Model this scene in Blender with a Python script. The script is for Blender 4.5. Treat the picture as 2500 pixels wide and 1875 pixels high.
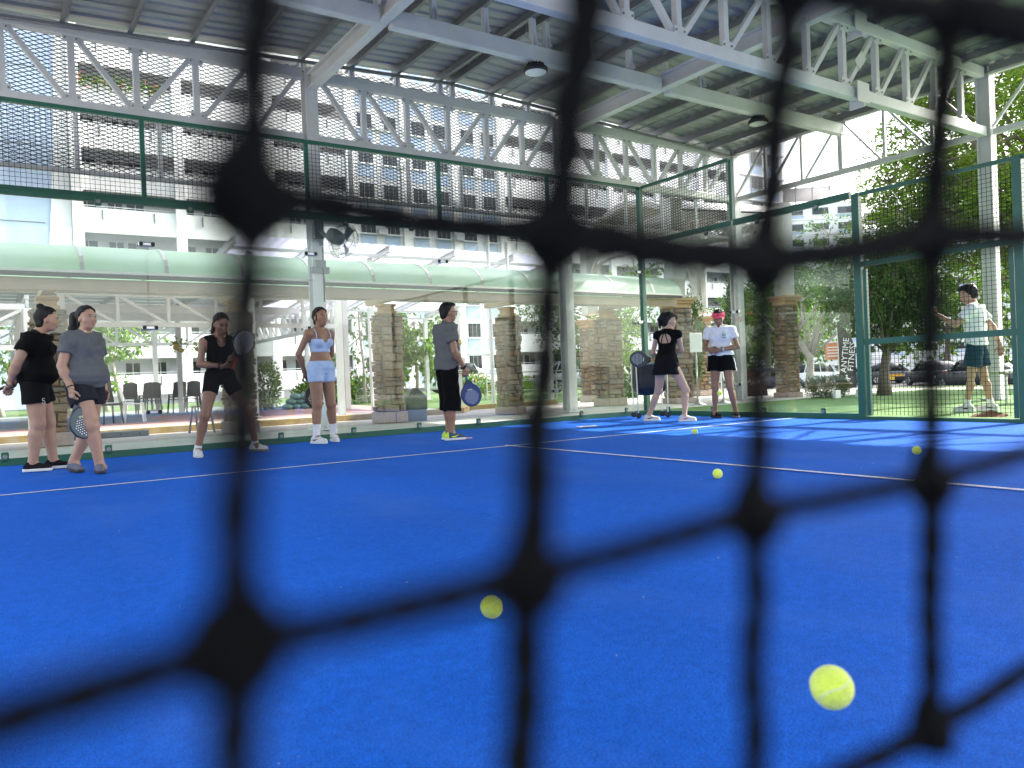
import bpy, math, random
import numpy as np
from mathutils import Vector, Matrix, Euler, noise as mnoise
for _o in list(bpy.data.objects): bpy.data.objects.remove(_o)
SC = bpy.context.scene
COL = SC.collection
R = math.radians

# ---------------------------------------------------------------- camera, sky, sun, exposure
cam_d = bpy.data.cameras.new('camera'); cam = bpy.data.objects.new('camera', cam_d); COL.objects.link(cam)
CP = Vector((0.2924, -0.09, 0.7266)); yaw, pitch, roll = 0.596766, -0.0068118, -0.0396275
_F = Vector((math.sin(yaw)*math.cos(pitch), math.cos(yaw)*math.cos(pitch), math.sin(pitch)))
_R = Vector((math.cos(yaw), -math.sin(yaw), 0)); _U = _R.cross(_F)
_R2 = math.cos(roll)*_R + math.sin(roll)*_U; _U2 = -math.sin(roll)*_R + math.cos(roll)*_U
cam.matrix_world = Matrix(((_R2.x,_U2.x,-_F.x,CP.x),(_R2.y,_U2.y,-_F.y,CP.y),(_R2.z,_U2.z,-_F.z,CP.z),(0,0,0,1)))
cam_d.sensor_width = 36; cam_d.lens = 27.58; cam_d.clip_start = 0.01; cam_d.clip_end = 2000
cam_d.dof.use_dof = True; cam_d.dof.focus_distance = 8.5; cam_d.dof.aperture_fstop = 4.5
SC.camera = cam
W = bpy.data.worlds.new('World'); SC.world = W; W.use_nodes = True
SUN_AZ = Vector((0.995, -0.10)); SUN_EL = R(34.0)
nt = W.node_tree; bg = nt.nodes['Background']
sky = nt.nodes.new('ShaderNodeTexSky'); sky.sky_type = 'NISHITA'; sky.sun_disc = False
sky.sun_elevation = SUN_EL; sky.sun_rotation = math.atan2(SUN_AZ.x, SUN_AZ.y)
sky.air_density = 1.2; sky.dust_density = 3.0; sky.ozone_density = 1.0
hs = nt.nodes.new('ShaderNodeHueSaturation'); hs.inputs['Saturation'].default_value = 0.45      # hazy, nearly white tropical sky
nt.links.new(sky.outputs[0], hs.inputs['Color']); nt.links.new(hs.outputs[0], bg.inputs[0]); bg.inputs[1].default_value = 0.15
sun_d = bpy.data.lights.new('sun', 'SUN'); sun = bpy.data.objects.new('sun', sun_d); COL.objects.link(sun)
sun_d.energy = 3.2; sun_d.angle = R(0.5); sun_d.color = (1.0, 0.95, 0.87)
_s = Vector((SUN_AZ.x*math.cos(SUN_EL), SUN_AZ.y*math.cos(SUN_EL), math.sin(SUN_EL)))
sun.rotation_euler = (-_s).to_track_quat('-Z', 'Y').to_euler(); sun.location = (30, 0, 25)
SC.view_settings.view_transform = 'Standard'; SC.view_settings.look = 'None'
SC.view_settings.exposure = 2.22; SC.view_settings.gamma = 1.0
SC.view_settings.use_curve_mapping = False
SC.render.engine = 'CYCLES'
SC.cycles.max_bounces = 8; SC.cycles.transparent_max_bounces = 24; SC.cycles.sample_clamp_indirect = 6
rnd = random.Random(7)
# ---------------------------------------------------------------- helpers
def S(r, g, b):
    f = lambda c: (c/255/12.92) if c/255 <= 0.04045 else ((c/255+0.055)/1.055)**2.4
    return (f(r), f(g), f(b))
MATS = {}
def mat(name, color, rough=0.6, metal=0.0, var=0.0, scale=8.0, bump=0.0, bscale=60.0, spec=0.5, dirt=None, dscale=1.5, damt=0.5, stretch=None, sheen=0.0, subs=0.0):
    """Principled material: base colour with noise variation, a stain layer and fine relief, in object space"""
    if name in MATS: return MATS[name]
    m = bpy.data.materials.new(name); m.use_nodes = True; t = m.node_tree; b = t.nodes['Principled BSDF']
    b.inputs['Base Color'].default_value = (*color, 1); b.inputs['Roughness'].default_value = rough
    b.inputs['Metallic'].default_value = metal; b.inputs['Specular IOR Level'].default_value = spec
    if sheen: b.inputs['Sheen Weight'].default_value = sheen
    if subs:
        b.inputs['Subsurface Weight'].default_value = subs; b.inputs['Subsurface Radius'].default_value = (0.02, 0.008, 0.004)
    tc = t.nodes.new('ShaderNodeTexCoord'); vec = tc.outputs['Object']
    if stretch:
        mp = t.nodes.new('ShaderNodeMapping'); mp.inputs['Scale'].default_value = stretch
        t.links.new(vec, mp.inputs['Vector']); vec = mp.outputs[0]
    out = None
    if var > 0:
        n = t.nodes.new('ShaderNodeTexNoise'); n.inputs['Scale'].default_value = scale; n.inputs['Detail'].default_value = 5
        t.links.new(vec, n.inputs['Vector'])
        r = t.nodes.new('ShaderNodeValToRGB'); t.links.new(n.outputs['Fac'], r.inputs[0])
        r.color_ramp.elements[0].position = 0.3; r.color_ramp.elements[1].position = 0.7
        r.color_ramp.elements[0].color = (*[c*(1-var) for c in color], 1); r.color_ramp.elements[1].color = (*[min(1, c*(1+var)) for c in color], 1)
        out = r.outputs[0]
    if dirt:
        n = t.nodes.new('ShaderNodeTexNoise'); n.inputs['Scale'].default_value = dscale; n.inputs['Detail'].default_value = 8; n.inputs['Roughness'].default_value = 0.65
        t.links.new(vec, n.inputs['Vector'])
        r = t.nodes.new('ShaderNodeValToRGB'); t.links.new(n.outputs['Fac'], r.inputs[0])
        r.color_ramp.elements[0].position = 0.48; r.color_ramp.elements[1].position = 0.75
        r.color_ramp.elements[0].color = (0, 0, 0, 1); r.color_ramp.elements[1].color = (damt, damt, damt, 1)
        mx = t.nodes.new('ShaderNodeMix'); mx.data_type = 'RGBA'; t.links.new(r.outputs[0], mx.inputs[0])
        if out: t.links.new(out, mx.inputs[6])
        else: mx.inputs[6].default_value = (*color, 1)
        mx.inputs[7].default_value = (*dirt, 1); out = mx.outputs[2]
    if out: t.links.new(out, b.inputs['Base Color'])
    if bump > 0:
        n = t.nodes.new('ShaderNodeTexNoise'); n.inputs['Scale'].default_value = bscale; n.inputs['Detail'].default_value = 4
        t.links.new(vec, n.inputs['Vector']); bp = t.nodes.new('ShaderNodeBump'); bp.inputs['Strength'].default_value = bump; bp.inputs['Distance'].default_value = 0.02
        t.links.new(n.outputs['Fac'], bp.inputs['Height']); t.links.new(bp.outputs[0], b.inputs['Normal'])
    MATS[name] = m; return m
def glass_mat(name, tint, ior=1.5, film=0.0):
    m = bpy.data.materials.new(name); m.use_nodes = True; t = m.node_tree; t.nodes.remove(t.nodes['Principled BSDF'])
    o = t.nodes['Material Output']; tr = t.nodes.new('ShaderNodeBsdfTransparent'); tr.inputs[0].default_value = (*tint, 1)
    gl = t.nodes.new('ShaderNodeBsdfGlossy'); gl.inputs['Roughness'].default_value = 0.01; gl.inputs[0].default_value = (0.9, 0.95, 0.93, 1)
    lw = t.nodes.new('ShaderNodeLayerWeight'); lw.inputs[0].default_value = 0.5
    pw = t.nodes.new('ShaderNodeMath'); pw.operation = 'POWER'; pw.inputs[1].default_value = 5.0; t.links.new(lw.outputs['Facing'], pw.inputs[0])
    fr = t.nodes.new('ShaderNodeMath'); fr.operation = 'MULTIPLY_ADD'; fr.inputs[1].default_value = 0.9; fr.inputs[2].default_value = 0.035; t.links.new(pw.outputs[0], fr.inputs[0])
    mx = t.nodes.new('ShaderNodeMixShader'); t.links.new(fr.outputs[0], mx.inputs[0]); t.links.new(tr.outputs[0], mx.inputs[1]); t.links.new(gl.outputs[0], mx.inputs[2])
    last = mx.outputs[0]
    if film:
        df = t.nodes.new('ShaderNodeBsdfDiffuse'); df.inputs[0].default_value = (0.75, 0.85, 0.8, 1)
        m2 = t.nodes.new('ShaderNodeMixShader'); m2.inputs[0].default_value = film; t.links.new(last, m2.inputs[1]); t.links.new(df.outputs[0], m2.inputs[2]); last = m2.outputs[0]
    t.links.new(last, o.inputs[0]); MATS[name] = m; return m
def translucent_mat(name, color, tl=0.6, gloss=0.15, rough=0.25, var=0.08, scale=2.0, dirt=None):
    m = bpy.data.materials.new(name); m.use_nodes = True; t = m.node_tree; t.nodes.remove(t.nodes['Principled BSDF'])
    o = t.nodes['Material Output']; d = t.nodes.new('ShaderNodeBsdfDiffuse'); tl_ = t.nodes.new('ShaderNodeBsdfTranslucent'); g = t.nodes.new('ShaderNodeBsdfGlossy'); g.inputs['Roughness'].default_value = rough
    tc = t.nodes.new('ShaderNodeTexCoord'); n = t.nodes.new('ShaderNodeTexNoise'); n.inputs['Scale'].default_value = scale; n.inputs['Detail'].default_value = 7
    t.links.new(tc.outputs['Object'], n.inputs['Vector']); r = t.nodes.new('ShaderNodeValToRGB'); t.links.new(n.outputs['Fac'], r.inputs[0])
    r.color_ramp.elements[0].position = 0.35; r.color_ramp.elements[1].position = 0.65
    r.color_ramp.elements[0].color = (*(dirt or [c*(1-var) for c in color]), 1); r.color_ramp.elements[1].color = (*color, 1)
    for s_ in (d, tl_): t.links.new(r.outputs[0], s_.inputs[0])
    m1 = t.nodes.new('ShaderNodeMixShader'); m1.inputs[0].default_value = tl; t.links.new(d.outputs[0], m1.inputs[1]); t.links.new(tl_.outputs[0], m1.inputs[2])
    m2 = t.nodes.new('ShaderNodeMixShader'); m2.inputs[0].default_value = gloss; t.links.new(m1.outputs[0], m2.inputs[1]); t.links.new(g.outputs[0], m2.inputs[2])
    t.links.new(m2.outputs[0], o.inputs[0]); MATS[name] = m; return m

def tag(o, label=None, cat=None, group=None, kind=None):
    if label: o['label'] = label
    if cat: o['category'] = cat
    if group: o['group'] = group
    if kind: o['kind'] = kind
    return o
def thing(name, label, cat, loc=(0,0,0), rz=0.0, group=None):
    o = bpy.data.objects.new(name, None); o.empty_display_size = 0.2; COL.objects.link(o)
    o.location = loc; o.rotation_euler = (0, 0, rz)
    return tag(o, label, cat, group)
def copy_tree(o, parent=None):
    c = o.copy(); COL.objects.link(c)
    if parent: c.parent = parent
    for ch in list(o.children): copy_tree(ch, c)
    return c
def _root_inv(o):
    while o.parent: o = o.parent
    return (Matrix.Translation(o.location) @ o.rotation_euler.to_matrix().to_4x4()).inverted()
def link_mesh(name, me, m, parent=None, smooth=False):
    if m and not me.materials: me.materials.append(m)
    if smooth: me.polygons.foreach_set('use_smooth', [True]*len(me.polygons))
    o = bpy.data.objects.new(name, me); COL.objects.link(o)
    if parent: o.parent = parent
    return o
class MB:
    """collects shapes in world (or the thing's local) coordinates and links them as one mesh object"""
    def __init__(s): s.v = []; s.f = []
    def raw(s, vs, fs):
        n = len(s.v); s.v += [tuple(p) for p in vs]; s.f += [tuple(i+n for i in f) for f in fs]; return s
    def box(s, c, d, rz=0.0, rot=None, taper=1.0):
        M = rot if rot is not None else Matrix.Rotation(rz, 3, 'Z')
        vs = []
        for z in (-1, 1):
            k = taper if z > 0 else 1.0
            for x, y in ((-1,-1),(1,-1),(1,1),(-1,1)): vs.append(Vector(c) + M @ Vector((x*d[0]/2*k, y*d[1]/2*k, z*d[2]/2)))
        return s.raw(vs, [(3,2,1,0),(4,5,6,7),(0,1,5,4),(1,2,6,5),(2,3,7,6),(3,0,4,7)])
    def beam(s, p0, p1, w, h, up=(0,0,1)):
        p0 = Vector(p0); p1 = Vector(p1); a = (p1-p0).normalized(); u = Vector(up)
        if abs(a.dot(u)) > 0.98: u = Vector((0,1,0))
        r = a.cross(u).normalized(); u = r.cross(a)
        vs = [p + r*(x*w/2) + u*(y*h/2) for p in (p0, p1) for x, y in ((-1,-1),(1,-1),(1,1),(-1,1))]
        return s.raw(vs, [(0,1,2,3),(7,6,5,4),(4,5,1,0),(5,6,2,1),(6,7,3,2),(7,4,0,3)])
    def ibeam(s, p0, p1, w, h, t=0.014, up=(0,0,1)):
        p0 = Vector(p0); p1 = Vector(p1); a = (p1-p0).normalized(); u = Vector(up)
        if abs(a.dot(u)) > 0.98: u = Vector((0,1,0))
        r = a.cross(u).normalized(); u = r.cross(a)
        s.beam(p0+u*(h/2-t/2), p1+u*(h/2-t/2), w, t, up=u); s.beam(p0-u*(h/2-t/2), p1-u*(h/2-t/2), w, t, up=u)
        return s.beam(p0, p1, t, h-2*t-0.002, up=u)
    def tube(s, pts, r, n=8, cap=True, closed=False):
        pts = [Vector(p) for p in pts]; m = len(pts); rs = r if isinstance(r, (list, tuple)) else [r]*m
        u = None; vs = []
        for i, p in enumerate(pts):
            q = pts[min(i+1, m-1)] if not closed else pts[(i+1) % m]; o = pts[max(i-1, 0)] if not closed else pts[i-1]
            a = (q-o).normalized()
            if u is None:
                u = a.orthogonal().normalized()
            u = (u - a*u.dot(a)).normalized(); w = a.cross(u)
            for k in range(n):
                t = 2*math.pi*k/n; vs.append(p + (u*math.cos(t)+w*math.sin(t))*rs[i])
        fs = []
        for i in range(m if closed else m-1):
            j = (i+1) % m
            for k in range(n): fs.append((i*n+k, i*n+(k+1) % n, j*n+(k+1) % n, j*n+k))
        if cap and not closed: fs += [tuple(range(n-1, -1, -1)), tuple((m-1)*n+k for k in range(n))]
        return s.raw(vs, fs)
    def lathe(s, c, prof, n=16, rot=None):
        M = rot if rot is not None else Matrix.Identity(3); vs = []
        for r, z in prof:
            for k in range(n):
                t = 2*math.pi*k/n; vs.append(Vector(c) + M @ Vector((r*math.cos(t), r*math.sin(t), z)))
        m = len(prof); fs = [(i*n+k, i*n+(k+1) % n, (i+1)*n+(k+1) % n, (i+1)*n+k) for i in range(m-1) for k in range(n)]
        fs += [tuple(range(n-1, -1, -1)), tuple((m-1)*n+k for k in range(n))]
        return s.raw(vs, fs)
    def ell(s, c, r, rot=None, n=12, m=8):
        prof = [(math.sin(math.pi*i/m), -math.cos(math.pi*i/m)) for i in range(m+1)]
        M = rot if rot is not None else Matrix.Identity(3); vs = []
        for q, z in prof:
            q = max(q, 1e-3)
            for k in range(n):
                t = 2*math.pi*k/n; vs.append(Vector(c) + M @ Vector((q*math.cos(t)*r[0], q*math.sin(t)*r[1], z*r[2])))
        fs = [(i*n+k, i*n+(k+1) % n, (i+1)*n+(k+1) % n, (i+1)*n+k) for i in range(m) for k in range(n)]
        return s.raw(vs, fs)
    def prism(s, poly, vec):
        n = len(poly); a = [Vector(p) for p in poly]; v = Vector(vec); vs = a + [p+v for p in a]
        return s.raw(vs, [tuple(range(n-1, -1, -1)), tuple(range(n, 2*n))] + [(i, (i+1) % n, n+(i+1) % n, n+i) for i in range(n)])
    def build(s, name, m, parent=None, smooth=False, local=False, base=False):
        me = bpy.data.meshes.new(name); vs = s.v
        o_loc = Vector((0,0,0))
        if parent is not None and not local:
            I = _root_inv(parent); vs = [I @ Vector(p) for p in vs]
        elif parent is None and not local:
            xs = [p[0] for p in vs]; ys = [p[1] for p in vs]; zs = [p[2] for p in vs]
            o_loc = Vector(((min(xs)+max(xs))/2, (min(ys)+max(ys))/2, min(zs))); vs = [Vector(p)-o_loc for p in vs]
        me.from_pydata([tuple(p) for p in vs], [], s.f); me.update()
        o = link_mesh(name, me, m, parent, smooth); o.location = o_loc
        return o
def bevel(o, w=0.01, seg=2):
    b = o.modifiers.new('bevel', 'BEVEL'); b.width = w; b.segments = seg; b.limit_method = 'ANGLE'; b.angle_limit = R(40)
    return o
def np_mesh(name, V, F, m, parent=None, smooth=False, kind=None):
    """V (n,3), F (m,k) arrays in world coordinates"""
    me = bpy.data.meshes.new(name); V = np.asarray(V, np.float32); F = np.asarray(F, np.int32); k = F.shape[1]
    if parent is not None:
        I = np.array(_root_inv(parent), np.float32); V = V @ I[:3,:3].T + I[:3,3]
    me.vertices.add(len(V)); me.vertices.foreach_set('co', V.ravel())
    me.loops.add(F.size); me.loops.foreach_set('vertex_index', F.ravel())
    me.polygons.add(len(F)); me.polygons.foreach_set('loop_start', np.arange(0, F.size, k, dtype=np.int32))
    me.polygons.foreach_set('loop_total', np.full(len(F), k, np.int32)) if bpy.app.version < (4, 0, 0) else None
    if smooth: me.polygons.foreach_set('use_smooth', np.ones(len(F), bool))
    me.update(calc_edges=True); me.validate()
    o = link_mesh(name, me, m, parent)
    if kind: o['kind'] = kind
    return o

def text_obj(txt, m, parent, size, M, name='lettering', ext=0.001, align='CENTER', spacing=1.0):
    """flat lettering turned into a mesh; M places it (local +x reading direction, +z out of the face)"""
    cu = bpy.data.curves.new('t', 'FONT'); cu.body = txt; cu.size = size; cu.extrude = ext; cu.align_x = align; cu.align_y = 'CENTER'; cu.space_character = spacing
    cu.resolution_u = 2
    to = bpy.data.objects.new('t', cu); COL.objects.link(to); dg = bpy.context.evaluated_depsgraph_get()
    me = bpy.data.meshes.new_from_object(to.evaluated_get(dg)); bpy.data.objects.remove(to); bpy.data.curves.remove(cu)
    me.transform((_root_inv(parent) if parent else Matrix.Identity(4)) @ M); me.materials.clear()
    return link_mesh(name, me, m, parent)

# ---------------------------------------------------------------- implicit surfaces (bodies, clothing)
def rc(P, a, b, r1, r2):
    a = np.asarray(a, np.float32); b = np.asarray(b, np.float32); ba = b-a; pa = P-a
    h = np.clip(pa @ ba/max(float(ba@ba), 1e-9), 0, 1)
    return np.linalg.norm(pa-h[:,None]*ba, axis=1)-(r1+(r2-r1)*h)
def el(P, c, r, M=None):
    q = P-np.asarray(c, np.float32)
    if M is not None: q = q @ np.asarray(M, np.float32)
    r = np.asarray(r, np.float32); k0 = np.linalg.norm(q/r, axis=1); k1 = np.linalg.norm(q/(r*r), axis=1)+1e-6
    return k0*(k0-1)/k1
def smin(a, b, k=0.03):
    h = np.clip(0.5+0.5*(b-a)/k, 0, 1); return b+(a-b)*h-k*h*(1-h)
def smax(a, b, k=0.01): return -smin(-a, -b, k)
def surf(f, lo, hi, h):
    """sparse surface nets of the implicit function f inside the box lo..hi"""
    lo = np.asarray(lo, np.float32)-2*h; hi = np.asarray(hi, np.float32)+2*h; B = 4
    n = (np.ceil((hi-lo)/(h*B)).astype(int))
    cc = [lo[i]+(np.arange(n[i])+0.5)*h*B-0.5*h for i in range(3)]
    G = np.stack(np.meshgrid(*cc, indexing='ij'), -1).reshape(-1, 3).astype(np.float32)
    D = f(G).reshape(n)
    act = np.abs(D) < h*B*1.9
    V = np.repeat(np.repeat(np.repeat(D, B, 0), B, 1), B, 2).astype(np.float32)
    A = np.repeat(np.repeat(np.repeat(act, B, 0), B, 1), B, 2)
    ii = np.argwhere(A); P = lo+ii*np.float32(h); V[A] = f(P.astype(np.float32))
    s = V < 0
    c = s[:-1,:-1,:-1].astype(np.int8)
    offs = [(i,j,k) for i in (0,1) for j in (0,1) for k in (0,1)]
    sh = np.array(V.shape)-1; cnt = np.zeros(sh, np.int8)
    for i,j,k in offs: cnt += s[i:i+sh[0], j:j+sh[1], k:k+sh[2]]
    cells = np.argwhere((cnt > 0) & (cnt < 8))
    idx = -np.ones(sh, np.int32); idx[tuple(cells.T)] = np.arange(len(cells))
    acc = np.zeros((len(cells), 3), np.float32); num = np.zeros(len(cells), np.float32)
    val = {o: V[cells[:,0]+o[0], cells[:,1]+o[1], cells[:,2]+o[2]] for o in offs}
    for ax in range(3):
        for o in offs:
            if o[ax]: continue
            q = list(o); q[ax] = 1; a = val[o]; b = val[tuple(q)]; m = (a < 0) != (b < 0)
            t = np.where(m, a/np.where(m, a-b, 1), 0); p = np.tile(np.array(o, np.float32), (len(a), 1)); p[:,ax] += t
            acc[m] += p[m]; num[m] += 1
    vert = lo+(cells+acc/num[:,None])*h
    F = []
    for ax in range(3):
        u, w = (ax+1) % 3, (ax+2) % 3
        a = np.moveaxis(s, ax, 0); e = np.argwhere(np.moveaxis(a[:-1] != a[1:], 0, ax))
        e = e[(e[:,u] > 0) & (e[:,w] > 0) & (e[:,u] < sh[u]) & (e[:,w] < sh[w])]
        ins = s[tuple(e.T)]
        def cell(du, dw):
            q = e.copy(); q[:,u] -= du; q[:,w] -= dw; return idx[tuple(q.T)]
        q = np.stack([cell(0,0), cell(1,0), cell(1,1), cell(0,1)], 1)
        q[~ins] = q[~ins][:, ::-1]
        F.append(q)
    return vert, np.concatenate(F)
# ---------------------------------------------------------------- materials of the setting
M_WHITE = mat('white_paint', (0.63, 0.63, 0.625), 0.45, var=0.05, scale=3, dirt=(0.5, 0.48, 0.44), dscale=2.2, damt=0.35)
M_GREEN = mat('green_powder_coat', (0.012, 0.105, 0.062), 0.4, var=0.1, scale=5)
M_WIRE = mat('green_wire', (0.006, 0.02, 0.016), 0.9, spec=0.1)
M_STRAND = mat('galvanised_grey_mesh', (0.09, 0.09, 0.092), 0.6)
M_ROOF = mat('bare_metal_sheet', (0.40, 0.405, 0.40), 0.5, 0.15, var=0.16, scale=1.3, stretch=(0.5, 3, 1), dirt=(0.3, 0.34, 0.32), dscale=0.9, damt=0.5)
M_PURLIN = mat('galvanised_steel', (0.26, 0.26, 0.265), 0.45, 0.4, var=0.12, scale=4, stretch=(3, 0.4, 3))
M_BLACK = mat('black_plastic', (0.012, 0.012, 0.013), 0.5)
M_STEEL = mat('stainless_steel', (0.6, 0.6, 0.6), 0.28, 0.95, var=0.05)
M_GLASS = glass_mat('toughened_glass', (0.955, 0.985, 0.97))
M_RUBBER = mat('black_rubber', (0.018, 0.018, 0.019), 0.8)
M_CONC = mat('concrete', (0.42, 0.40, 0.37), 0.85, var=0.1, scale=3, bump=0.25, bscale=40, dirt=(0.26, 0.24, 0.21), dscale=0.8, damt=0.6)
M_APRON = mat('pale_concrete_apron', (0.52, 0.50, 0.46), 0.8, var=0.09, scale=5, bump=0.2, bscale=50, dirt=(0.33, 0.31, 0.28), dscale=1.1, damt=0.55)
M_PATH = mat('pinkish_path', (0.40, 0.34, 0.32), 0.85, var=0.1, scale=2.5, bump=0.3, bscale=60, dirt=(0.29, 0.27, 0.26), dscale=0.5, damt=0.6)
M_RED = mat('red_plaza_coating', (0.34, 0.20, 0.18), 0.8, var=0.12, scale=1.5, dirt=(0.36, 0.24, 0.22), dscale=0.5, damt=0.6)
M_GREY = mat('grey_plaza_coating', (0.2, 0.225, 0.235), 0.8, var=0.1, scale=1.5, dirt=(0.3, 0.3, 0.29), dscale=0.5, damt=0.6)
M_YELLOW = mat('worn_yellow_kerb_paint', (0.36, 0.25, 0.10), 0.8, var=0.2, scale=6, dirt=(0.33, 0.29, 0.24), dscale=3, damt=0.9)
M_ASPH = mat('asphalt', (0.055, 0.055, 0.058), 0.9, var=0.2, scale=2, bump=0.3, bscale=80)
M_GRASS = mat('grass_verge', (0.06, 0.115, 0.022), 0.9, var=0.45, scale=5, bump=0.8, bscale=30)
M_TURF = mat('green_turf', (0.11, 0.235, 0.055), 0.9, var=0.3, scale=90, bump=0.9, bscale=150, dirt=(0.13, 0.22, 0.08), dscale=0.7, damt=0.6)
M_LINE = mat('white_court_line', (0.72, 0.74, 0.78), 0.8, var=0.15, scale=60, bump=0.5, bscale=150)

# blue court pile: fibre-scale noise in colour and relief plus broad brushed patches
M_COURT = bpy.data.materials.new('blue_court_pile'); M_COURT.use_nodes = True
_t = M_COURT.node_tree; _b = _t.nodes['Principled BSDF']; _b.inputs['Roughness'].default_value = 0.85; _b.inputs['Specular IOR Level'].default_value = 0.12
_tc = _t.nodes.new('ShaderNodeTexCoord')
def _noise(sc, det=3, st=None):
    n = _t.nodes.new('ShaderNodeTexNoise'); n.inputs['Scale'].default_value = sc; n.inputs['Detail'].default_value = det
    v = _tc.outputs['Object']
    if st:
        mp = _t.nodes.new('ShaderNodeMapping'); mp.inputs['Scale'].default_value = st; _t.links.new(v, mp.inputs[0]); v = mp.outputs[0]
    _t.links.new(v, n.inputs['Vector']); return n.outputs['Fac']
def _ramp(fac, p0, p1, c0, c1):
    r = _t.nodes.new('ShaderNodeValToRGB'); _t.links.new(fac, r.inputs[0]); r.color_ramp.elements[0].position = p0; r.color_ramp.elements[1].position = p1
    r.color_ramp.elements[0].color = (*c0, 1); r.color_ramp.elements[1].color = (*c1, 1); return r.outputs[0]
_fine = _ramp(_noise(240, 3), 0.38, 0.64, (0.003, 0.075, 0.42), (0.010, 0.17, 0.80))
_br = _ramp(_noise(0.9, 6, (1, 0.35, 1)), 0.3, 0.7, (0.86,)*3, (1.08,)*3)
_m = _t.nodes.new('ShaderNodeMix'); _m.data_type = 'RGBA'; _m.blend_type = 'MULTIPLY'; _m.inputs[0].default_value = 1
_t.links.new(_fine, _m.inputs[6]); _t.links.new(_br, _m.inputs[7])
_m2 = _t.nodes.new('ShaderNodeMix'); _m2.data_type = 'RGBA'; _m2.blend_type = 'MULTIPLY'; _m2.inputs[0].default_value = 1
_t.links.new(_m.outputs[2], _m2.inputs[6]); _t.links.new(_ramp(_noise(34, 5), 0.3, 0.7, (0.88,)*3, (1.08,)*3), _m2.inputs[7])
_m3 = _t.nodes.new('ShaderNodeMix'); _m3.data_type = 'RGBA'; _m3.inputs[7].default_value = (0.09, 0.20, 0.58, 1)      # pale sand worked into the pile in drifts
_t.links.new(_ramp(_noise(1.6, 8, (1, 0.5, 1)), 0.50, 0.85, (0,)*3, (0.38,)*3), _m3.inputs[0]); _t.links.new(_m2.outputs[2], _m3.inputs[6])
_t.links.new(_m3.outputs[2], _b.inputs['Base Color'])
_bp = _t.nodes.new('ShaderNodeBump'); _bp.inputs['Strength'].default_value = 0.9; _bp.inputs['Distance'].default_value = 0.006
_t.links.new(_noise(200, 3), _bp.inputs['Height']); _t.links.new(_bp.outputs[0], _b.inputs['Normal'])

# ---------------------------------------------------------------- ground sheets
def sheet(name, poly, z, m, th=0.0):
    b = MB(); n = len(poly)
    if th: b.prism([(x, y, z-th) for x, y in poly], (0, 0, th))
    else: b.raw([(x, y, z) for x, y in poly], [tuple(range(n))])
    return tag(b.build(name, m), kind='structure')
def rect(x0, y0, x1, y1): return [(x0,y0),(x1,y0),(x1,y1),(x0,y1)]
sheet('car_park', rect(-600, -500, 700, 700), -0.72, M_ASPH)
sheet('ground', [(-90,-40),(23.0,-40),(23.0,15.0),(26,24),(42,50),(80,56),(80,100),(-90,100)], -0.02, M_CONC, 0.75)
sheet('verge', [(23.02,-40),(25.5,-40),(25.5,14.6),(23.02,15.0)], -0.04, M_GRASS, 0.7)
sheet('court', rect(0, -10, 10, 10), 0.0, M_COURT, 0.012)
sheet('artificial_turf', rect(10.09, -12, 21.5, 11.2), -0.004, M_TURF, 0.02)
sheet('apron', rect(-14, 10.09, 10.08, 12.95), -0.006, M_APRON, 0.10)
sheet('apron', [(10.085, 11.21), (21.5, 11.21), (21.5, 17.8), (13.2, 17.8), (13.2, 14.4), (10.085, 12.95)], -0.006, M_APRON, 0.10)
sheet('path', [(-60, 12.96), (9.6, 12.96), (13.15, 14.5), (13.15, 16.6), (10.4, 16.6), (9.4, 15.2), (-60, 14.8)], -0.008, M_PATH, 0.05)
kerb = MB(); kerb.prism([(-60, 14.82, -0.02), (9.35, 15.22, -0.02), (10.35, 16.62, -0.02), (13.1, 16.62, -0.02), (13.1, 16.95, -0.02), (10.2, 16.95, -0.02), (9.2, 15.5, -0.02), (-60, 15.08, -0.02)], (0, 0, 0.125))
tag(kerb.build('kerb', M_YELLOW), kind='structure')
sheet('plaza', [(-60, 15.1), (9.18, 15.52), (9.7, 17.4), (-60, 17.4)], 0.06, M_APRON, 0.07)
sheet('plaza', [(-60, 17.42), (9.72, 17.42), (10.6, 24), (4, 24), (4, 20), (-60, 20)], 0.058, M_RED, 0.07)
sheet('plaza', [(-60, 20.02), (3.98, 20.02), (3.98, 24.02), (10.6, 24.02), (12.4, 33), (-60, 33)], 0.056, M_GREY, 0.07)
sheet('lawn', [(9.72, 17.0), (13.1, 16.97), (30, 26), (60, 50), (-60, 50), (-60, 33.02), (12.42, 33.02)], 0.05, M_GRASS, 0.07)
# court markings
def stripe(p0, p1, w, z=0.0045):
    a = Vector((*p0, 0)); b = Vector((*p1, 0)); d = (b-a).normalized(); n = Vector((-d.y, d.x, 0))*w/2
    return [(a-n).xy, (b-n).xy, (b+n).xy, (a+n).xy]
sheet('service_line', stripe((0.0, 6.95), (10.0, 6.95), 0.05), 0.0045, M_LINE)
sheet('centre_line', stripe((5, -6.9), (5, 7.02), 0.05), 0.0085, M_LINE)
# white sand crumbs lying in the pile
_v = []; _f = []
for i in range(120):
    x = rnd.uniform(0.2, 9.6); y = 0.6+abs(rnd.gauss(0, 3.0)); s_ = rnd.uniform(0.0007, 0.0022)
    if y > 9.6: continue
    n = len(_v); _v += [(x-s_, y-s_*.6, .001), (x+s_, y-s_, .001), (x+s_*.8, y+s_, .001), (x-s_, y+s_*.8, .001), (x, y, .001+1.6*s_)]
    _f += [(n, n+1, n+4), (n+1, n+2, n+4), (n+2, n+3, n+4), (n+3, n, n+4)]
_c = MB(); _c.raw(_v, _f); tag(_c.build('sand_grains', mat('white_sand', (0.6, 0.62, 0.62), 0.8)), kind='stuff')

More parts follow.
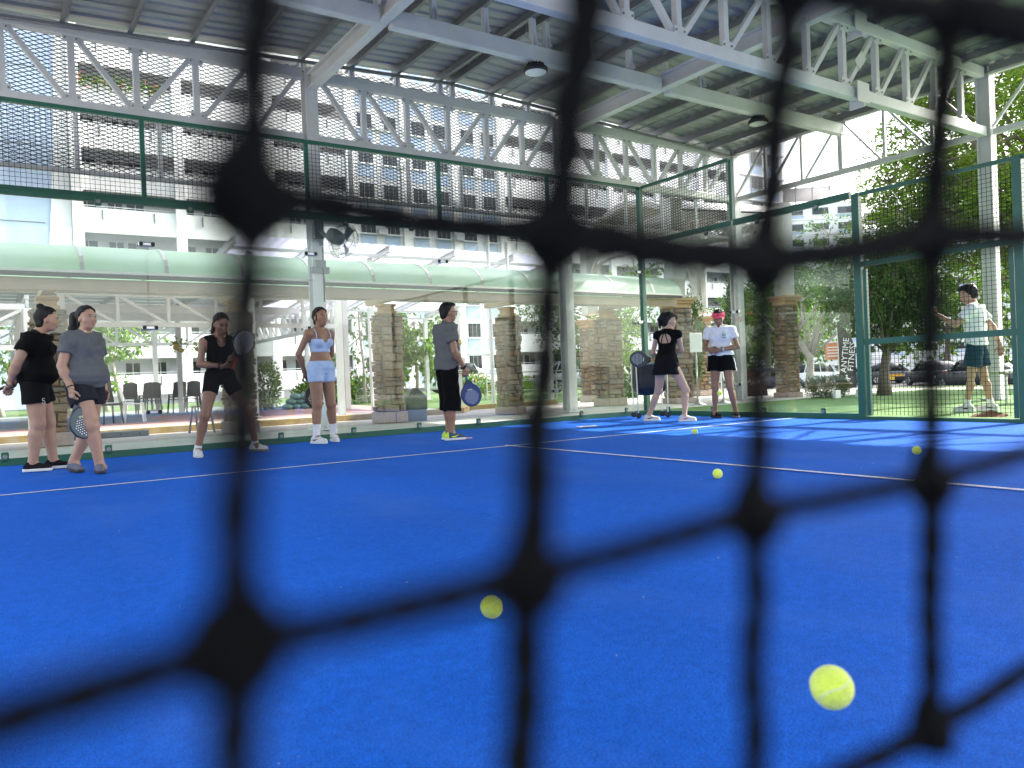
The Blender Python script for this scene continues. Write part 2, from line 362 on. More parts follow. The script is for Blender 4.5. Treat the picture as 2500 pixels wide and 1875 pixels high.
# ---------------------------------------------------------------- the roof shelter over the court
shelter = thing('court_shelter', 'white steel shelter of trusses and corrugated roof over the blue court', 'shelter', (7.575, 2.0, 0))
CX = [-0.25, 4.967, 10.183, 15.4]; CY = [12.4, 6.7, 1.0, -4.7]
Z_TC, Z_LC = 5.845, 4.79
def roof_z(x): return 6.33-abs(x-7.575)*0.0475          # top of purlins
def column(x, y):
    b = MB(); b.ibeam((x, y, 0.02), (x, y, 5.93), 0.20, 0.24, 0.02, up=(0, 1, 0))
    b.box((x, y, 0.02), (0.36, 0.36, 0.025)); c = b.build('column', M_WHITE, shelter)
    g = MB()
    for sx in (-1, 1): g.prism([(x+sx*0.012, y-0.14, 0.033), (x+sx*0.012, y+0.14, 0.033), (x+sx*0.012, y+0.11, 0.22), (x+sx*0.012, y-0.11, 0.22)], (sx*0.012, 0, 0))
    g.build('stiffener', M_WHITE, c)
for y in CY[:3]:
    for x in ((-0.25, 15.4) if y < 12 else CX): column(x, y)
def truss_x(y, x0, x1, n=6, lower=True):
    """Pratt truss along X between two columns"""
    b = MB(); b.beam((x0+0.12, y, Z_TC), (x1-0.12, y, Z_TC), 0.13, 0.18); b.beam((x0+0.12, y, Z_LC), (x1-0.12, y, Z_LC), 0.12, 0.15)
    t = b.build('truss', M_WHITE, shelter); bevel(t, 0.012)
    first = 0.95; sp = (x1-x0-2*first)/(n-2); xs = [x0+first+sp*i for i in range(n-1)]
    zt, zb = Z_TC-0.092, Z_LC+0.077
    for x in xs:
        w = MB(); w.beam((x, y, zb), (x, y, zt), 0.085, 0.085, up=(0,1,0)); w.build('web_member', M_WHITE, t)
    pts = [x0+0.16]+xs+[x1-0.16]; mid = (len(pts)-1)/2
    for i in range(len(pts)-1):
        a, c = pts[i], pts[i+1]; o = 0.075
        w = MB()
        if i < mid: w.beam((a+o, y, zt), (c-o, y, zb), 0.07, 0.07, up=(0,1,0))
        else: w.beam((a+o, y, zb), (c-o, y, zt), 0.07, 0.07, up=(0,1,0))
        w.build('web_member', M_WHITE, t)
    return t
for i in range(3): truss_x(12.4, CX[i], CX[i+1])
for yy in (6.7, 1.0):
    # full-span truss in one piece, bolted at splice plates
    b = MB(); b.beam((-0.13, yy, Z_TC), (15.28, yy, Z_TC), 0.13, 0.18); b.beam((-0.13, yy, Z_LC), (15.28, yy, Z_LC), 0.14, 0.17)
    t = b.build('truss', M_WHITE, shelter); bevel(t, 0.012)
    zt, zb = Z_TC-0.092, Z_LC+0.087; sp = 0.868; xs = [7.575+sp*i for i in range(-8, 9)]
    for x in xs:
        w = MB(); w.beam((x, yy, zb), (x, yy, zt), 0.085, 0.085, up=(0,1,0)); w.build('web_member', M_WHITE, t)
    for i in range(len(xs)-1):
        a, c = xs[i], xs[i+1]; w = MB()
        if c <= 7.6: w.beam((a+0.075, yy, zt), (c-0.075, yy, zb), 0.07, 0.07, up=(0,1,0))
        else: w.beam((a+0.075, yy, zb), (c-0.075, yy, zt), 0.07, 0.07, up=(0,1,0))
        w.build('web_member', M_WHITE, t)
    if yy == 6.7:
        for zc in (Z_TC, Z_LC):
            p = MB(); p.box((11.40, yy, zc-0.02), (0.022, 0.24, 0.36)); p.box((11.36, yy-0.125, zc), (0.30, 0.014, 0.30))
            sp_ = p.build('splice_plate', M_WHITE, t)
        p = MB(); p.box((11.45, yy-0.045, (Z_TC+Z_LC)/2), (0.26, 0.012, 0.16), rot=Matrix.Rotation(R(-45), 3, 'Y')); p.build('splice_plate', M_WHITE, t)
# longitudinal frames in the Y direction
def truss_y(x, y0, y1, slim):
    b = MB(); h = 0.10 if slim else 0.15
    b.beam((x, y0+0.13, 4.78), (x, y1-0.13, 4.78), h, h); b.beam((x, y0+0.13, 5.86), (x, y1-0.13, 5.86), 0.10, 0.12)
    t = b.build('truss', M_WHITE, shelter)
    ys = [y0+(y1-y0)*k/6 for k in range(7)]
    for k in range(1, 6):
        wd = 0.10 if k == 3 else 0.055
        w = MB(); w.beam((x, ys[k], 4.84), (x, ys[k], 5.79), wd, wd, up=(1,0,0)); w.build('web_member', M_WHITE, t)
    for k in range(6):
        w = MB()
        if k < 3: w.beam((x, ys[k]+0.09, 4.84), (x, ys[k+1]-0.07, 5.79), 0.045, 0.045, up=(1,0,0))
        else: w.beam((x, ys[k]+0.07, 5.79), (x, ys[k+1]-0.09, 4.84), 0.045, 0.045, up=(1,0,0))
        w.build('web_member', M_WHITE, t)
for x in (15.4, -0.25):
    for k in range(2): truss_y(x, CY[k+1], CY[k], True)
# rafters along Y, tie beams along X between the trusses
for x in CX[1:3]:
    b = MB(); b.ibeam((x, -4.7, 5.70), (x, 12.27, 5.70), 0.16, 0.26, 0.03); bevel(b.build('rafter', M_WHITE, shelter), 0.004, 1)
for yy in (9.5, 3.85):
    for x0, x1 in ((-0.2, 4.88), (5.055, 10.095), (10.27, 15.34)):
        b = MB(); b.beam((x0, yy, 5.63), (x1, yy, 5.63), 0.15, 0.24); bevel(b.build('tie_beam', M_WHITE, shelter), 0.014)
# purlins along Y with their stub posts
PX = sorted([7.44-0.855*k for k in range(9)]+[7.70+0.855*k for k in range(9)]+[15.32])
for i, x in enumerate(PX):
    z = roof_z(x)-0.075; b = MB()
    b.box((x, 2.1, z), (0.012, 21.0, 0.15)); b.box((x+0.035, 2.1, z+0.069), (0.07, 21.0, 0.012)); b.box((x-0.03, 2.1, z-0.069), (0.06, 21.0, 0.012))
    pu = b.build('purlin', M_PURLIN, shelter)
    for yy, top in ((12.4, Z_TC+0.092), (9.5, 5.752), (6.7, Z_TC+0.092), (3.85, 5.752)):
        hgt = z-0.076-top
        if hgt < 0.03: continue
        s_ = MB(); s_.box((x, yy, top+hgt/2), (0.085, 0.075, hgt)); s_.prism([(x-0.006, yy-0.04, top), (x-0.006, yy-0.14, top), (x-0.006, yy-0.04, top+min(hgt, 0.2))], (0.012, 0, 0))
        s_.build('stub_post', M_WHITE, pu)
# conduits beside some purlins
b = MB()
for x in (8.68, 12.10, 13.86): b.tube([(x, -8, roof_z(x)-0.19), (x, 12.3, roof_z(x)-0.19)], 0.014, 6)
b.tube([(-0.2, 12.28, roof_z(-0.2)-0.20), (7.575, 12.28, roof_z(7.575)-0.20), (15.3, 12.28, roof_z(15.3)-0.2)], 0.02, 6)
b.tube([(-0.2, 12.34, roof_z(-0.2)-0.15), (7.575, 12.34, roof_z(7.575)-0.15), (15.3, 12.34, roof_z(15.3)-0.15)], 0.02, 6)
b.build('conduit', M_PURLIN, shelter)
# corrugated roof: individual sheets, each with trapezoid ribs running along the slope
def roof_sheet_mesh(side):
    L = 7.95; Wd = 0.75; prof = []; n = 3; p = Wd/n
    for k in range(n):
        o = k*p
        prof += [(o, 0.0), (o+p*0.52, 0.0), (o+p*0.62, 0.032), (o+p*0.90, 0.032)]
    prof += [(Wd+0.02, 0.0)]
    vs = []; fs = []; m = len(prof)
    for t in (0.0, 0.004):
        for s_ in (0, L):
            for (y, z) in prof: vs.append((side*s_, y, z+t-0.0475*s_))
    for i in range(m-1):
        fs += [(i, i+1, m+i+1, m+i), (2*m+i, 3*m+i, 3*m+i+1, 2*m+i+1)]
    me = bpy.data.meshes.new('roof_sheet'); me.from_pydata(vs, [], fs); me.update(); me.materials.append(M_ROOF); return me
for side in (-1, 1):
    me = roof_sheet_mesh(side)
    for k in range(28):
        o = bpy.data.objects.new('roof_sheet', me); COL.objects.link(o); o.parent = shelter
        o.location = (0.0+side*0.004, -8.4+0.75*k-2.0, 6.345+rnd.uniform(-.002, .002)+(0.0015 if k % 2 else 0))
b = MB(); b.box((7.575, 2.1, 6.41), (0.6, 21, 0.006)); b.build('ridge_cap', M_ROOF, shelter)
b = MB(); b.box((15.62, 2.1, 5.955), (0.012, 21.05, 0.10)); b.build('fascia', M_WHITE, shelter)
# expanded-metal screens on the back frame (each bay one mesh of crossing strands)
def clip_line(x0, x1, z0, zf, c, s):
    """segment of z = c + s*x inside the bay (x from x0 to x1, z between z0 and zf(x))"""
    xs = np.linspace(x0, x1, 220); zs = c+s*xs; ok = (zs >= z0) & (zs <= zf(xs))
    if ok.sum() < 2: return None
    i = np.where(ok)[0]; return xs[i[0]], xs[i[-1]]
for i in range(3):
    x0, x1 = CX[i]+0.02, CX[i+1]-0.02; z0 = 3.93; b = MB(); s = 0.058/0.148
    zf = lambda x: 6.17-np.abs(x-7.575)*0.0475
    for sg, yo in ((1, 12.545), (-1, 12.5475)):
        lo_c = z0-max(sg*s*x0, sg*s*x1); hi_c = 6.2-min(sg*s*x0, sg*s*x1)
        for k in range(int((hi_c-lo_c)/0.058)+1):
            c = lo_c+k*0.058; r_ = clip_line(x0, x1, z0, zf, c, sg*s)
            if r_: b.beam((r_[0], yo, c+sg*s*r_[0]), (r_[1], yo, c+sg*s*r_[1]), 0.006, 0.0112)
    b.build('expanded_mesh', M_STRAND, shelter)
    b = MB(); b.beam((x0+0.1, 12.5, 3.895), (x1-0.1, 12.5, 3.895), 0.05, 0.06); b.build('screen_rail', M_WHITE, shelter)
    for k in range(1, 6):
        xx = CX[i]+(CX[i+1]-CX[i])*(k-0.35)/4.75
        if xx > CX[i+1]-0.15: continue
        b = MB(); b.box((xx, 12.5, 4.325), (0.06, 0.05, 0.79)); b.build('screen_post', M_WHITE, shelter)
# high-bay lamps hung from the beams
def highbay(x, y, z, lab):
    l = thing('high_bay_lamp', lab, 'lamp', (x, y, z), 0, 'high bay lamps hanging from the roof beams')
    h = MB(); h.lathe((x, y, z), [(0.17, -0.055), (0.185, -0.05), (0.19, 0.0), (0.15, 0.035), (0.08, 0.05), (0.055, 0.10), (0.03, 0.11)], 24); h.build('housing', M_BLACK, l, True)
    d = MB(); d.lathe((x, y, z), [(0.02, -0.062), (0.15, -0.0605), (0.165, -0.0565)], 24); d.build('diffuser', mat('lamp_diffuser', (0.85, 0.85, 0.83), 0.35), l, True)
    c = MB(); c.tube([(x, y, z+0.11), (x+0.01, y, z+0.2), (x-0.01, y, z+0.30), (x, y, 5.52-0.01)], 0.008, 6)
    c.tube([(x+0.03, y, z+0.1), (x+0.05, y, z+0.22), (x+0.015, y+.02, z+0.36), (x-0.10, y+0.09, 5.9), (x-0.06, y+0.1, 6.15)], 0.006, 6); c.build('chain', M_STEEL, l)
    for k in range(12):
        a = 2*math.pi*k/12; f = MB(); f.box((x+0.10*math.cos(a), y+0.10*math.sin(a), z+0.062), (0.07, 0.008, 0.035), rz=a); f.build('cooling_fin', M_BLACK, l)
highbay(7.47, 9.5, 5.44-0.02, 'round black high bay lamp hanging from the white beam left of the roof centre')
highbay(12.68, 9.5, 5.44-0.02, 'round black high bay lamp hanging nearer the tree end of the roof')

# ---------------------------------------------------------------- glass court walls and wire fence
def clip_at(x, y, z, ax, par, two=True, sub=None):
    """stainless glass clamp with two dark bolts"""
    b = MB(); w = 0.19 if two else 0.07
    d = (w, 0.03, 0.055) if ax == 'x' else (0.03, w, 0.055)
    if not two: d = (0.075, 0.03, 0.10) if ax == 'x' else (0.03, 0.075, 0.10)
    b.box((x, y, z), d); c = b.build('clamp', M_STEEL if two else M_GREEN, par); bevel(c, 0.014, 3)
    for s_ in ((-0.065, 0.065) if two else (0,)):
        q = MB(); n = Matrix.Rotation(R(90), 3, 'X' if ax == 'x' else 'Y')
        cx, cy = (x+s_, y) if ax == 'x' else (x, y+s_)
        q.lathe((cx, cy, z), [(0.02, -0.022), (0.024, -0.02), (0.024, 0.02), (0.02, 0.022)], 12, n); q.build('bolt', M_BLACK if two else M_PURLIN, c)
def wire_panel(a, c, z0, z1, par, pitch=0.052):
    """welded square mesh between two posts a and c"""
    a = Vector((*a, 0)); c = Vector((*c, 0)); L = (c-a).length; d = (c-a)/L; n = Vector((-d.y, d.x, 0)); b = MB()
    for k in range(1, int(L/pitch)): p = a+d*(k*pitch); b.beam(p+Vector((0,0,z0)), p+Vector((0,0,z1)), 0.0042, 0.0042, up=n)
    for k in range(1, int((z1-z0)/pitch)):
        z = z0+k*pitch; o = n*0.004; b.beam(a+o+Vector((0,0,z)), c+o+Vector((0,0,z)), 0.0042, 0.0042)
    b.build('mesh_panel', M_WIRE, par)
back = thing('back_glass_wall', 'back wall of tall glass panes with green posts and wire mesh on top', 'court wall', (5, 10.05, 0))
YB = 10.03
b = MB(); b.box((5, YB, 0.035), (10.0, 0.07, 0.085)); b.build('bottom_rail', M_GREEN, back)
b = MB(); b.box((5, YB, 3.0), (10.0, 0.06, 0.10)); b.box((5, YB-0.034, 3.03), (10.0, 0.008, 0.03)); b.build('middle_rail', M_GREEN, back)
b = MB(); b.box((5, YB, 3.985), (10.0, 0.05, 0.045)); b.build('top_rail', M_GREEN, back)
for k in range(5):
    x0, x1 = 2*k, 2*k+2
    g = MB(); g.box((x0+1, YB, 1.515), (1.988, 0.012, 2.865)); g.build('glass_pane', M_GLASS, back)
    wire_panel((x0+0.03, YB), (x1-0.03, YB), 3.05, 3.965, back)
    for f in (0.25, 0.75):
        clip_at(x0+2*f, YB-0.045, 2.945, 'x', back, False); clip_at(x0+2*f, YB-0.045, 0.10, 'x', back, False)
    if 0 < k: 
        for z in (0.50, 1.50, 2.49): clip_at(x0, YB-0.03, z, 'x', back)
    if k > 0:
        p = MB(); p.box((x0, YB, 3.505), (0.05, 0.05, 0.915)); p.build('post', M_GREEN, back)
p = MB(); p.box((10.035, YB+0.005, 2.0), (0.085, 0.085, 4.0)); p.build('corner_post', M_GREEN, back)
for z in (0.45, 1.05, 1.62, 2.5): clip_at(9.9, YB-0.05, z, 'x', back)
side = thing('side_court_fence', 'side wall of glass panes, then green framed wire fence with a gate opening', 'court wall', (10.05, 3, 0))
XS = 10.03
b = MB(); b.box((XS, 7.95, 0.035), (0.07, 4.0, 0.085)); b.box((XS, 1.0, 0.035), (0.07, 5.9, 0.085)); b.box((XS, 4.95, 0.02), (0.07, 2.0, 0.04)); b.build('bottom_rail', M_GREEN, side)
b = MB(); b.box((XS, 9.0, 3.985), (0.05, 1.93, 0.045)); b.build('top_rail', M_GREEN, side)
b = MB(); b.box((XS, 8.98, 3.0), (0.06, 1.95, 0.08)); b.box((XS, 6.99, 3.0), (0.06, 1.95, 0.09)); b.build('middle_rail', M_GREEN, side)
for y0, y1 in ((8.0, 9.96), (6.0, 8.0)):
    g = MB(); g.box((XS, (y0+y1)/2, 1.515), (0.012, y1-y0-0.012, 2.865)); g.build('glass_pane', M_GLASS, side)
    for f in (0.25, 0.75):
        clip_at(XS-0.045, y0+(y1-y0)*f, 2.94, 'y', side, False); clip_at(XS-0.045, y0+(y1-y0)*f, 0.10, 'y', side, False)
for z in (0.5, 1.62, 2.5): clip_at(XS-0.03, 8.0, z, 'y', side)
wire_panel((XS, 8.03), (XS, 9.96), 3.05, 3.965, side)
for y, h in ((8.0, 4.0), (5.93, 3.0), (3.97, 3.0), (1.97, 3.0), (0.0, 3.0)):
    p = MB()
    if y == 8.0: p.box((XS, y, 3.51), (0.05, 0.05, 0.93))
    else: p.box((XS, y, h/2), (0.08, 0.10 if y > 3 else 0.06, h))
    p.build('post', M_GREEN, side)
b = MB(); b.box((XS, 2.92, 2.985), (0.045, 5.9, 0.045)); b.build('top_rail', M_GREEN, side)
b = MB(); b.box((XS, 4.95, 2.06), (0.05, 1.85, 0.07)); b.build('gate_lintel', M_GREEN, side)
b = MB(); b.box((XS, 4.95, 1.03), (0.05, 1.85, 0.075)); b.build('gate_rail', M_GREEN, side)
b = MB(); b.box((XS, 5.84, 1.02), (0.045, 0.05, 1.94)); b.build('gate_stile', M_GREEN, side)
b = MB(); b.box((XS, 4.06, 1.02), (0.045, 0.05, 1.94)); b.build('gate_stile', M_GREEN, side)
wire_panel((XS+0.01, 4.03), (XS+0.01, 5.87), 0.06, 1.0, side); wire_panel((XS+0.01, 4.03), (XS+0.01, 5.87), 1.07, 2.03, side); wire_panel((XS+0.01, 4.0), (XS+0.01, 5.9), 2.1, 2.96, side)
wire_panel((XS, 2.0), (XS, 3.93), 0.09, 2.96, side); wire_panel((XS, 0.03), (XS, 1.95), 0.09, 2.96, side)
# ---------------------------------------------------------------- apartment block behind the court
M_BLDG = mat('white_render', (0.78, 0.78, 0.79), 0.8, var=0.04, scale=0.6, dirt=(0.58, 0.58, 0.58), dscale=0.35, damt=0.4, stretch=(1, 1, 0.35))
M_BLUEP = mat('pale_blue_paint', (0.42, 0.52, 0.68), 0.8, var=0.06, scale=0.8, dirt=(0.33, 0.41, 0.55), dscale=0.5, damt=0.4, stretch=(1, 1, 0.3))
M_INNER = mat('corridor_wall', (0.56, 0.57, 0.60), 0.85, var=0.08, scale=1)
M_SLAB = mat('corridor_soffit', (0.66, 0.66, 0.66), 0.85)
M_DARKWIN = mat('dark_window_glass', (0.02, 0.025, 0.03), 0.12, var=0.4, scale=2)
M_FRAME = mat('window_frame_white', (0.6, 0.62, 0.63), 0.5)
M_STAIN = mat('drain_stain', (0.18, 0.18, 0.18), 0.9)
block = thing('apartment_block', 'long white apartment block with open corridors and blue window bays behind the glass wall', 'building', (36, 60, 0.05))
BX0, BX1, BY = 5.45, 67.5, 55.0
FL = [0.15+2.63*k for k in range(13)]                       # floor levels; openings sit above each parapet
NF = 12
def zpar(k): return 1.85+2.63*(k)                            # top of parapet at storey k (0 = second storey corridor at z about 4.5)
bays = [('c', 5.45), ('c', 11.45), ('c', 17.45), ('w', 23.45), ('w', 28.0), ('w', 32.5), ('c', 37.0), ('c', 43.1), ('c', 49.2), ('c', 55.3), ('c', 61.4)]
ends = [b_[1] for b_ in bays[1:]]+[67.5]
b = MB(); b.box((36.5, 62.0, 16.3), (62.0, 10.5, 32.4)); b.build('core_wall', M_INNER, block)          # back wall of the corridors
PAR = [(0.62, 1.92)]+[(4.53+2.64*k-1.55, 4.53+2.64*k) for k in range(0, 11)]
SEG = [(5.45, 23.45), (37.0, 67.5)]
# white parapets of the corridors, one per bay and storey, with a drain stain on each
me_cache = {}
def shared(name, key, mk, m, loc, par, scale=None):
    """one mesh per key, placed as a part of par at world position loc"""
    if key not in me_cache:
        b = mk(); me = bpy.data.meshes.new(name); me.from_pydata([tuple(p) for p in b.v], [], b.f); me.update(); me.materials.append(m); me_cache[key] = me
    o = bpy.data.objects.new(name, me_cache[key]); COL.objects.link(o); o.parent = par
    r_ = par
    while r_.parent: r_ = r_.parent
    o.location = Vector(loc)-r_.location if par.parent is None else Vector(loc)-Vector(par.location)-r_.location
    if scale: o.scale = scale
    return o
def mbox(d, c=(0,0,0)): return lambda: MB().box(c, d)
for (t_, x0), x1 in zip(bays, ends):
    w = x1-x0; xm = (x0+x1)/2
    b = MB(); b.box((x0+0.32 if t_ == 'w' else x0+0.3, BY-0.12, 16.3), (0.62, 0.35, 32.5)); b.build('column', M_BLDG, block)
    for k, (zb, zt) in enumerate(PAR):
        if t_ == 'c':
            shared('parapet', ('par', round(w, 1), k == 0), mbox((w-0.01, 0.16, zt-zb)), M_BLDG, (xm, BY, (zb+zt)/2), block)
            b2 = shared('corridor_floor', ('slab', round(w, 1)), mbox((w-0.01, 1.7, 0.16)), M_SLAB, (xm, BY+0.93, zb+0.25), block)
            for q in (0.28, 0.78):
                shared('drain_pipe', 'drain', mbox((0.07, 0.05, 0.62)), M_STAIN, (x0+w*q, BY-0.105, zt-0.42), block)
            # windows and doors on the corridor wall
            for q, ww, hh, zz in ((0.17, 1.1, 1.0, 0.0), (0.44, 0.9, 1.0, 0.0), (0.64, 1.1, 1.0, 0.0)) if rnd.random() < 0.7 else ((0.2, 1.3, 1.0, 0.0), (0.55, 0.9, 1.15, -0.1), (0.83, 0.8, 1.0, 0)):
                f = shared('window', ('cw', ww, hh), mbox((ww, 0.06, hh)), M_FRAME, (x0+w*q, BY+1.73, zt+0.38+zz), block)
                for s_ in (-1, 1): shared('window_pane', ('cp', ww, hh), mbox((ww/2-0.07, 0.03, hh-0.1)), M_DARKWIN, (x0+w*q+s_*(ww/4), BY+1.695, zt+0.38+zz), f)
            shared('handrail', ('hr', round(w, 1)), mbox((w-0.7, 0.04, 0.04)), M_FRAME, (xm+0.3, BY, zt+0.13), block)
            if k > 1 and rnd.random() < 0.4:
                shared('laundry', ('la', rnd.randint(0, 2)), mbox((rnd.uniform(.5, 1.2), 0.05, 0.6)), mat('cloth_grey%d' % rnd.randint(0, 2), (rnd.uniform(.05, .3),)*3, 0.9), (x0+w*rnd.uniform(.5, .85), BY+0.9, zt+0.25), block)
        else:
            shared('spandrel_wall', ('spw', round(w, 1)), mbox((w-0.64, 0.2, 2.62)), M_BLDG, (xm+0.3, BY+0.02, zb+1.0), block)
            for q in ((0.36, 0.80) if x0 < 32 else (0.36, 0.80)):
                xx = x0+w*q; f = shared('window', 'bw', mbox((1.25, 0.08, 1.25)), M_FRAME, (xx, BY-0.11, zt+0.28), block)
                for s_ in (-1, 0, 1): shared('window_pane', 'bp', mbox((0.36, 0.03, 1.1)), M_DARKWIN, (xx+s_*0.4, BY-0.155, zt+0.28), f)
                shared('blue_panel', 'bl', mbox((1.3, 0.06, 1.0)), M_BLUEP, (xx, BY-0.11, zt-0.86), block)
                if rnd.random() < 0.3: shared('air_conditioner', 'ac', mbox((0.75, 0.32, 0.5)), M_FRAME, (xx+rnd.choice((-1.15, 1.1)), BY-0.28, zt-0.1), block)
                shared('window_ledge', 'lg', mbox((1.45, 0.3, 0.08)), M_BLDG, (xx, BY-0.2, zt-0.34), block)
b = MB(); b.box((36.5, BY+0.9, 0.3), (62, 0.5, 0.7)); b.build('plinth', M_INNER, block)
# left end wall: pale blue field with a white curved edge
b = MB(); b.box((-9.5, BY+0.8, 16.3), (28.5, 1.5, 32.5)); b.build('end_wall', M_BLUEP, block)
pts = [(5.4, 0), (5.4, 32.5), (5.34, 32.5)]+[(4.05+1.25*max(0.0, (z-9.0)/24)**0.75 if z > 9 else 4.05-0.05*(9-z)*0.2, z) for z in np.linspace(32, 0, 24)]
b = MB(); b.prism([(x, BY-0.02, z+0.05) for x, z in pts], (0, 0.06, 0)); b.build('curved_white_band', M_BLDG, block)
b = MB()
for z in (6.6, 11.3, 16.0, 20.7): b.box((-4.5, BY+0.04, z), (17, 0.02, 0.05))
b.build('joint', M_STAIN, block)
# right end tower of the same block
b = MB(); b.box((71.2, 60.2, 16.3), (7.2, 11, 32.5)); b.build('tower_wall', M_BLDG, block)
for k, (zb, zt) in enumerate(PAR):
    for xx in (70.4, 73.2):
        f = shared('window', 'tw', mbox((1.9, 0.1, 1.35)), M_FRAME, (xx, BY-0.34, zt+0.35), block)
        for s_ in (-1, 0, 1): shared('window_pane', 'tp', mbox((0.55, 0.04, 1.2)), M_DARKWIN, (xx+s_*0.61, BY-0.40, zt+0.35), f)
        shared('blue_panel', 'tb', mbox((1.9, 0.06, 0.9)), M_BLUEP, (xx, BY-0.33, zt-0.85), block)
    shared('ledge', 'tl', mbox((7.3, 0.3, 0.09)), M_BLDG, (71.2, BY-0.42, zb-0.02), block)
# flower boxes with bougainvillea on one corridor parapet
# far blocks at the right, in the same white render as the long block
def far_block(x, y, w, d, h, rz, lab, nfl, pergola=True):
    t = thing('apartment_block', lab, 'building', (x, y, -0.72), rz, 'far apartment blocks beyond the car park')
    b = MB(); b.box((0, 0, h/2), (w, d, h)); b.build('wall', M_BLDG, t, local=True)
    fh = h/nfl
    for k in range(1, nfl):
        z = k*fh+1.3
        b = MB(); b.box((0, -d/2-0.06, z-1.35), (w, 0.2, 0.25)); b.build('ledge', M_BLDG, t, local=True)
        for q in range(6):
            xx = -w/2+w*(q+0.5)/6; f = MB(); f.box((xx, -d/2-0.03, z), (w/9, 0.1, 1.3)); fr = f.build('window', M_FRAME, t, local=True)
            p = MB(); p.box((xx, -d/2-0.10, z), (w/9-0.2, 0.06, 1.1)); p.build('window_pane', M_DARKWIN, fr, local=True)
            if q % 2: p = MB(); p.box((xx, -d/2-0.04, z-1.1), (w/8.5, 0.08, 0.8)); p.build('blue_panel', M_BLUEP, t, local=True)
    if pergola:
        r_ = MB(); r_.box((0, 0, h+3.0), (w*0.75, d*0.8, 0.15)); rf = r_.build('roof_pergola', M_PURLIN, t, local=True)
        for i in range(7):
            for j in (-1, 1):
                p = MB(); p.box((-w*0.34+w*0.68*i/6, j*d*0.36, h+1.45), (0.15, 0.15, 2.9)); p.build('post', M_PURLIN, rf, local=True)
            p = MB(); p.box((-w*0.34+w*0.68*i/6, 0, h+3.2), (0.12, d*0.85, 0.25)); p.build('beam', M_PURLIN, rf, local=True)
    return t
far_block(122, 92, 26, 14, 30.0, R(-38), 'distant white block with rooftop pergola seen past the roof corner', 11)
far_block(142, 74, 30, 14, 25, R(-48), 'distant white block half hidden behind the tree, right of the other', 9)

# ---------------------------------------------------------------- stone pillars
M_STONES = [mat('sandstone_%s' % n, c, 0.9, var=0.18, scale=9, bump=0.6, bscale=30, dirt=(0.16, 0.13, 0.10), dscale=3, damt=0.45) for n, c in
            (('tan', (0.30, 0.225, 0.155)), ('buff', (0.36, 0.28, 0.20)), ('brown', (0.27, 0.20, 0.14)), ('grey', (0.26, 0.22, 0.18)), ('rust', (0.31, 0.20, 0.12)))]
M_CORE = mat('pillar_mortar', (0.20, 0.17, 0.14), 0.95, bump=0.3)
M_CAP = mat('ochre_cap', (0.52, 0.33, 0.18), 0.8, var=0.08, scale=4)
M_PLINTH = mat('pink_granite_plinth', (0.40, 0.31, 0.27), 0.7, var=0.1, scale=25)
def stone_mesh(seed):
    r_ = random.Random(seed); b = MB(); vs = []
    e = 0.10
    for z in (-0.5, 0.5):
        for x, y in ((-.5,-.5),(.5,-.5),(.5,.5),(-.5,.5)): vs.append((x+r_.uniform(-.05,.05), y, z+r_.uniform(-.08,.08)))
    # bulged face: inner ring raised towards -y
    ring = [(v[0]*(1-e*1.6), -0.5-r_.uniform(.25, .5), v[2]*(1-e*2.4)) for v in (vs[0], vs[1], vs[5], vs[4])]
    mid = (r_.uniform(-.15, .15), -0.5-r_.uniform(.5, .75), r_.uniform(-.15, .15))
    V = vs+ring+[mid]
    F = [(0,8,11,4),(0,1,9,8),(1,5,10,9),(4,11,10,5),(8,9,12),(9,10,12),(10,11,12),(11,8,12),(3,7,6,2),(0,4,7,3),(1,2,6,5),(4,5,6,7),(0,3,2,1)]
    me = bpy.data.meshes.new('stone'); me.from_pydata(V, [], F); me.update(); me.materials.append(M_STONES[seed % 5]); return me
STONES = [stone_mesh(i) for i in range(15)]
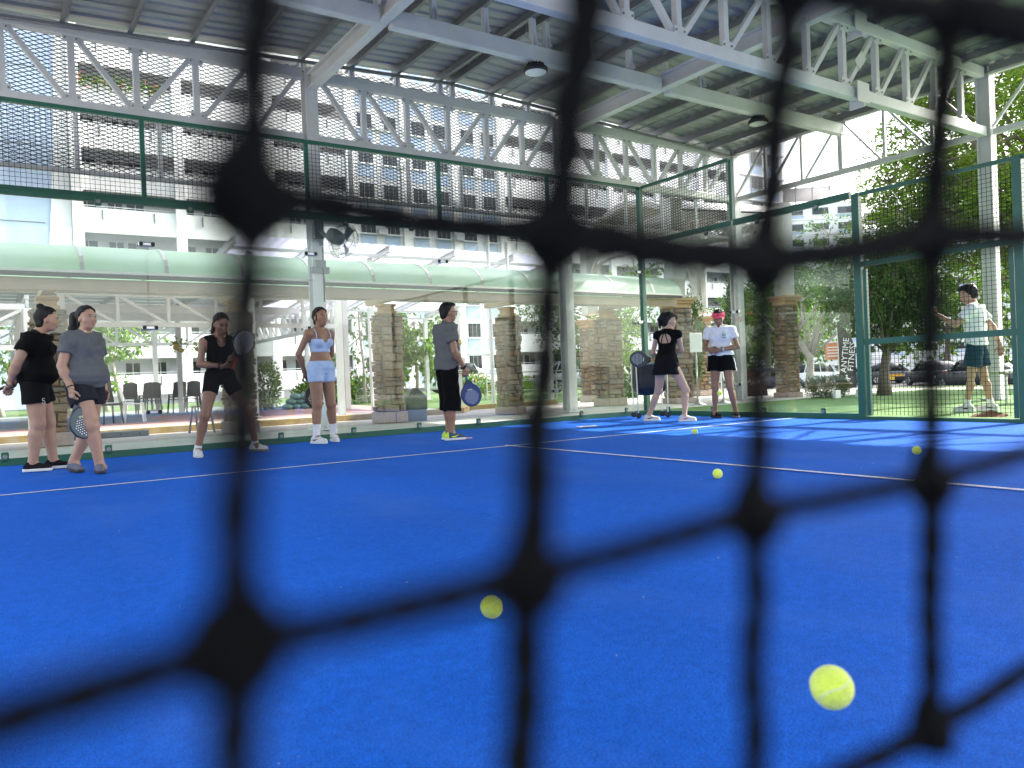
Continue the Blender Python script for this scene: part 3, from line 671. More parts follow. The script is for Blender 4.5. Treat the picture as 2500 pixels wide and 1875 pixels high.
def stone_pillar(x, y, w, h, lab, cap=True, plinth=0.16, rz=0.0, group='stone pillars of the covered walkway', taper=0.0):
    t = thing('stone_pillar', lab, 'pillar', (x, y, 0), rz, group)
    b = MB(); b.box((0, 0, h/2+plinth/2), (w-0.05, w-0.05, h-plinth)); b.build('core', M_CORE, t, local=True)
    if plinth:
        for s_ in (-1, 1):
            b = MB(); b.box((s_*(w/2+0.06)/2, 0, plinth/2), (w/2+0.055, w+0.13, plinth)); bevel(b.build('plinth_slab', M_PLINTH, t, local=True), 0.012)
    rr = random.Random(int(x*100)); 
    faces = [(0, -1), (1, 0), (-1, 0)]
    for fx, fy in faces:
        z = plinth; ang = math.atan2(fx, -fy)
        while z < h-0.03:
            hh = min(rr.choice((0.06, 0.085, 0.105, 0.13, 0.15)), h-z); u = -w/2
            while u < w/2-0.02:
                ww = min(rr.uniform(0.12, 0.30), w/2-u)
                if w/2-(u+ww) < 0.07: ww = w/2-u
                o = bpy.data.objects.new('stone', STONES[rr.randrange(15)]); COL.objects.link(o); o.parent = t
                dep = rr.uniform(0.035, 0.075); un = u+ww/2
                n = Vector((fx, fy, 0)); tv = Vector((-fy, fx, 0))
                p = n*(w/2-0.025+dep*0.35)+tv*un
                o.location = (p.x, p.y, z+hh/2); o.rotation_euler = (0, 0, ang); o.scale = (ww-0.010, dep, hh-0.009)
                u += ww
            z += hh
    if cap:
        if cap == 'big':
            for zz, k, th in ((h+0.05, 0.05, 0.10), (h+0.135, 0.14, 0.07), (h+0.20, 0.24, 0.06)):
                b = MB(); b.box((0, 0, zz), (w+k, w+k, th)); bevel(b.build('cap_moulding', M_CAP, t, local=True), 0.012)
        else:
            b = MB(); b.box((0, 0, h+0.03), (w*0.8, w*0.8, 0.06)); b.box((0, 0, h+0.10), (w*0.62, w*0.62, 0.08)); b.box((0, 0, h+0.165), (w*0.78, w*0.78, 0.05)); bevel(b.build('cap', M_CAP, t, local=True), 0.01)
    return t
stone_pillar(1.18, 13.45, 0.39, 2.02, 'stone pillar behind the two women at the far left', plinth=0.2)
stone_pillar(3.92, 13.45, 0.39, 2.02, 'stone pillar behind the woman in the black tank top', plinth=0.2)
stone_pillar(6.66, 13.4, 0.39, 2.02, 'stone pillar between the woman in pale blue and the man in grey', plinth=0.2)
stone_pillar(9.40, 13.4, 0.36, 2.02, 'slim stone pillar to the right of the man in grey', plinth=0.16)
stone_pillar(12.62, 13.95, 0.45, 2.05, 'stone pillar at the right end of the awning, left of the paddle', plinth=0.18)
GP = 'pavilion pillars with ochre caps'
stone_pillar(13.98, 13.05, 0.47, 2.22, 'ochre capped stone pillar behind the woman swinging a paddle', 'big', 0.12, R(-8), GP)
stone_pillar(17.0, 12.25, 0.38, 2.28, 'ochre capped stone pillar standing alone beside the hedge', 'big', 0.12, R(-8), GP)
stone_pillar(14.5, 16.8, 0.45, 2.05, 'ochre capped stone pillar farther back behind the end of the awning', 'big', 0.18, R(-8), GP)
stone_pillar(17.9, 15.9, 0.45, 2.1, 'ochre capped stone pillar at the rear of the pavilion behind the coach', 'big', 0.18, R(-8), GP)

# ---------------------------------------------------------------- covered walkway with the green vaulted awning
M_AWN = translucent_mat('mint_polycarbonate', (0.74, 0.90, 0.80), 0.6, 0.10, 0.3, 0.1, 1.2, dirt=(0.68, 0.86, 0.68))
M_BEAMW = mat('peach_beam_paint', (0.47, 0.36, 0.275), 0.7, var=0.06, scale=3, dirt=(0.36, 0.28, 0.23), dscale=1.0, damt=0.5)
M_ALU = mat('aluminium_trim', (0.55, 0.54, 0.50), 0.4, 0.6, var=0.1, scale=6, dirt=(0.3, 0.26, 0.2), dscale=3)
walk = thing('covered_walkway', 'covered walkway with pale green curved awning on stone pillars', 'walkway', (6, 13.5, 0))
AX0, AX1, AYC, AHW, AZ0, AH = -12.0, 13.65, 13.55, 1.02, 2.50, 0.49
def arc(t): a = math.pi*t; return AYC-AHW*math.cos(a), AZ0+AH*math.sin(a)
ribs = [1.57-1.115*k for k in range(12, 0, -1)]+[1.57+1.12*k for k in range(0, 11)]
ribs = [r_ for r_ in ribs if AX0 <= r_ <= AX1]
edges_ = [AX0]+ribs+[AX1]
for x0, x1 in zip(edges_[:-1], edges_[1:]):
    vs = []; fs = []; n = 14
    for x in (x0+0.004, x1-0.004):
        for th in (0.0, 0.006):
            for i in range(n+1): y, z = arc(i/n); vs.append((x, y, z+th))
    for th in (0, 1):
        o = th*(n+1)
        for i in range(n): fs.append((o+i, o+i+1, 2*(n+1)+o+i+1, 2*(n+1)+o+i))
    b = MB(); b.raw(vs, fs); b.build('awning_sheet', M_AWN, walk, True)
for x in ribs:
    b = MB(); n = 14; pr_ = [arc(i/n) for i in range(n+1)]
    for i in range(n): b.beam((x, pr_[i][0], pr_[i][1]+0.012), (x, pr_[i+1][0], pr_[i+1][1]+0.012), 0.055, 0.012)
    rb = b.build('rib', M_ALU, walk)
b = MB(); b.box(((AX0+AX1)/2, AYC-AHW-0.01, AZ0-0.015), (AX1-AX0, 0.05, 0.04)); b.build('eave_trim', M_ALU, walk)
b = MB(); b.box(((AX0+AX1)/2, AYC-AHW+0.02, AZ0-0.065), (AX1-AX0, 0.09, 0.05)); b.build('gutter', mat('dark_gutter', (0.09, 0.08, 0.07), 0.5), walk)
b = MB(); b.box(((AX0+AX1)/2, AYC-0.80, AZ0-0.175), (AX1-AX0, 0.12, 0.17)); b.build('front_beam', M_BEAMW, walk)
b = MB(); b.box(((AX0+AX1)/2, AYC+0.80, AZ0+0.01), (AX1-AX0, 0.12, 0.15)); b.build('rear_beam', M_BEAMW, walk)
b = MB(); b.box(((AX0+AX1)/2, AYC+AHW-0.02, AZ0-0.05), (AX1-AX0, 0.06, 0.09)); b.build('rear_gutter', M_ALU, walk)
for i in range(20):
    x = -10.9+1.28*i
    if x < AX1: b = MB(); b.beam((x, AYC-0.735, AZ0-0.14), (x, AYC+0.735, AZ0-0.04), 0.08, 0.08); b.build('cross_beam', M_BEAMW, walk)
for x in (1.18, 3.92, 6.66, 9.40, 12.62):
    b = MB(); b.box((x, AYC, AZ0-0.20), (0.16, 1.2, 0.09)); b.build('bearer', M_BEAMW, walk)

# ---------------------------------------------------------------- lattice pavilion at the right
pav = thing('lattice_pavilion', 'pale pavilion with lattice panels and arches on ochre capped pillars', 'pavilion', (15.8, 14.5, 0))
PC = {'a': (13.98, 13.05), 'b': (17.0, 12.25), 'c': (14.5, 16.8), 'd': (17.9, 15.9)}
M_PAV = mat('pavilion_paint', (0.58, 0.57, 0.53), 0.6, var=0.05, scale=3, dirt=(0.4, 0.39, 0.35), dscale=1.5, damt=0.4)
for k, (x, y) in PC.items():
    b = MB(); b.box((x, y, 3.62), (0.34, 0.34, 2.40), rz=R(-8)); bevel(b.build('column', M_PAV, pav), 0.01)
def lattice(p, q, z0, z1, arch=True):
    p = Vector((*p, 0)); q = Vector((*q, 0)); d = (q-p); L = d.length; d /= L; b = MB(); st = 0.155; k0 = 0.19
    n = Vector((-d.y, d.x, 0)); zc = z0; Ra = L/2-0.2
    def arcz(u): return z0+0.55+math.sqrt(max(0, 1-((u-L/2)/Ra)**2))*0.62 if abs(u-L/2) < Ra else z0
    for sg in (1, -1):
        off = n*(0.006*sg)
        for i in range(-40, 60):
            # line z = z0 + sg*(u - c)
            c = i*st*1.3; us = [k0+(L-2*k0)*t/50 for t in range(51)]
            ok = [u for u in us if z0 <= z0+1.15*sg*(u-c) <= z1 and (not arch or z0+1.15*sg*(u-c) > arcz(u)+0.03)]
            run = []
            for u in us:
                if u in ok: run.append(u)
                elif run:
                    if len(run) > 1: b.beam(p+d*run[0]+off+Vector((0,0,z0+1.15*sg*(run[0]-c))), p+d*run[-1]+off+Vector((0,0,z0+1.15*sg*(run[-1]-c))), 0.011, 0.026)
                    run = []
            if len(run) > 1: b.beam(p+d*run[0]+off+Vector((0,0,z0+1.15*sg*(run[0]-c))), p+d*run[-1]+off+Vector((0,0,z0+1.15*sg*(run[-1]-c))), 0.011, 0.026)
    lt = b.build('lattice_panel', M_PAV, pav)
    if arch:
        b = MB(); pts = []
        for i in range(25): u = L/2-Ra+2*Ra*i/24; pts.append((u, arcz(u)))
        for (u, z), (u2, z2) in zip(pts[:-1], pts[1:]): b.beam(p+d*u+Vector((0,0,z)), p+d*u2+Vector((0,0,z2)), 0.09, 0.07)
        b.build('arch', M_PAV, pav)
    for z in ((z1+0.09,) if arch else (z0-0.05, z1+0.09)):
        b = MB(); b.beam(p+d*0.172+Vector((0,0,z)), q-d*0.172+Vector((0,0,z)), 0.14, 0.18); b.build('beam', M_PAV, pav)
lattice(PC['a'], PC['c'], 3.0, 4.35); lattice(PC['a'], PC['b'], 2.7, 4.35); lattice(PC['c'], PC['d'], 3.0, 4.35); lattice(PC['b'], PC['d'], 2.9, 4.35)
def vault(p, q, p2, q2, z, h):
    vs = []; n = 16
    for (a_, c_) in ((p, q), (p2, q2)):
        for th in (0, 0.05):
            for i in range(n+1):
                u = i/n; vs.append((a_[0]+(c_[0]-a_[0])*u, a_[1]+(c_[1]-a_[1])*u, z+h*math.sin(math.pi*u)+th))
    m = n+1; fs = []
    for i in range(n): fs += [(i, i+1, 2*m+i+1, 2*m+i), (m+i, 3*m+i, 3*m+i+1, m+i+1), (i, m+i, m+i+1, i+1), (2*m+i, 2*m+i+1, 3*m+i+1, 3*m+i)]
    b = MB(); b.raw(vs, fs); b.build('vault_roof', M_ROOF2_, pav, True)
M_ROOF2_ = mat('pavilion_roof_sheet', (0.42, 0.42, 0.41), 0.6, var=0.1, scale=2)
vault((13.98, 13.05), (14.5, 16.8), (17.0, 12.25), (17.9, 15.9), 4.55, 0.55)
for (x, y), (x2, y2) in (((13.97, 13.0), (14.49, 16.85)), ((17.02, 12.2), (17.92, 15.95))):
    b = MB()
    for i in range(16):
        u, u2 = i/16, (i+1)/16
        b.beam((x+(x2-x)*u, y+(y2-y)*u, 4.52+0.55*math.sin(math.pi*u)), (x+(x2-x)*u2, y+(y2-y)*u2, 4.52+0.55*math.sin(math.pi*u2)), 0.16, 0.14)
    b.build('arched_rim', M_PAV, pav)
# canopy edge reaching from the pavilion to the walkway
b = MB(); b.prism([(12.7, 14.8, 2.42), (14.0, 13.3, 2.52), (14.1, 13.4, 2.52), (12.8, 14.95, 2.42)], (0, 0, 0.10)); b.build('link_beam', M_PAV, pav)

# ---------------------------------------------------------------- second trussed shelter behind the walkway (left) and its clear canopy
sh2 = thing('trussed_shelter', 'white trussed shelter with grey roof seen under the awning at left', 'shelter', (2, 26, 0.06))
M_ROOF2 = mat('grey_roof_sheet', (0.30, 0.31, 0.31), 0.5, 0.3, var=0.1, scale=1)
def truss_a(y, x0, x1, zt, zb, nn, par, name='truss', sc=0.1):
    b = MB(); b.beam((x0, y, zt), (x1, y, zt), sc, sc*1.2); b.beam((x0, y, zb), (x1, y, zb), sc, sc*1.1); t = b.build(name, M_WHITE, par)
    for i in range(nn+1):
        x = x0+(x1-x0)*i/nn; w = MB(); w.beam((x, y, zb+0.05), (x, y, zt-0.06), sc*0.75, sc*0.75, up=(0,1,0)); w.build('web_member', M_WHITE, t)
        if i < nn:
            x2 = x0+(x1-x0)*(i+1)/nn; w = MB()
            if i < nn/2: w.beam((x+0.06, y, zt-0.06), (x2-0.06, y, zb+0.05), sc*0.65, sc*0.65, up=(0,1,0))
            else: w.beam((x+0.06, y, zb+0.05), (x2-0.06, y, zt-0.06), sc*0.65, sc*0.65, up=(0,1,0))
            w.build('web_member', M_WHITE, t)
def truss_b(x, y0, y1, zt, zb, nn, par, sc=0.1):
    b = MB(); b.beam((x, y0, zt), (x, y1, zt), sc, sc*1.2); b.beam((x, y0, zb), (x, y1, zb), sc, sc*1.1); t = b.build('truss', M_WHITE, par)
    for i in range(nn+1):
        y = y0+(y1-y0)*i/nn; w = MB(); w.beam((x, y, zb+0.05), (x, y, zt-0.06), sc*0.75, sc*0.75, up=(1,0,0)); w.build('web_member', M_WHITE, t)
        if i < nn:
            y2 = y0+(y1-y0)*(i+1)/nn; w = MB(); a, c = (zt-0.06, zb+0.05) if i < nn/2 else (zb+0.05, zt-0.06)
            w.beam((x, y+0.06, a), (x, y2-0.06, c), sc*0.65, sc*0.65, up=(1,0,0)); w.build('web_member', M_WHITE, t)
truss_a(21.0, 2.0, 8.9, 3.16, 2.41, 6, sh2)
truss_a(19.2, -9, 1.15, 2.63, 1.78, 7, sh2)
truss_a(30.0, 2.0, 8.9, 3.25, 2.45, 6, sh2); truss_a(30.0, -9, 1.9, 3.25, 2.45, 8, sh2)
truss_b(8.9, 21.1, 29.9, 3.20, 2.45, 12, sh2); truss_b(2.0, 21.1, 29.9, 3.2, 2.45, 8, sh2, 0.08); truss_b(1.2, 19.3, 29.9, 2.85, 1.78, 9, sh2, 0.08)
for x, y, h in ((1.95, 21, 3.2), (8.95, 21, 3.25), (8.95, 30, 3.3), (1.95, 30, 3.2), (-9, 19.2, 2.7), (1.2, 19.2, 2.6), (5.5, 30, 3.2), (-4, 30, 3.2)):
    b = MB(); b.box((x, y, h/2), (0.15, 0.15, h)); b.build('column', M_WHITE, sh2)
for k in range(15):
    b = MB(); b.prism([(-9.5+0, 18.9+0.82*k, 3.38), (8.0, 18.9+0.82*k, 3.38), (8.0, 18.9+0.80*k+0.82, 3.38), (-9.5, 18.9+0.80*k+0.82, 3.38)], (0, 0, 0.03)); b.build('roof_sheet', M_ROOF2, sh2)
for k in range(9):
    x = -9+2.05*k; b = MB(); b.box((x, 25, 3.30), (0.07, 12.2, 0.13)); b.build('purlin', M_PURLIN, sh2)
for y in (23.5, 26, 28): b = MB(); b.box((0, y, 3.05), (17, 0.12, 0.22)); b.build('tie_beam', M_WHITE, sh2)
# clear purple-grey polycarbonate canopy with rafters
can = thing('clear_canopy', 'clear lilac tinted canopy on white steel frame behind the awning and fan', 'canopy', (10, 22, 0.06))
M_POLY = translucent_mat('lilac_polycarbonate', (0.62, 0.62, 0.78), 0.72, 0.1, 0.2, 0.1, 2.0)
def cz(y): return 4.25-(y-18.0)*0.105
for k in range(13):
    x0 = 5.2+k*0.72; b = MB()
    n = 6; xs_ = [x0+0.72*i/n for i in range(n+1)]
    vs = []
    for y in (18.1, 26.5):
        for i, x in enumerate(xs_): vs.append((x-(y-18)*0.0, y, cz(y)+(0.012 if i % 2 else 0)))
    b.raw(vs, [(i, i+1, n+1+i+1, n+1+i) for i in range(n)]); b.build('canopy_sheet', M_POLY, can)
for x in (5.2, 7.1, 9.0, 10.9, 12.8, 14.5): b = MB(); b.ibeam((x, 18.0, cz(18)-0.12), (x, 26.6, cz(26.6)-0.12), 0.09, 0.16, 0.02); b.build('rafter', M_WHITE, can)
for y in (18.3, 20.0, 21.7, 23.4, 25.1, 26.4): b = MB(); b.box((9.9, y, cz(y)-0.235), (9.6, 0.08, 0.07)); b.build('purlin', M_WHITE, can)
for x, y in ((5.6, 18.4), (8.6, 18.4), (14.3, 18.5), (6.9, 16.35), (5.5, 26), (9.6, 26), (14.2, 26)):
    b = MB(); b.box((x, y, (cz(y)-0.28)/2), (0.13, 0.13, cz(y)-0.28)); p = b.build('post', M_WHITE, can)
    b = MB(); b.box((x, y, 0.075), (0.26, 0.26, 0.015)); b.build('base_plate', M_WHITE, p)

# gusset plates with bolts at the truss nodes nearest the camera
for y_, xs_, zs_ in ((6.7, [7.575+.868*i for i in range(-8, 9)], (Z_TC-.13, Z_LC+.125)), (12.4, [c0+.95+(5.217-1.9)/4*i for c0 in CX[:3] for i in range(5)], (Z_TC-.125, Z_LC+.11))):
    for x_ in xs_:
        for z_ in zs_:
            gp = shared('gusset_plate', 'gp', mbox((.20, .010, .11)), M_WHITE, (x_, y_-.048, z_), shelter)
            for dx_ in (-.07, .07): shared('bolt', 'gb', mbox((.022, .016, .022)), M_PURLIN, (x_+dx_, y_-.058, z_), gp)
# ---------------------------------------------------------------- foliage
def leaf_mat(name, c0, c1, trans=0.35):
    m = bpy.data.materials.new(name); m.use_nodes = True; t = m.node_tree; t.nodes.remove(t.nodes['Principled BSDF']); o = t.nodes['Material Output']
    g = t.nodes.new('ShaderNodeNewGeometry'); r = t.nodes.new('ShaderNodeValToRGB'); t.links.new(g.outputs['Random Per Island'], r.inputs[0])
    r.color_ramp.elements[0].color = (*c0, 1); r.color_ramp.elements[1].color = (*c1, 1)
    d = t.nodes.new('ShaderNodeBsdfPrincipled'); d.inputs['Roughness'].default_value = 0.6; d.inputs['Specular IOR Level'].default_value = 0.3; tl = t.nodes.new('ShaderNodeBsdfTranslucent')
    mul = t.nodes.new('ShaderNodeMix'); mul.data_type = 'RGBA'; mul.blend_type = 'MULTIPLY'; mul.inputs[0].default_value = 1; mul.inputs[7].default_value = (1.2, 1.35, 0.5, 1)
    t.links.new(r.outputs[0], d.inputs['Base Color']); t.links.new(r.outputs[0], mul.inputs[6]); t.links.new(mul.outputs[2], tl.inputs[0])
    x = t.nodes.new('ShaderNodeMixShader'); x.inputs[0].default_value = trans; t.links.new(d.outputs[0], x.inputs[1]); t.links.new(tl.outputs[0], x.inputs[2]); t.links.new(x.outputs[0], o.inputs[0])
    MATS[name] = m; return m
L_TREE = leaf_mat('feathery_leaf', (0.035, 0.085, 0.012), (0.12, 0.20, 0.035))
L_BIG = leaf_mat('bright_feathery_leaf', (0.065, 0.13, 0.018), (0.22, 0.31, 0.055), 0.45)
L_DENSE = leaf_mat('dense_leaf', (0.03, 0.07, 0.012), (0.10, 0.17, 0.03), 0.3)
L_DARK = leaf_mat('dense_dark_leaf', (0.018, 0.045, 0.010), (0.07, 0.12, 0.025), 0.2)
L_LIGHT = leaf_mat('light_leaf', (0.06, 0.13, 0.02), (0.17, 0.27, 0.06), 0.4)
L_PINK = leaf_mat('pink_flower', (0.45, 0.08, 0.16), (0.6, 0.22, 0.3), 0.4)
M_BARK = mat('grey_bark', (0.17, 0.14, 0.11), 0.9, var=0.25, scale=6, bump=0.7, bscale=18, stretch=(1, 1, 0.35))
M_PALEBARK = mat('pale_bark', (0.36, 0.33, 0.29), 0.9, var=0.2, scale=8, bump=0.4, bscale=25)
def leaves(C, D, ln, wd, rg, jit=0.5):
    """one leaf (diamond folded along its midrib) per centre C, pointing roughly along D"""
    n = len(C); D = D+rg.normal(0, jit, D.shape); D /= np.linalg.norm(D, axis=1)[:,None]+1e-9
    A = rg.normal(0, 1, (n, 3)); A -= (A*D).sum(1)[:,None]*D; A /= np.linalg.norm(A, axis=1)[:,None]+1e-9
    L = ln*rg.uniform(0.7, 1.3, (n, 1)); Wd = wd*rg.uniform(0.7, 1.3, (n, 1)); N = np.cross(D, A)
    V = np.stack([C, C+D*L*0.5+A*Wd*0.5+N*Wd*0.15, C+D*L, C+D*L*0.5-A*Wd*0.5+N*Wd*0.15], 1).reshape(-1, 3)
    return V, np.arange(4*n).reshape(n, 4)
def branch_path(p, d, L, n, rg, wob=0.18, grav=0.0):
    pts = [np.array(p, float)]; d = np.array(d, float); d /= np.linalg.norm(d)
    for i in range(n):
        d = d+rg.normal(0, wob, 3)+np.array([0, 0, grav]); d /= np.linalg.norm(d); pts.append(pts[-1]+d*L/n)
    return pts
def tree(name, lab, cat, base, trunk_pts, r0, clusters, ntw, nlf, ln, wd, lm, bark, seed, droop=-0.25, twig_l=0.8, group=None, feather=False):
    """trunk polyline, one limb to each leaf cluster (centre, radius), twigs with leaves spread through every cluster"""
    rg = np.random.default_rng(seed); t = thing(name, lab, cat, base, 0, group)
    B = np.array(base, float); tp = [np.array(p, float)+B for p in trunk_pts]
    b = MB(); n = len(tp); b.tube(tp, [r0*(1-0.55*i/(n-1))*(1.35 if i == 0 else 1) for i in range(n)], 9); b.build('trunk', bark, t, True)
    lb = MB(); CC = []; DD = []
    for (c, r) in clusters:
        c = np.array(c, float)+B; r = np.array(r if hasattr(r, '__len__') else (r, r, r), float)
        s = tp[rg.integers(max(1, n//2), n)]
        mid = (s+c)/2+rg.normal(0, 0.12*np.linalg.norm(c-s), 3)+np.array([0, 0, 0.08*np.linalg.norm(c-s)]); k = r0*0.30
        lb.tube([s, s*.5+mid*.5+rg.normal(0, .03, 3), mid, mid*.4+c*.6, c], [k, k*.8, k*.6, k*.42, k*.22], 6)
        for q in range(ntw):
            u = rg.normal(0, 1, 3); u /= np.linalg.norm(u); p = c+u*r*rg.uniform(0.15, 1.0)**0.6
            if q % 4 == 0: lb.tube([c, (c+p)/2+rg.normal(0, .05, 3), p], [k*.2, k*.13, k*.07], 4)
            d = u*0.8+rg.normal(0, .5, 3)+np.array([0, 0, droop]); pts = branch_path(p, d, twig_l*rg.uniform(.5, 1.2), 5, rg, 0.22, droop*0.35)
            pts = np.array(pts); m = nlf
            tt = np.sort(rg.uniform(0, 5, m)); i0 = np.minimum(tt.astype(int), 4); f = (tt-i0)[:,None]
            cc = pts[i0]*(1-f)+pts[i0+1]*f; dd = pts[i0+1]-pts[i0]; dd /= np.linalg.norm(dd, axis=1)[:,None]
            if feather:
                sd = np.cross(dd, [0, 0, 1.0]); sd /= np.linalg.norm(sd, axis=1)[:,None]+1e-6; dd = dd*0.5+sd*np.where(np.arange(m) % 2, 1, -1)[:,None]
            else: cc = cc+rg.normal(0, 0.05*twig_l, cc.shape); dd = dd+u*0.5
            CC.append(cc); DD.append(dd)
    lb.build('limbs', bark, t, True)
    V, F = leaves(np.concatenate(CC), np.concatenate(DD), ln, wd, rg, 0.35)
    np_mesh('crown', V, F, lm, t)
    return t
rg0 = np.random.default_rng(3)
cl = []
for i in range(46):
    u = rg0.normal(0, 1, 3); u /= np.linalg.norm(u); k = rg0.uniform(0.45, 1.0)
    cl.append(((1.3+u[0]*4.1*k, 0.3+u[1]*3.6*k, 7.4+u[2]*4.0*k), rg0.uniform(0.7, 1.15)))
for dx, dy, dz in ((-2.5, 2.6, 4.2), (-1.8, 2.0, 3.8), (-.8, 1.2, 4.3), (-2.8, 2.9, 5.0), (-1.5, 1.7, 5.1), (-.4, .8, 5.6), (-2.2, 2.2, 6.0), (-3.4, 1.9, 6.8), (-3.7, 2.2, 5.6), (-3.0, 1.6, 8.0), (-2.4, 1.2, 4.6), (-3.3, 2.0, 4.9), (-1.2, .5, 4.0), (0.2, -1.6, 3.6), (1.5, -3.0, 3.4), (2.4, -3.6, 4.2), (1.0, -2.2, 4.8)): cl.append(((dx, dy, dz), 0.8))
tree('feathery_tree', 'big spreading tree with feathery drooping leaves outside the right side of the roof', 'tree', (24.3, 9.3, -0.02), [(0, 0, 0), (0.1, 0, 1.2), (0.25, 0.1, 2.6), (0.4, 0.1, 4.2), (0.9, 0.1, 6)], 0.26, cl, 115, 17, 0.125, 0.042, L_BIG, M_BARK, 11, -0.35, 0.8, feather=True)
cl = [((rg0.normal(0.3, .55), rg0.normal(0, .5), 2.45+rg0.normal(0, .55)), 0.45) for i in range(26)]
tree('dense_tree', 'small leaning tree with a dense dark crown behind the gate', 'tree', (17.72, 10.15, -0.01), [(0, 0, 0), (0.0, 0, 0.5), (0.15, 0, 1.0), (0.25, 0, 1.6), (.25, 0, 2.3)], 0.13, cl, 75, 15, 0.075, 0.04, L_DENSE, M_BARK, 12, -0.1, 0.35)
cl = [((rg0.normal(0.6, 1.3), rg0.normal(0, 1.3), 4.9+rg0.normal(0, .7)), (1.1, 1.1, .7)) for i in range(18)]
tree('forked_tree', 'forked pale barked tree beyond the hedge by the parked white car', 'tree', (28.4, 19.6, -0.72), [(0, 0, 0), (0, 0, .9), (0.1, 0, 1.8), (-.4, .3, 2.8), (-0.7, .4, 4.0)], 0.2, cl, 60, 14, 0.13, 0.05, L_TREE, M_PALEBARK, 13, -0.2, 0.6)
cl = [((rg0.normal(0, 2.2), rg0.normal(0, 2.2), 6.0+rg0.normal(0, 1.6)), 1.3) for i in range(20)]
tree('roadside_tree', 'full green tree across the car park behind the man in white', 'tree', (42, 14, -0.72), [(0, 0, 0), (0, 0, 2), (.2, 0, 4), (.1, 0, 6)], 0.25, cl, 40, 13, 0.24, 0.10, L_TREE, M_BARK, 14, -0.2, 0.9)
cl = [((rg0.normal(0, 2.0), rg0.normal(0, 2.0), 5.2+rg0.normal(0, 1.3)), 1.2) for i in range(18)]
tree('roadside_tree', 'full green tree far behind the forked tree near the distant blocks', 'tree', (47, 36, -0.72), [(0, 0, 0), (0, 0, 2), (.2, 0, 4), (.1, 0, 5)], 0.25, cl, 40, 13, 0.26, 0.11, L_TREE, M_BARK, 15, -0.2, 0.9)
for i, (x, y, lab) in enumerate(((62, 44, 'leafy tree far across the car park left of the taxi'), (66, 33, 'leafy tree far across the car park above the taxi'), (68, 24, 'leafy tree far across the car park left of the man in white'), (62, 13, 'leafy tree far across the car park at the right edge'), (70, 52, 'leafy tree far across the car park below the distant block'))):
    cl = [((rg0.normal(0, 2.6), rg0.normal(0, 2.6), 5.2+rg0.normal(0, 1.9)), 1.7) for k in range(20)]
    tree('far_tree', lab, 'tree', (x, y, -.72), [(0, 0, 0), (0, 0, 2), (.2, 0, 4), (.1, 0, 5.5)], 0.28, cl, 34, 13, 0.34, 0.15, L_TREE, M_BARK, 70+i, -.2, 1.1, 'trees on the far side of the car park')
cl = [((rg0.normal(0, 1.5), rg0.normal(0, 1.0), 2.6+rg0.normal(0, .9)), 0.75) for i in range(18)]
tree('bushy_tree', 'bushy green tree behind the lattice pavilion', 'tree', (20.3, 22.5, 0), [(0, 0, 0), (0, 0, .8), (.1, 0, 1.6), (0, 0, 2.6)], 0.12, cl, 55, 13, 0.12, 0.055, L_TREE, M_BARK, 16, -0.15, 0.5)
cl = [((rg0.normal(0, .75), rg0.normal(0, .6), 2.7+rg0.normal(0, .85)), 0.5) for i in range(15)]
tree('light_tree', 'light green large leaved tree left of the man in the grey shirt', 'tree', (14.2, 26.9, 0.05), [(0, 0, 0), (0.05, 0, 1), (-.05, 0, 2), (0, 0, 3)], 0.07, cl, 32, 9, 0.20, 0.10, L_LIGHT, M_PALEBARK, 17, -0.3, 0.5)
cl = [((rg0.normal(0, .75), rg0.normal(0, .5), 2.1+rg0.normal(0, .9)), 0.35) for i in range(13)]
tree('slender_tree', 'slender bare stemmed tree with few leaves right of the woman in pale blue', 'tree', (11.6, 25.9, 0.05), [(0, 0, 0), (0.03, 0, 1.2), (-.08, 0, 2.4), (-0.12, 0, 3.7)], 0.06, cl, 12, 9, 0.16, 0.07, L_LIGHT, M_PALEBARK, 18, -0.2, 0.4)
for i, (x, y, lab) in enumerate(((4.2, 35.4, 'pale trunked frangipani left of the stacked chairs'), (5.0, 36.5, 'second pale trunked frangipani closer to the stacked chairs'), (0.6, 34.5, 'pale trunked frangipani at the left edge behind the woman in black'))):
    cl = [((rg0.normal(0.3, .8), rg0.normal(0, .6), 3.0+rg0.normal(0, .6)), 0.35) for k in range(12)]
    tree('frangipani_tree', lab, 'tree', (x, y, 0.05), [(0.35, 0, 0), (.1, 0, 1.1), (-.05, 0, 2), (-.2, 0, 3)], 0.11, cl, 12, 9, 0.24, 0.08, L_LIGHT, M_PALEBARK, 20+i, -0.1, 0.4, 'frangipani trees behind the left shelter')
def shrub(name, lab, x, y, z, r, h, n, ln, lm, seed, group=None, flowers=0):
    rg = np.random.default_rng(seed); t = thing(name, lab, 'shrub', (x, y, z), 0, group)
    u = rg.normal(0, 1, (n, 3)); u /= np.linalg.norm(u, axis=1)[:,None]; k = rg.uniform(0.3, 1, (n, 1))**0.5
    lump = 1+0.22*np.sin(u[:,:1]*5+seed)*np.cos(u[:,1:2]*4+seed*2)
    C = u*k*lump*np.array([r[0], r[1], h/2])+np.array([x, y, z+h/2]); C[:,2] = np.maximum(C[:,2], z+0.02)
    V, F = leaves(C, u+np.array([0, 0, .3]), ln, ln*0.45, rg, 0.5); np_mesh('foliage', V, F, lm, t)
    b = MB()
    for i in range(7): a = rg.uniform(0, 6.28); b.tube([(x+.05*math.cos(a), y+.05*math.sin(a), z), (x+r[0]*.5*math.cos(a), y+r[1]*.5*math.sin(a), z+h*.6)], [0.015, 0.006], 5)
    b.build('stems', M_BARK, t)
    if flowers:
        q = rg.choice(n, flowers); V, F = leaves(C[q]+u[q]*0.05, u[q], ln*0.9, ln*0.7, rg, 0.6); np_mesh('flowers', V, F, L_PINK, t)
    return t
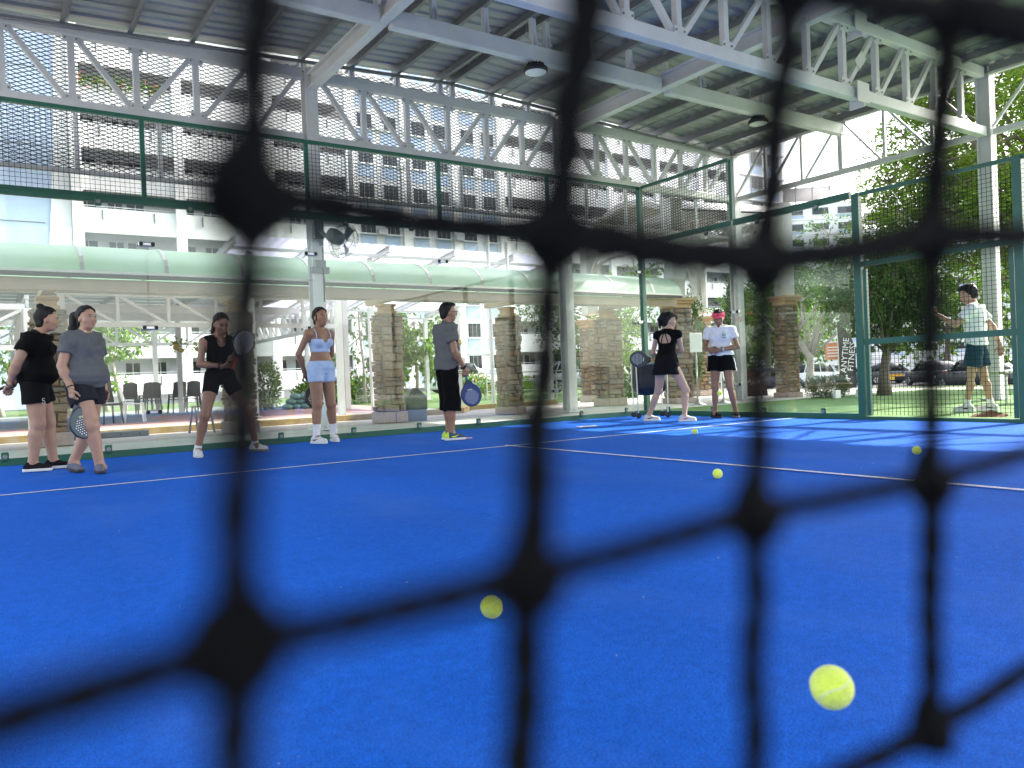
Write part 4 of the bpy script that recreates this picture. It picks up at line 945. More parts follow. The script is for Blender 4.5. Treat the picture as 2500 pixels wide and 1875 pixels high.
shrub('hedge', 'clipped dark hedge in front of the white parked car', 16.75, 10.95, -0.006, (0.75, 0.42), 0.50, 5200, 0.045, L_DARK, 1)
shrub('creeper', 'dark creeper hanging in a tall mass beside the coach', 17.6, 14.3, 0.3, (0.32, 0.32), 3.0, 3600, 0.10, L_DARK, 2)
shrub('creeper', 'creeper growing on the pavilion pillar behind the server', 14.9, 13.4, 0.4, (0.2, 0.3), 2.3, 1500, 0.09, L_TREE, 3)
for i, (x, y, r, h, fl) in enumerate(((9.7, 25.6, .75, .9, 0), (11.0, 26.2, .7, 1.0, 60), (12.2, 26.6, .9, .95, 90), (7.7, 24.6, .5, 1.5, 0), (16.5, 26.5, .9, .9, 60), (18.3, 26.2, .8, .8, 0))):
    shrub('garden_shrub', ['leafy shrub just right of the sandbags', 'flowering shrub under the slender tree', 'shrub with pink flowers left of the middle pillar', 'taller shrub between the white posts left of the woman in blue', 'pink flowering shrub behind the pole with notices', 'low shrub behind the slim pillar'][i], x, y, 0.05, (r, .5), h, 1500, 0.12, L_LIGHT, 30+i, 'garden shrubs behind the plaza', fl)
shrub('fern_bush', 'spiky bush behind the ball cart and corner post', 16.9, 17.9, 0.0, (0.9, 0.7), 1.3, 2200, 0.16, L_TREE, 41)
shrub('potted_plant', 'plant in the tray at the far right edge', 21.2, 7.6, 0.9, (0.35, 0.35), 0.7, 600, 0.12, L_LIGHT, 42)
# bougainvillea in the corridor of the block
rgb = np.random.default_rng(5); t = thing('bougainvillea', 'flowering plants spilling over a corridor parapet high on the white block', 'plant', (8.4, 54.8, 20.2))
C = np.stack([rgb.uniform(5.9, 11.0, 420), rgb.uniform(54.6, 54.95, 420), 20.3+rgb.normal(0, .24, 420)], 1)
V, F = leaves(C, np.tile([0, -.5, .4], (420, 1)), 0.2, 0.12, rgb, .7); np_mesh('foliage', V, F, L_LIGHT, t)
V, F = leaves(C[:40]+[0, -.08, .1], np.tile([0, -.5, .4], (40, 1)), 0.22, 0.18, rgb, .7); np_mesh('flowers', V, F, L_PINK, t)

# ---------------------------------------------------------------- parked cars
M_CGLASS = mat('car_glass', (0.015, 0.018, 0.02), 0.08)
M_TYRE = mat('tyre', (0.02, 0.02, 0.02), 0.85); M_RIM = mat('alloy_rim', (0.45, 0.46, 0.47), 0.35, 0.8)
M_TAIL = mat('red_lamp', (0.35, 0.01, 0.01), 0.25); M_HEAD = mat('clear_lamp', (0.6, 0.62, 0.65), 0.15)
def car(lab, x, y, heading, paint, L=4.4, Wd=1.78, H=1.48, suv=0.0, z=-0.72, taxi=False):
    t = thing('parked_car', lab, 'car', (x, y, z), heading, 'cars parked in the car park')
    S_ = lambda pts: [(p[0]*L, p[1]) for p in pts]
    # side profile stations: x/L, bottom, belt line, half width
    st = [(-.5, .34, .62, .70), (-.485, .24, .80, .80), (-.40, .20, .92, .87), (-.2, .18, .95, .89), (0, .18, .93, .89), (.2, .18, .90, .89), (.33, .19, .86, .87), (.44, .22, .74, .82), (.49, .28, .60, .70), (.5, .36, .5, .6)]
    def loft(sec, name, m, par=None):
        vs = []; k = len(sec[0])
        for s_ in sec: vs += s_
        fs = [(i*k+j, i*k+(j+1) % k, (i+1)*k+(j+1) % k, (i+1)*k+j) for i in range(len(sec)-1) for j in range(k)]
        fs += [tuple(range(k-1, -1, -1)), tuple((len(sec)-1)*k+j for j in range(k))]
        b = MB(); b.raw(vs, fs); return b.build(name, m, par or t, True, local=True)
    sec = []
    for fx, zb, zt, hw in st:
        zt += suv*0.12; w = hw*Wd/1.78; zm = zb+(zt-zb)*0.55
        sec.append([(fx*L, -w*.9, zb), (fx*L, -w, zb+.1), (fx*L, -w*1.0, zm), (fx*L, -w*.95, zt), (fx*L, -w*.5, zt+.025), (fx*L, w*.5, zt+.025), (fx*L, w*.95, zt), (fx*L, w, zm), (fx*L, w, zb+.1), (fx*L, w*.9, zb)])
    loft(sec, 'body', paint)
    g = [(-.47 if suv else -.40, 0.0, .80), (-.36 if suv else -.27, .80, .70), (-.2, .97, .67), (0, 1.0, .67), (.1, .95, .67), (.27, 0.05, .78)]
    sec = []; zt0 = .90+suv*.12; hh = H-zt0
    for fx, k, w in g: sec.append([(fx*L, -.80*Wd/1.78, zt0), (fx*L, -(w+(0.80-w)*(1-k))*Wd/1.78*.97, zt0+hh*k+.02), (fx*L, -.3, zt0+hh*k+.04), (fx*L, .3, zt0+hh*k+.04), (fx*L, (w+(0.80-w)*(1-k))*Wd/1.78*.97, zt0+hh*k+.02), (fx*L, .80*Wd/1.78, zt0)])
    loft(sec, 'window_glass', M_CGLASS)
    sec = [[(fx*L, -w*.95, H-.015+dz), (fx*L, 0, H+.03+dz), (fx*L, w*.95, H-.015+dz), (fx*L, 0, H+.0+dz)] for fx, w, dz in ((-.37 if suv else -.27, .66, -.14), (-.2, .66, 0), (0, .66, .03), (.1, .64, -.03))]
    loft(sec, 'roof', paint)
    for s_ in (-1, 1):
        for fx, tx in ((-.05, 0.0), (.2, -0.35), (-.33, .25)):
            b = MB(); b.beam((fx*L, s_*.815*Wd/1.78, zt0), ((fx*L+tx), s_*.69*Wd/1.78, H-.05), 0.05, 0.05); b.build('pillar', paint, t, local=True)
        b = MB(); b.box((.17*L, s_*(.95), zt0+.06), (.12, .18, .13)); bevel(b.build('mirror', paint, t, local=True), 0.03)
        for fx in (-.31, .31):
            Q = Matrix.Rotation(R(90), 3, 'X'); b = MB(); b.lathe((fx*L, s_*(.80), .32), [(.30, -.1), (.32, -.08), (.32, .08), (.30, .1)], 20, Q); wh = b.build('wheel', M_TYRE, t, True, local=True)
            b = MB(); b.lathe((fx*L, s_*(.86), .32), [(.2, -.055), (.21, -.02), (.21, .02), (.2, .055)], 16, Q); b.build('rim', M_RIM, wh, local=True)
            for q in range(5): a = q*1.2566; b = MB(); b.box((fx*L+.12*math.cos(a), s_*.918, .32+.12*math.sin(a)), (.17, .014, .045), rot=Matrix.Rotation(-a, 3, 'Y')); b.build('spoke', M_BLACK, wh, local=True)
        b = MB(); b.box((.465*L, s_*.62, .66+suv*.1), (.14, .34, .12)); bevel(b.build('headlight', M_HEAD, t, local=True), .03)
        b = MB(); b.box((-.485*L, s_*.68, .80+suv*.1), (.08, .26, .16)); bevel(b.build('tail_light', M_TAIL, t, local=True), .02)
    if taxi:
        b = MB(); b.box((-0.02*L, 0, H+.12), (.2, .6, .14)); bevel(b.build('roof_sign', mat('taxi_roof_sign', (.7, .6, .2), .4), t, local=True), .03)
        for s_ in (-1, 1):
            b = MB(); b.box((-.02*L, s_*.905, .62), (1.5, .012, .16)); b.build('side_advert', mat('orange_advert', (.75, .36, .03), .5), t, local=True)
            b = MB(); b.box((-.08*L, s_*.905, .40), (.7, .012, .2)); b.build('side_advert', mat('yellow_advert', (.7, .5, .05), .5), t, local=True)
    return t
CAR_W = mat('white_car_paint', (0.72, 0.73, 0.74), 0.25); CAR_D = mat('dark_car_paint', (0.03, 0.032, 0.036), 0.22); CAR_S = mat('silver_car_paint', (0.42, 0.43, 0.44), 0.3, 0.5)
CAR_R = mat('red_car_paint', (0.30, 0.02, 0.02), 0.25); CAR_B = mat('navy_car_paint', (0.03, 0.045, 0.07), 0.25)
car('white sport utility car parked behind the hedge and stone pillar', 49.7, 33.9, R(-25), CAR_W, 4.5, 1.85, 1.65, 1.0)
car('silver hatchback parked just right of the white sport utility car', 54.6, 35.0, R(-30), CAR_S, 4.1)
car('dark taxi with orange side panels parked behind the leaning tree', 54.3, 31.4, R(-28), CAR_D, 4.5, taxi=True)
car('black car parked to the left of the man in the white shirt', 50.2, 25.9, R(60), CAR_D, 4.4)
car('white car parked behind the white column at the right', 48.4, 21.5, R(-20), CAR_W, 4.4)
car('dark car showing its red tail lamps between the legs of the man in white', 42.2, 19.6, R(70), CAR_D, 4.2)
car('navy car parked behind the creeper beside the coach', 43.8, 33.5, R(-50), CAR_B, 4.4)
car('pale silver car behind the railing left of the end pillar', 25.6, 31.2, R(-20), CAR_S, 4.3, z=-0.02)
car('grey car half hidden behind the corner of the glass', 29.3, 27.0, R(-30), CAR_S, 4.3, z=-0.4)
car('white van like car behind the man in the grey shirt', 24.0, 40.0, R(-15), CAR_W, 4.4, 1.8, 1.7, 1.0, z=0.05)

# ---------------------------------------------------------------- plaza furniture
M_GREYPL = mat('grey_moulded_plastic', (0.16, 0.165, 0.17), 0.55, var=0.05); M_WPL = mat('white_moulded_plastic', (0.72, 0.72, 0.72), 0.45)
def plastic_chair(x, y, z, rz, m, lab, group):
    t = thing('plastic_chair', lab, 'chair', (x, y, z), rz, group); b = MB()
    b.box((0, 0, .43), (.42, .42, .025)); bevel(b.build('seat', m, t, local=True), .01)
    b = MB(); pts = []
    for i in range(7):
        u = (i/6-.5)*.40; pts.append((u, .20+.03*math.cos(u*7)))
    for (a, c) in zip(pts[:-1], pts[1:]): b.prism([(a[0], a[1], .50), (c[0], c[1], .50), (c[0], c[1]+.06, .84-(abs(c[0])**2)*1.2), (a[0], a[1]+.06, .84-(abs(a[0])**2)*1.2)], (0, .018, 0))
    b.build('backrest', m, t, local=True)
    for sx in (-1, 1):
        for sy in (-1, 1): b = MB(); b.beam((sx*.18, sy*.18, .42), (sx*.215, sy*.225, 0), .035, .035); b.build('leg', m, t, local=True)
        b = MB(); b.beam((sx*.19, .19, .43), (sx*.19, .215, .55), .035, .03); b.build('back_post', m, t, local=True)
    return t
proto = None
for si, (x, y, lab) in enumerate(((4.12, 26.6, 'left end stack of grey chairs'), (4.62, 26.5, 'stack of grey chairs second from the left end'), (4.84, 26.9, 'third stack of grey chairs, behind the seam of the glass'), (5.48, 26.5, 'fourth stack of grey chairs, left of the woman in black'), (5.96, 26.6, 'right end stack of grey chairs'))):
    for k in range(3):
        lb = ['bottom chair of the ', 'middle chair of the ', 'top chair of the '][k]+lab
        if proto is None: proto = c = plastic_chair(x, y, .056, R(180), M_GREYPL, lb, 'grey chairs stacked on the plaza')
        else: c = copy_tree(proto); c.location = (x, y-.03*k, .056+.085*k); c['label'] = lb
        c.rotation_euler = (0, 0, R(180+10*(si % 2)))
wc = plastic_chair(3.28, 20.1, .06, R(75), M_WPL, 'white plastic chair standing alone beyond the kerb', None)
bc = thing('black_chair', 'tall backed black chair standing behind the woman in grey', 'chair', (2.72, 19.9, .06), R(20))
b = MB(); b.box((0, 0, .44), (.46, .44, .05)); bevel(b.build('seat', M_BLACK, bc, local=True), .015)
b = MB(); b.box((0, .2, .82), (.44, .04, .68), rot=Matrix.Rotation(R(-8), 3, 'X'), taper=.8); bevel(b.build('backrest', M_BLACK, bc, local=True), .015)
for sx in (-1, 1):
    for sy in (-1, 1): b = MB(); b.beam((sx*.19, sy*.18, .42), (sx*.22, sy*.22, 0), .03, .03); b.build('leg', M_BLACK, bc, local=True)
st = thing('step_stool', 'dark folding stool standing on the path beside the woman in black', 'stool', (3.5, 14.35, -.006), R(12))
b = MB(); b.box((0, 0, .47), (.30, .24, .025)); bevel(b.build('seat', M_GREYPL, st, local=True), .008)
for sx in (-1, 1):
    for sy in (-1, 1): b = MB(); b.beam((sx*.13, sy*.05, .46), (sx*.15, sy*.17, 0), .03, .022); b.build('leg', M_GREYPL, st, local=True)
    b = MB(); b.beam((sx*.142, -.12, .2), (sx*.142, .12, .2), .018, .018); b.build('brace', M_GREYPL, st, local=True)
ws = thing('wheel_stop', 'grey rubber wheel stop lying along the yellow kerb', 'wheel stop', (2.1, 14.72, -.006), R(1))
b = MB(); b.prism([(-.6, -.07, 0), (-.6, .07, 0), (-.6, .05, .10), (-.6, -.05, .10)], (1.2, 0, 0)); bevel(b.build('bar', mat('grey_rubber', (.17, .175, .18), .8), ws, local=True), .012)
for k in range(4): b = MB(); b.lathe((-.45+.3*k, -.0615, .05), [(.012, -.004), (.012, .004)], 8, Matrix.Rotation(R(76), 3, 'X')); b.build('bolt_hole', M_BLACK, ws, local=True)
# covered bin beside the middle pillar
bn = thing('covered_bin', 'grey bin under a fitted dark cover beside the middle pillar', 'bin', (7.22, 13.45, -.006), R(-12))
b = MB(); b.box((0, 0, .12), (.36, .34, .24)); b.build('base', mat('grey_metal_base', (.24, .27, .30), .6), bn, local=True)
for k in range(9): b = MB(); b.box((-.16+.04*k, -.173, .12), (.012, .008, .22)); b.build('rib', mat('grey_metal_base', (.24, .27, .30), .6), bn, local=True)
vs = [(-.2, -.19, .22), (.2, -.19, .22), (.2, .19, .22), (-.2, .19, .22), (-.195, -.185, .46), (.195, -.185, .46), (.195, .185, .46), (-.195, .185, .46), (-.04, -.1, .63), (.04, -.1, .63), (.04, .1, .63), (-.04, .1, .63)]
b = MB(); b.raw(vs, [(0,1,5,4),(1,2,6,5),(2,3,7,6),(3,0,4,7),(4,5,9,8),(5,6,10,9),(6,7,11,10),(7,4,8,11),(8,9,10,11),(3,2,1,0)])
bevel(b.build('cover', mat('dark_tarpaulin', (.075, .085, .08), .5, var=.25, scale=7, bump=.6, bscale=9), bn, local=True), .015)
# sandbags
M_BAG = mat('teal_sack', (.15, .27, .27), .8, var=.15, scale=8, bump=.5, bscale=14)
k = 0
pos_words = ['left', 'second', 'third', 'right', 'fifth']
for row, n in enumerate((5, 4, 3)):
    for i in range(n):
        x = 8.05+.27*i+.13*row; b = MB(); b.ell((x, 23.6+rnd.uniform(-.06, .06), .14+.15*row), (.17, .2, .10), rot=Matrix.Rotation(rnd.uniform(-.15, .15), 3, 'Y'), n=12, m=8)
        o = b.build('sandbag', M_BAG, smooth=True); k += 1
        tag(o, 'teal sandbag in the %s row of the pile, %s' % (['bottom', 'middle', 'top'][row], ['at its left end', 'one in from the left end', 'two in from the left end', 'three in from the left end', 'at its right end'][i]), 'sandbag', 'teal sandbags piled on the plaza')
# white poles with notices
def pole(x, y, h, lab, notice=False, arm=False):
    t = thing('white_pole', lab, 'pole', (x, y, .05)); b = MB(); b.box((0, 0, h/2), (.12, .12, h)) if notice else b.tube([(0, 0, 0), (0, 0, h)], .05, 10)
    b.build('shaft', M_WHITE, t, local=True); b = MB(); b.box((0, 0, .01), (.24, .24, .02)); b.build('base_plate', M_WHITE, t, local=True)
    if notice:
        b = MB(); b.lathe((0, -.065, 1.62), [(.085, -.004), (.085, .004)], 20, Matrix.Rotation(R(90), 3, 'X')); q = b.build('round_sign', mat('yellow_sign', (.72, .52, .03), .5), t, local=True)
        b = MB()
        for i in range(20):
            a, a2 = 2*math.pi*i/20, 2*math.pi*(i+1)/20; b.beam((.06*math.cos(a), -.0705, 1.62+.06*math.sin(a)), (.06*math.cos(a2), -.0705, 1.62+.06*math.sin(a2)), .012, .003, up=(0, 1, 0))
        b.beam((-.042, -.0705, 1.66), (.042, -.0705, 1.58), .014, .003, up=(0, 1, 0)); b.build('ring', M_BLACK, q, local=True)
        b = MB(); b.box((.0, -.075, 1.02), (.30, .012, .44)); q = b.build('notice_board', mat('notice_paper', (.62, .62, .60), .6), t, local=True)
        for zz, ww in ((1.18, .2), (1.13, .22), (1.06, .1), (1.0, .22), (.96, .2), (.9, .18), (.86, .2)): b = MB(); b.box((-.01, -.083, zz), (ww, .003, .018)); b.build('print_line', M_BLACK, q, local=True)
        b = MB(); b.box((.0, -.15, 2.55), (.10, .18, .09)); b.build('camera_box', M_WPL, t, local=True)
    if arm: b = MB(); b.tube([(0, 0, h-.1), (-.12, 0, h+.3), (-.12, 0, h+.0)], .02, 6); b.build('cable', M_STEEL, t, local=True)
    return t
pole(10.15, 16.75, 3.6, 'white square pole carrying a yellow round sign and a notice', True)
pole(11.5, 17.3, 4.6, 'thin round white pole right of the pole with notices', arm=True)
pole(12.3, 17.6, 4.4, 'thin white pole just left of the slim stone pillar')
# ornaments hung under the left shelter's edge: garlands and a crescent moon
M_GOLD = mat('gold_paper', (.55, .42, .14), .5, .2); 
for i, (x, y, z) in enumerate(((5.2, 24.6, 1.95), (5.75, 24.4, 1.90), (6.25, 24.2, 2.0), (6.7, 24.1, 2.15), (7.2, 24.0, 2.35))):
    t = thing('garland', ['dry leaf garland at the left end of the hanging row', 'second garland in the hanging row, with gold discs', 'middle garland of the hanging row', 'fourth garland in the hanging row, with rings', 'garland at the right end of the hanging row'][i], 'ornament', (x, y, z), 0, 'garlands hung under the shelter edge')
    b = MB(); b.tube([(x, y, z+.32), (x+.02, y, z+.62)], .006, 5); b.build('string', M_STEEL, t)
    for q in range(4):
        a = rnd.uniform(0, 6.28); b = MB(); b.lathe((x+.10*math.cos(a), y, z+.07*q), [(.07, -.008), (.075, 0), (.07, .008)], 10, Matrix.Rotation(R(80), 3, 'X')); b.build('disc', M_GOLD, t)
    rg = np.random.default_rng(60+i); C = np.array([x, y, z+.15])+rg.normal(0, .12, (60, 3)); V, F = leaves(C, rg.normal(0, 1, (60, 3)), .1, .05, rg); np_mesh('leaves', V, F, L_LIGHT, t)
mo = thing('moon_ornament', 'gold crescent moon hanging under the clear canopy beside the fan post', 'ornament', (8.4, 21.4, 2.65))
pts = [(.22*math.cos(a), .22*math.sin(a)) for a in np.linspace(R(60), R(300), 16)]+[(.06+.19*math.cos(a), .17*math.sin(a)) for a in np.linspace(R(290), R(70), 14)]
b = MB(); b.prism([(8.4+px, 21.4, 2.65+pz) for px, pz in pts], (0, .03, 0)); b.build('crescent', M_GOLD, mo)
b = MB(); b.tube([(8.4, 21.4, 2.84), (8.42, 21.4, 3.6)], .006, 5); b.build('string', M_STEEL, mo)
# tilted white disc fan on the canopy post behind
# ---------------------------------------------------------------- big caged fan on the shelter column
fan = thing('caged_fan', 'large grey caged fan mounted on the white column', 'fan', (4.97, 12.1, 2.7))
fc = Vector((5.30, 12.02, 3.08)); ax = Vector((0.81, 0.42, -0.22)).normalized(); q = ax.to_track_quat('Z', 'Y').to_matrix()
M_FANG = mat('fan_grey', (.15, .17, .17), .5)
b = MB(); b.lathe(fc-ax*.20, [(.05, -.12), (.11, -.10), (.125, 0), (.11, .12), (.05, .16)], 18, q); b.build('motor', M_FANG, fan, True)
b = MB(); rad = .36
for zz, rr in ((-.10, .18), (-.06, .265), (0, .29), (.06, .265), (.10, .16)):
    b.tube([fc+q @ Vector((rr*math.cos(t), rr*math.sin(t), zz)) for t in np.linspace(0, 2*math.pi, 29)[:-1]], .0042, 5, closed=True)
for i in range(26):
    t0 = 2*math.pi*i/26
    for sg in (1, -1): b.tube([fc+q @ Vector((r_*math.cos(t0+r_*1.6), r_*math.sin(t0+r_*1.6), sg*z_)) for r_, z_ in ((.05, .11), (.16, .10), (.25, .065), (.29, 0))], .0028, 4)
b.build('cage', M_FANG, fan)
for i in range(3):
    t0 = 2*math.pi*i/3; b = MB(); P = lambda r_, a, z_: fc+q @ Vector((r_*math.cos(t0+a), r_*math.sin(t0+a), z_))
    vs = [P(.05, -.3, -.03), P(.26, -.25, -.035), P(.26, .3, .03), P(.05, .5, .03)]; b.raw(vs+[v+ax*.006 for v in vs], [(0,1,2,3),(7,6,5,4),(0,4,5,1),(1,5,6,2),(2,6,7,3),(3,7,4,0)]); b.build('blade', M_FANG, fan)
b = MB(); b.box((4.967, 12.235, 3.28), (.16, .08, .28)); b.build('bracket_plate', M_FANG, fan)
b = MB(); b.tube([(4.99, 12.2, 3.26), (5.02, 12.05, 3.15), tuple(fc-ax*.28)], .035, 8); b.build('arm', M_FANG, fan)
b = MB(); b.box((4.967, 12.235, 2.62), (.30, .08, .10)); b.box((4.967, 12.23, 2.72), (.18, .07, .12)); b.build('lower_clamp', M_FANG, fan)
b = MB(); b.tube([(5.0, 12.2, 2.66), (5.03, 12.2, 2.4), (5.01, 12.2, 2.1), (5.02, 12.22, 3.0)], .012, 6); b.build('cable', M_BLACK, fan)

# ---------------------------------------------------------------- sign stands, banner, signs
def sign_stand(x, y, lab, h=1.56, board=True):
    t = thing('sign_stand', lab, 'sign stand', (x, y, -.006), R(-12), 'sign stands behind the glass'); b = MB()
    b.lathe((0, 0, 0), [(.19, 0), (.185, .02), (.08, .05), (.03, .10)], 20); b.build('base', M_STEEL, t, True, local=True)
    b = MB(); b.tube([(0, 0, .08), (0, 0, 1.15)], .018, 10); b.build('pole', M_STEEL, t, True, local=True)
    b = MB(); b.box((0, -.005, 1.36), (.31, .02, .42)); b.build('frame', M_STEEL, t, local=True)
    b = MB(); b.box((0, -.0175, 1.36), (.275, .006, .385)); b.build('sheet', mat('white_paper_sheet', (.75, .75, .75), .5, var=.02), t, local=True)
sign_stand(13.2, 11.75, 'silver sign stand with a blank white sheet left of the coach')
sign_stand(13.85, 11.6, 'silver sign stand hidden behind the coach, only its base showing')
bn2 = thing('feather_banner', 'black feather banner with white lettering standing beside the gate post', 'banner', (20.5, 12.85, -.006), R(-34))
prof = [(0.0, 0.06), (0.0, 1.95)]
pts = [(-.22, .10), (.24, .10), (.24, 1.0), (.22, 1.3), (.12, 1.55), (-.05, 1.78), (-.24, 1.92), (-.27, 1.93), (-.23, 1.2)]
b = MB(); b.prism([(px, 0, pz) for px, pz in pts], (0, .012, 0)); cloth = b.build('cloth', mat('black_banner_cloth', (.016, .014, .022), .8, var=.15, scale=5), bn2, local=True)
b = MB(); b.tube([(-.235, .006, 0), (-.24, .006, 1.2), (-.27, .006, 1.93)], .012, 8); b.build('pole', M_STEEL, bn2, local=True)
b = MB(); b.box((-.235, .006, .012), (.4, .4, .02)); b.build('base_plate', M_BLACK, bn2, local=True)
Mw = mat('white_print', (.75, .75, .75), .6)
def txt_on(par, txt, m, size, x, z, rot, y=-.003, **kw):
    M = Matrix.Translation(Vector(par.location)) @ par.rotation_euler.to_matrix().to_4x4() @ Matrix.Translation((x, y, z)) @ Matrix.Rotation(R(90), 4, 'X') @ Matrix.Rotation(rot, 4, 'Z')
    return text_obj(txt, m, par, size, M, **kw)
txt_on(bn2, 'ANYTIME', Mw, .235, -.055, 1.02, R(83)); txt_on(bn2, 'FITNESS', Mw, .235, .135, 0.98, R(83))
b = MB()    # the small running figure mark at the foot of the banner
b.ell((-.03, -.004, .44), (.03, .003, .03), n=10, m=6); b.beam((-.04, -.004, .40), (.03, -.004, .26), .004, .05, up=(.9, 0, .4)); b.beam((.02, -.004, .28), (.11, -.004, .20), .004, .035, up=(.6, 0, .8)); b.beam((.02, -.004, .27), (-.1, -.004, .17), .004, .035, up=(-.6, 0, .8)); b.beam((-.03, -.004, .38), (.07, -.004, .34), .004, .025); b.beam((-.03, -.004, .38), (-.12, -.004, .31), .004, .025)
b.build('figure_mark', Mw, bn2, local=True)
os_ = thing('orange_sign', 'orange sign panel on a thin pole in the car park beside the forked tree', 'sign', (36.2, 24.0, -0.72), R(-35))
b = MB(); b.tube([(.75, 0, 0), (.75, 0, 3.6)], .06, 8); b.build('pole', M_STEEL, os_, local=True)
b = MB(); b.box((0.25, -.05, 2.2), (.75, .05, .85)); bo = b.build('panel', mat('orange_panel', (.55, .17, .05), .6), os_, local=True)
b = MB(); b.box((.25, -.05, 2.67), (.8, .05, .06)); b.build('top_strip', M_WPL, os_, local=True)
for zz in (2.4, 2.25, 2.1, 1.95): b = MB(); b.box((.25, -.08, zz), (.5, .008, .05)); b.build('print_line', Mw, bo, local=True)
mb_ = thing('maroon_board', 'dark maroon menu board leaning behind the glass beside the coach', 'sign', (15.9, 12.4, -.006), R(-25))
b = MB(); b.box((0, 0, .38), (.62, .04, .62), rot=Matrix.Rotation(R(-10), 3, 'X')); bo = b.build('board', mat('maroon_board', (.07, .012, .016), .6), mb_, local=True)
for s_ in (-1, 1): b = MB(); b.beam((s_*.26, .08, .3), (s_*.28, .2, 0), .03, .03); b.build('leg', M_BLACK, mb_, local=True)
txt_on(mb_, 'Moo', mat('pale_chalk', (.5, .4, .4), .8), .2, -.05, .42, 0.1, y=-.035)
# no-smoking roundel on the shelter's corner column
ns = thing('no_smoking_sign', 'small round no smoking sign on the white corner column behind the coach', 'sign', (15.3, 12.27, 1.86))
b = MB(); b.lathe((15.30, 12.27, 1.92), [(.07, -.003), (.07, .003)], 20, Matrix.Rotation(R(90), 3, 'X')); b.build('disc', M_WPL, ns)
b = MB()
for i in range(20): a, a2 = 2*math.pi*i/20, 2*math.pi*(i+1)/20; b.beam((15.3+.058*math.cos(a), 12.2645, 1.92+.058*math.sin(a)), (15.3+.058*math.cos(a2), 12.2645, 1.92+.058*math.sin(a2)), .014, .003, up=(0, 1, 0))
b.beam((15.26, 12.2635, 1.96), (15.34, 12.2635, 1.88), .014, .003, up=(0, 1, 0)); b.build('red_ring', mat('sign_red', (.5, .02, .02), .5), ns)
# railing along the car park edge
rl = thing('railing', 'low silver railing in front of the parked cars behind the glass corner', 'railing', (16, 19.5, 0))
for z in (.35, .65, .92): b = MB(); b.tube([(13.4, 20.6, z), (20.5, 17.4, z)], .018, 8); b.build('bar', M_STEEL, rl)
for i in range(8): u = i/7; b = MB(); b.tube([(13.4+7.1*u, 20.6-3.2*u, 0), (13.4+7.1*u, 20.6-3.2*u, .93)], .02, 8); b.build('post', M_STEEL, rl)
# metal tables by the turf
def steel_table(x, y, rz, lab, w=1.0, d=.6, h=.75, m=M_STEEL):
    t = thing('metal_table', lab, 'table', (x, y, -.004), rz, 'metal tables on the turf'); b = MB(); b.box((0, 0, h), (w, d, .03)); bevel(b.build('top', m, t, local=True), .008)
    for sx in (-1, 1):
        b = MB(); b.tube([(sx*(w/2-.03), -d/2+.03, 0), (sx*(w/2-.03), -d/2+.03, h-.06), (sx*(w/2-.03), -d/2+.09, h-.02), (sx*(w/2-.03), d/2-.09, h-.02), (sx*(w/2-.03), d/2-.03, h-.06), (sx*(w/2-.03), d/2-.03, 0)], .018, 8); b.build('leg_frame', m, t, local=True)
steel_table(14.6, 5.75, R(-33), 'metal table behind the legs of the man in white', 1.25, .5, .52)
steel_table(14.3, 4.45, R(-33), 'taller metal table at the right edge beside the white column', .7, .6, .92)
tr = thing('planter_tray', 'brown planter tray resting on posts at the far right', 'planter', (21.2, 7.6, -.02)); b = MB(); b.box((0, 0, .86), (.8, .45, .16)); b.build('tray', mat('brown_plastic', (.15, .1, .08), .6), tr, local=True)
for sx in (-1, 1): b = MB(); b.box((sx*.3, 0, .39), (.06, .06, .78)); b.build('leg', M_STEEL, tr, local=True)
# small utility boxes before the hedge
for i, (x, y, lab) in enumerate(((16.15, 10.35, 'small white sign box at the foot of the hedge'), (16.75, 10.2, 'small white utility post right of the hedge foot'))):
    b = MB(); b.box((x, y, .09), (.2 if i == 0 else .11, .08, .18)); o = bevel(b.build('utility_box', M_WPL), .01); tag(o, lab, 'utility box')

# ---------------------------------------------------------------- balls, markers, leaf, ball cart
M_BALL = mat('felt_yellow', (.74, .88, .09), .95, var=.08, scale=60, bump=.5, bscale=220, sheen=.4); M_SEAM = mat('ball_seam', (.72, .76, .6), .9)
def ball(x, y, z, lab, rot=(0, 0, 0), print_=False):
    t = thing('tennis_ball', lab, 'ball', (x, y, z), 0, 'yellow balls on and above the blue court'); r = .0335
    b = MB(); b.ell((0, 0, 0), (r, r, r), n=28, m=18); b.build('felt', M_BALL, t, True, local=True)
    Q = Euler(rot).to_matrix(); pts = []
    for i in range(48):
        a = 2*math.pi*i/48; v = Vector((math.cos(a)+.33*math.cos(3*a)*0, 0, 0)); A = .44
        p = Vector((math.cos(a), math.sin(a), 0)); th = math.pi/2-(math.pi/2-A)*math.cos(2*a)*.9; ph = a+A*math.sin(4*a)*.6
        p = Vector((math.sin(th)*math.cos(ph), math.sin(th)*math.sin(ph), math.cos(th))); pts.append(Q @ p*(r*1.002))
    b = MB(); b.tube(pts, .0011, 4, closed=True); b.build('seam', M_SEAM, t, local=True)
    if print_:
        for k, (w_, o_) in enumerate(((.020, .006), (.014, 0), (.010, -.006))):
            d = Vector((.86, -.42, .12)).normalized(); uu = Vector((0.1, .05, 1)).normalized(); vv = d.cross(uu).normalized(); b = MB()
            for s_ in range(5): p = d*r*1.012+uu*(w_*(s_/4-.5))+vv*o_; p = p.normalized()*r*1.006; b.box(p, (.0032, .0032, .0026)) if s_ % 3 != 1 else b.box(p, (.0018, .0018, .0036))
            b.build('print', M_BLACK, t, local=True)
ball(1.557, 1.93, .0345, 'nearest sharp yellow ball on the blue court left of centre', (.4, .9, .3), True)
ball(4.37, 3.50, .0345, 'yellow ball on the court below the centre line', (1.2, .4, .9))
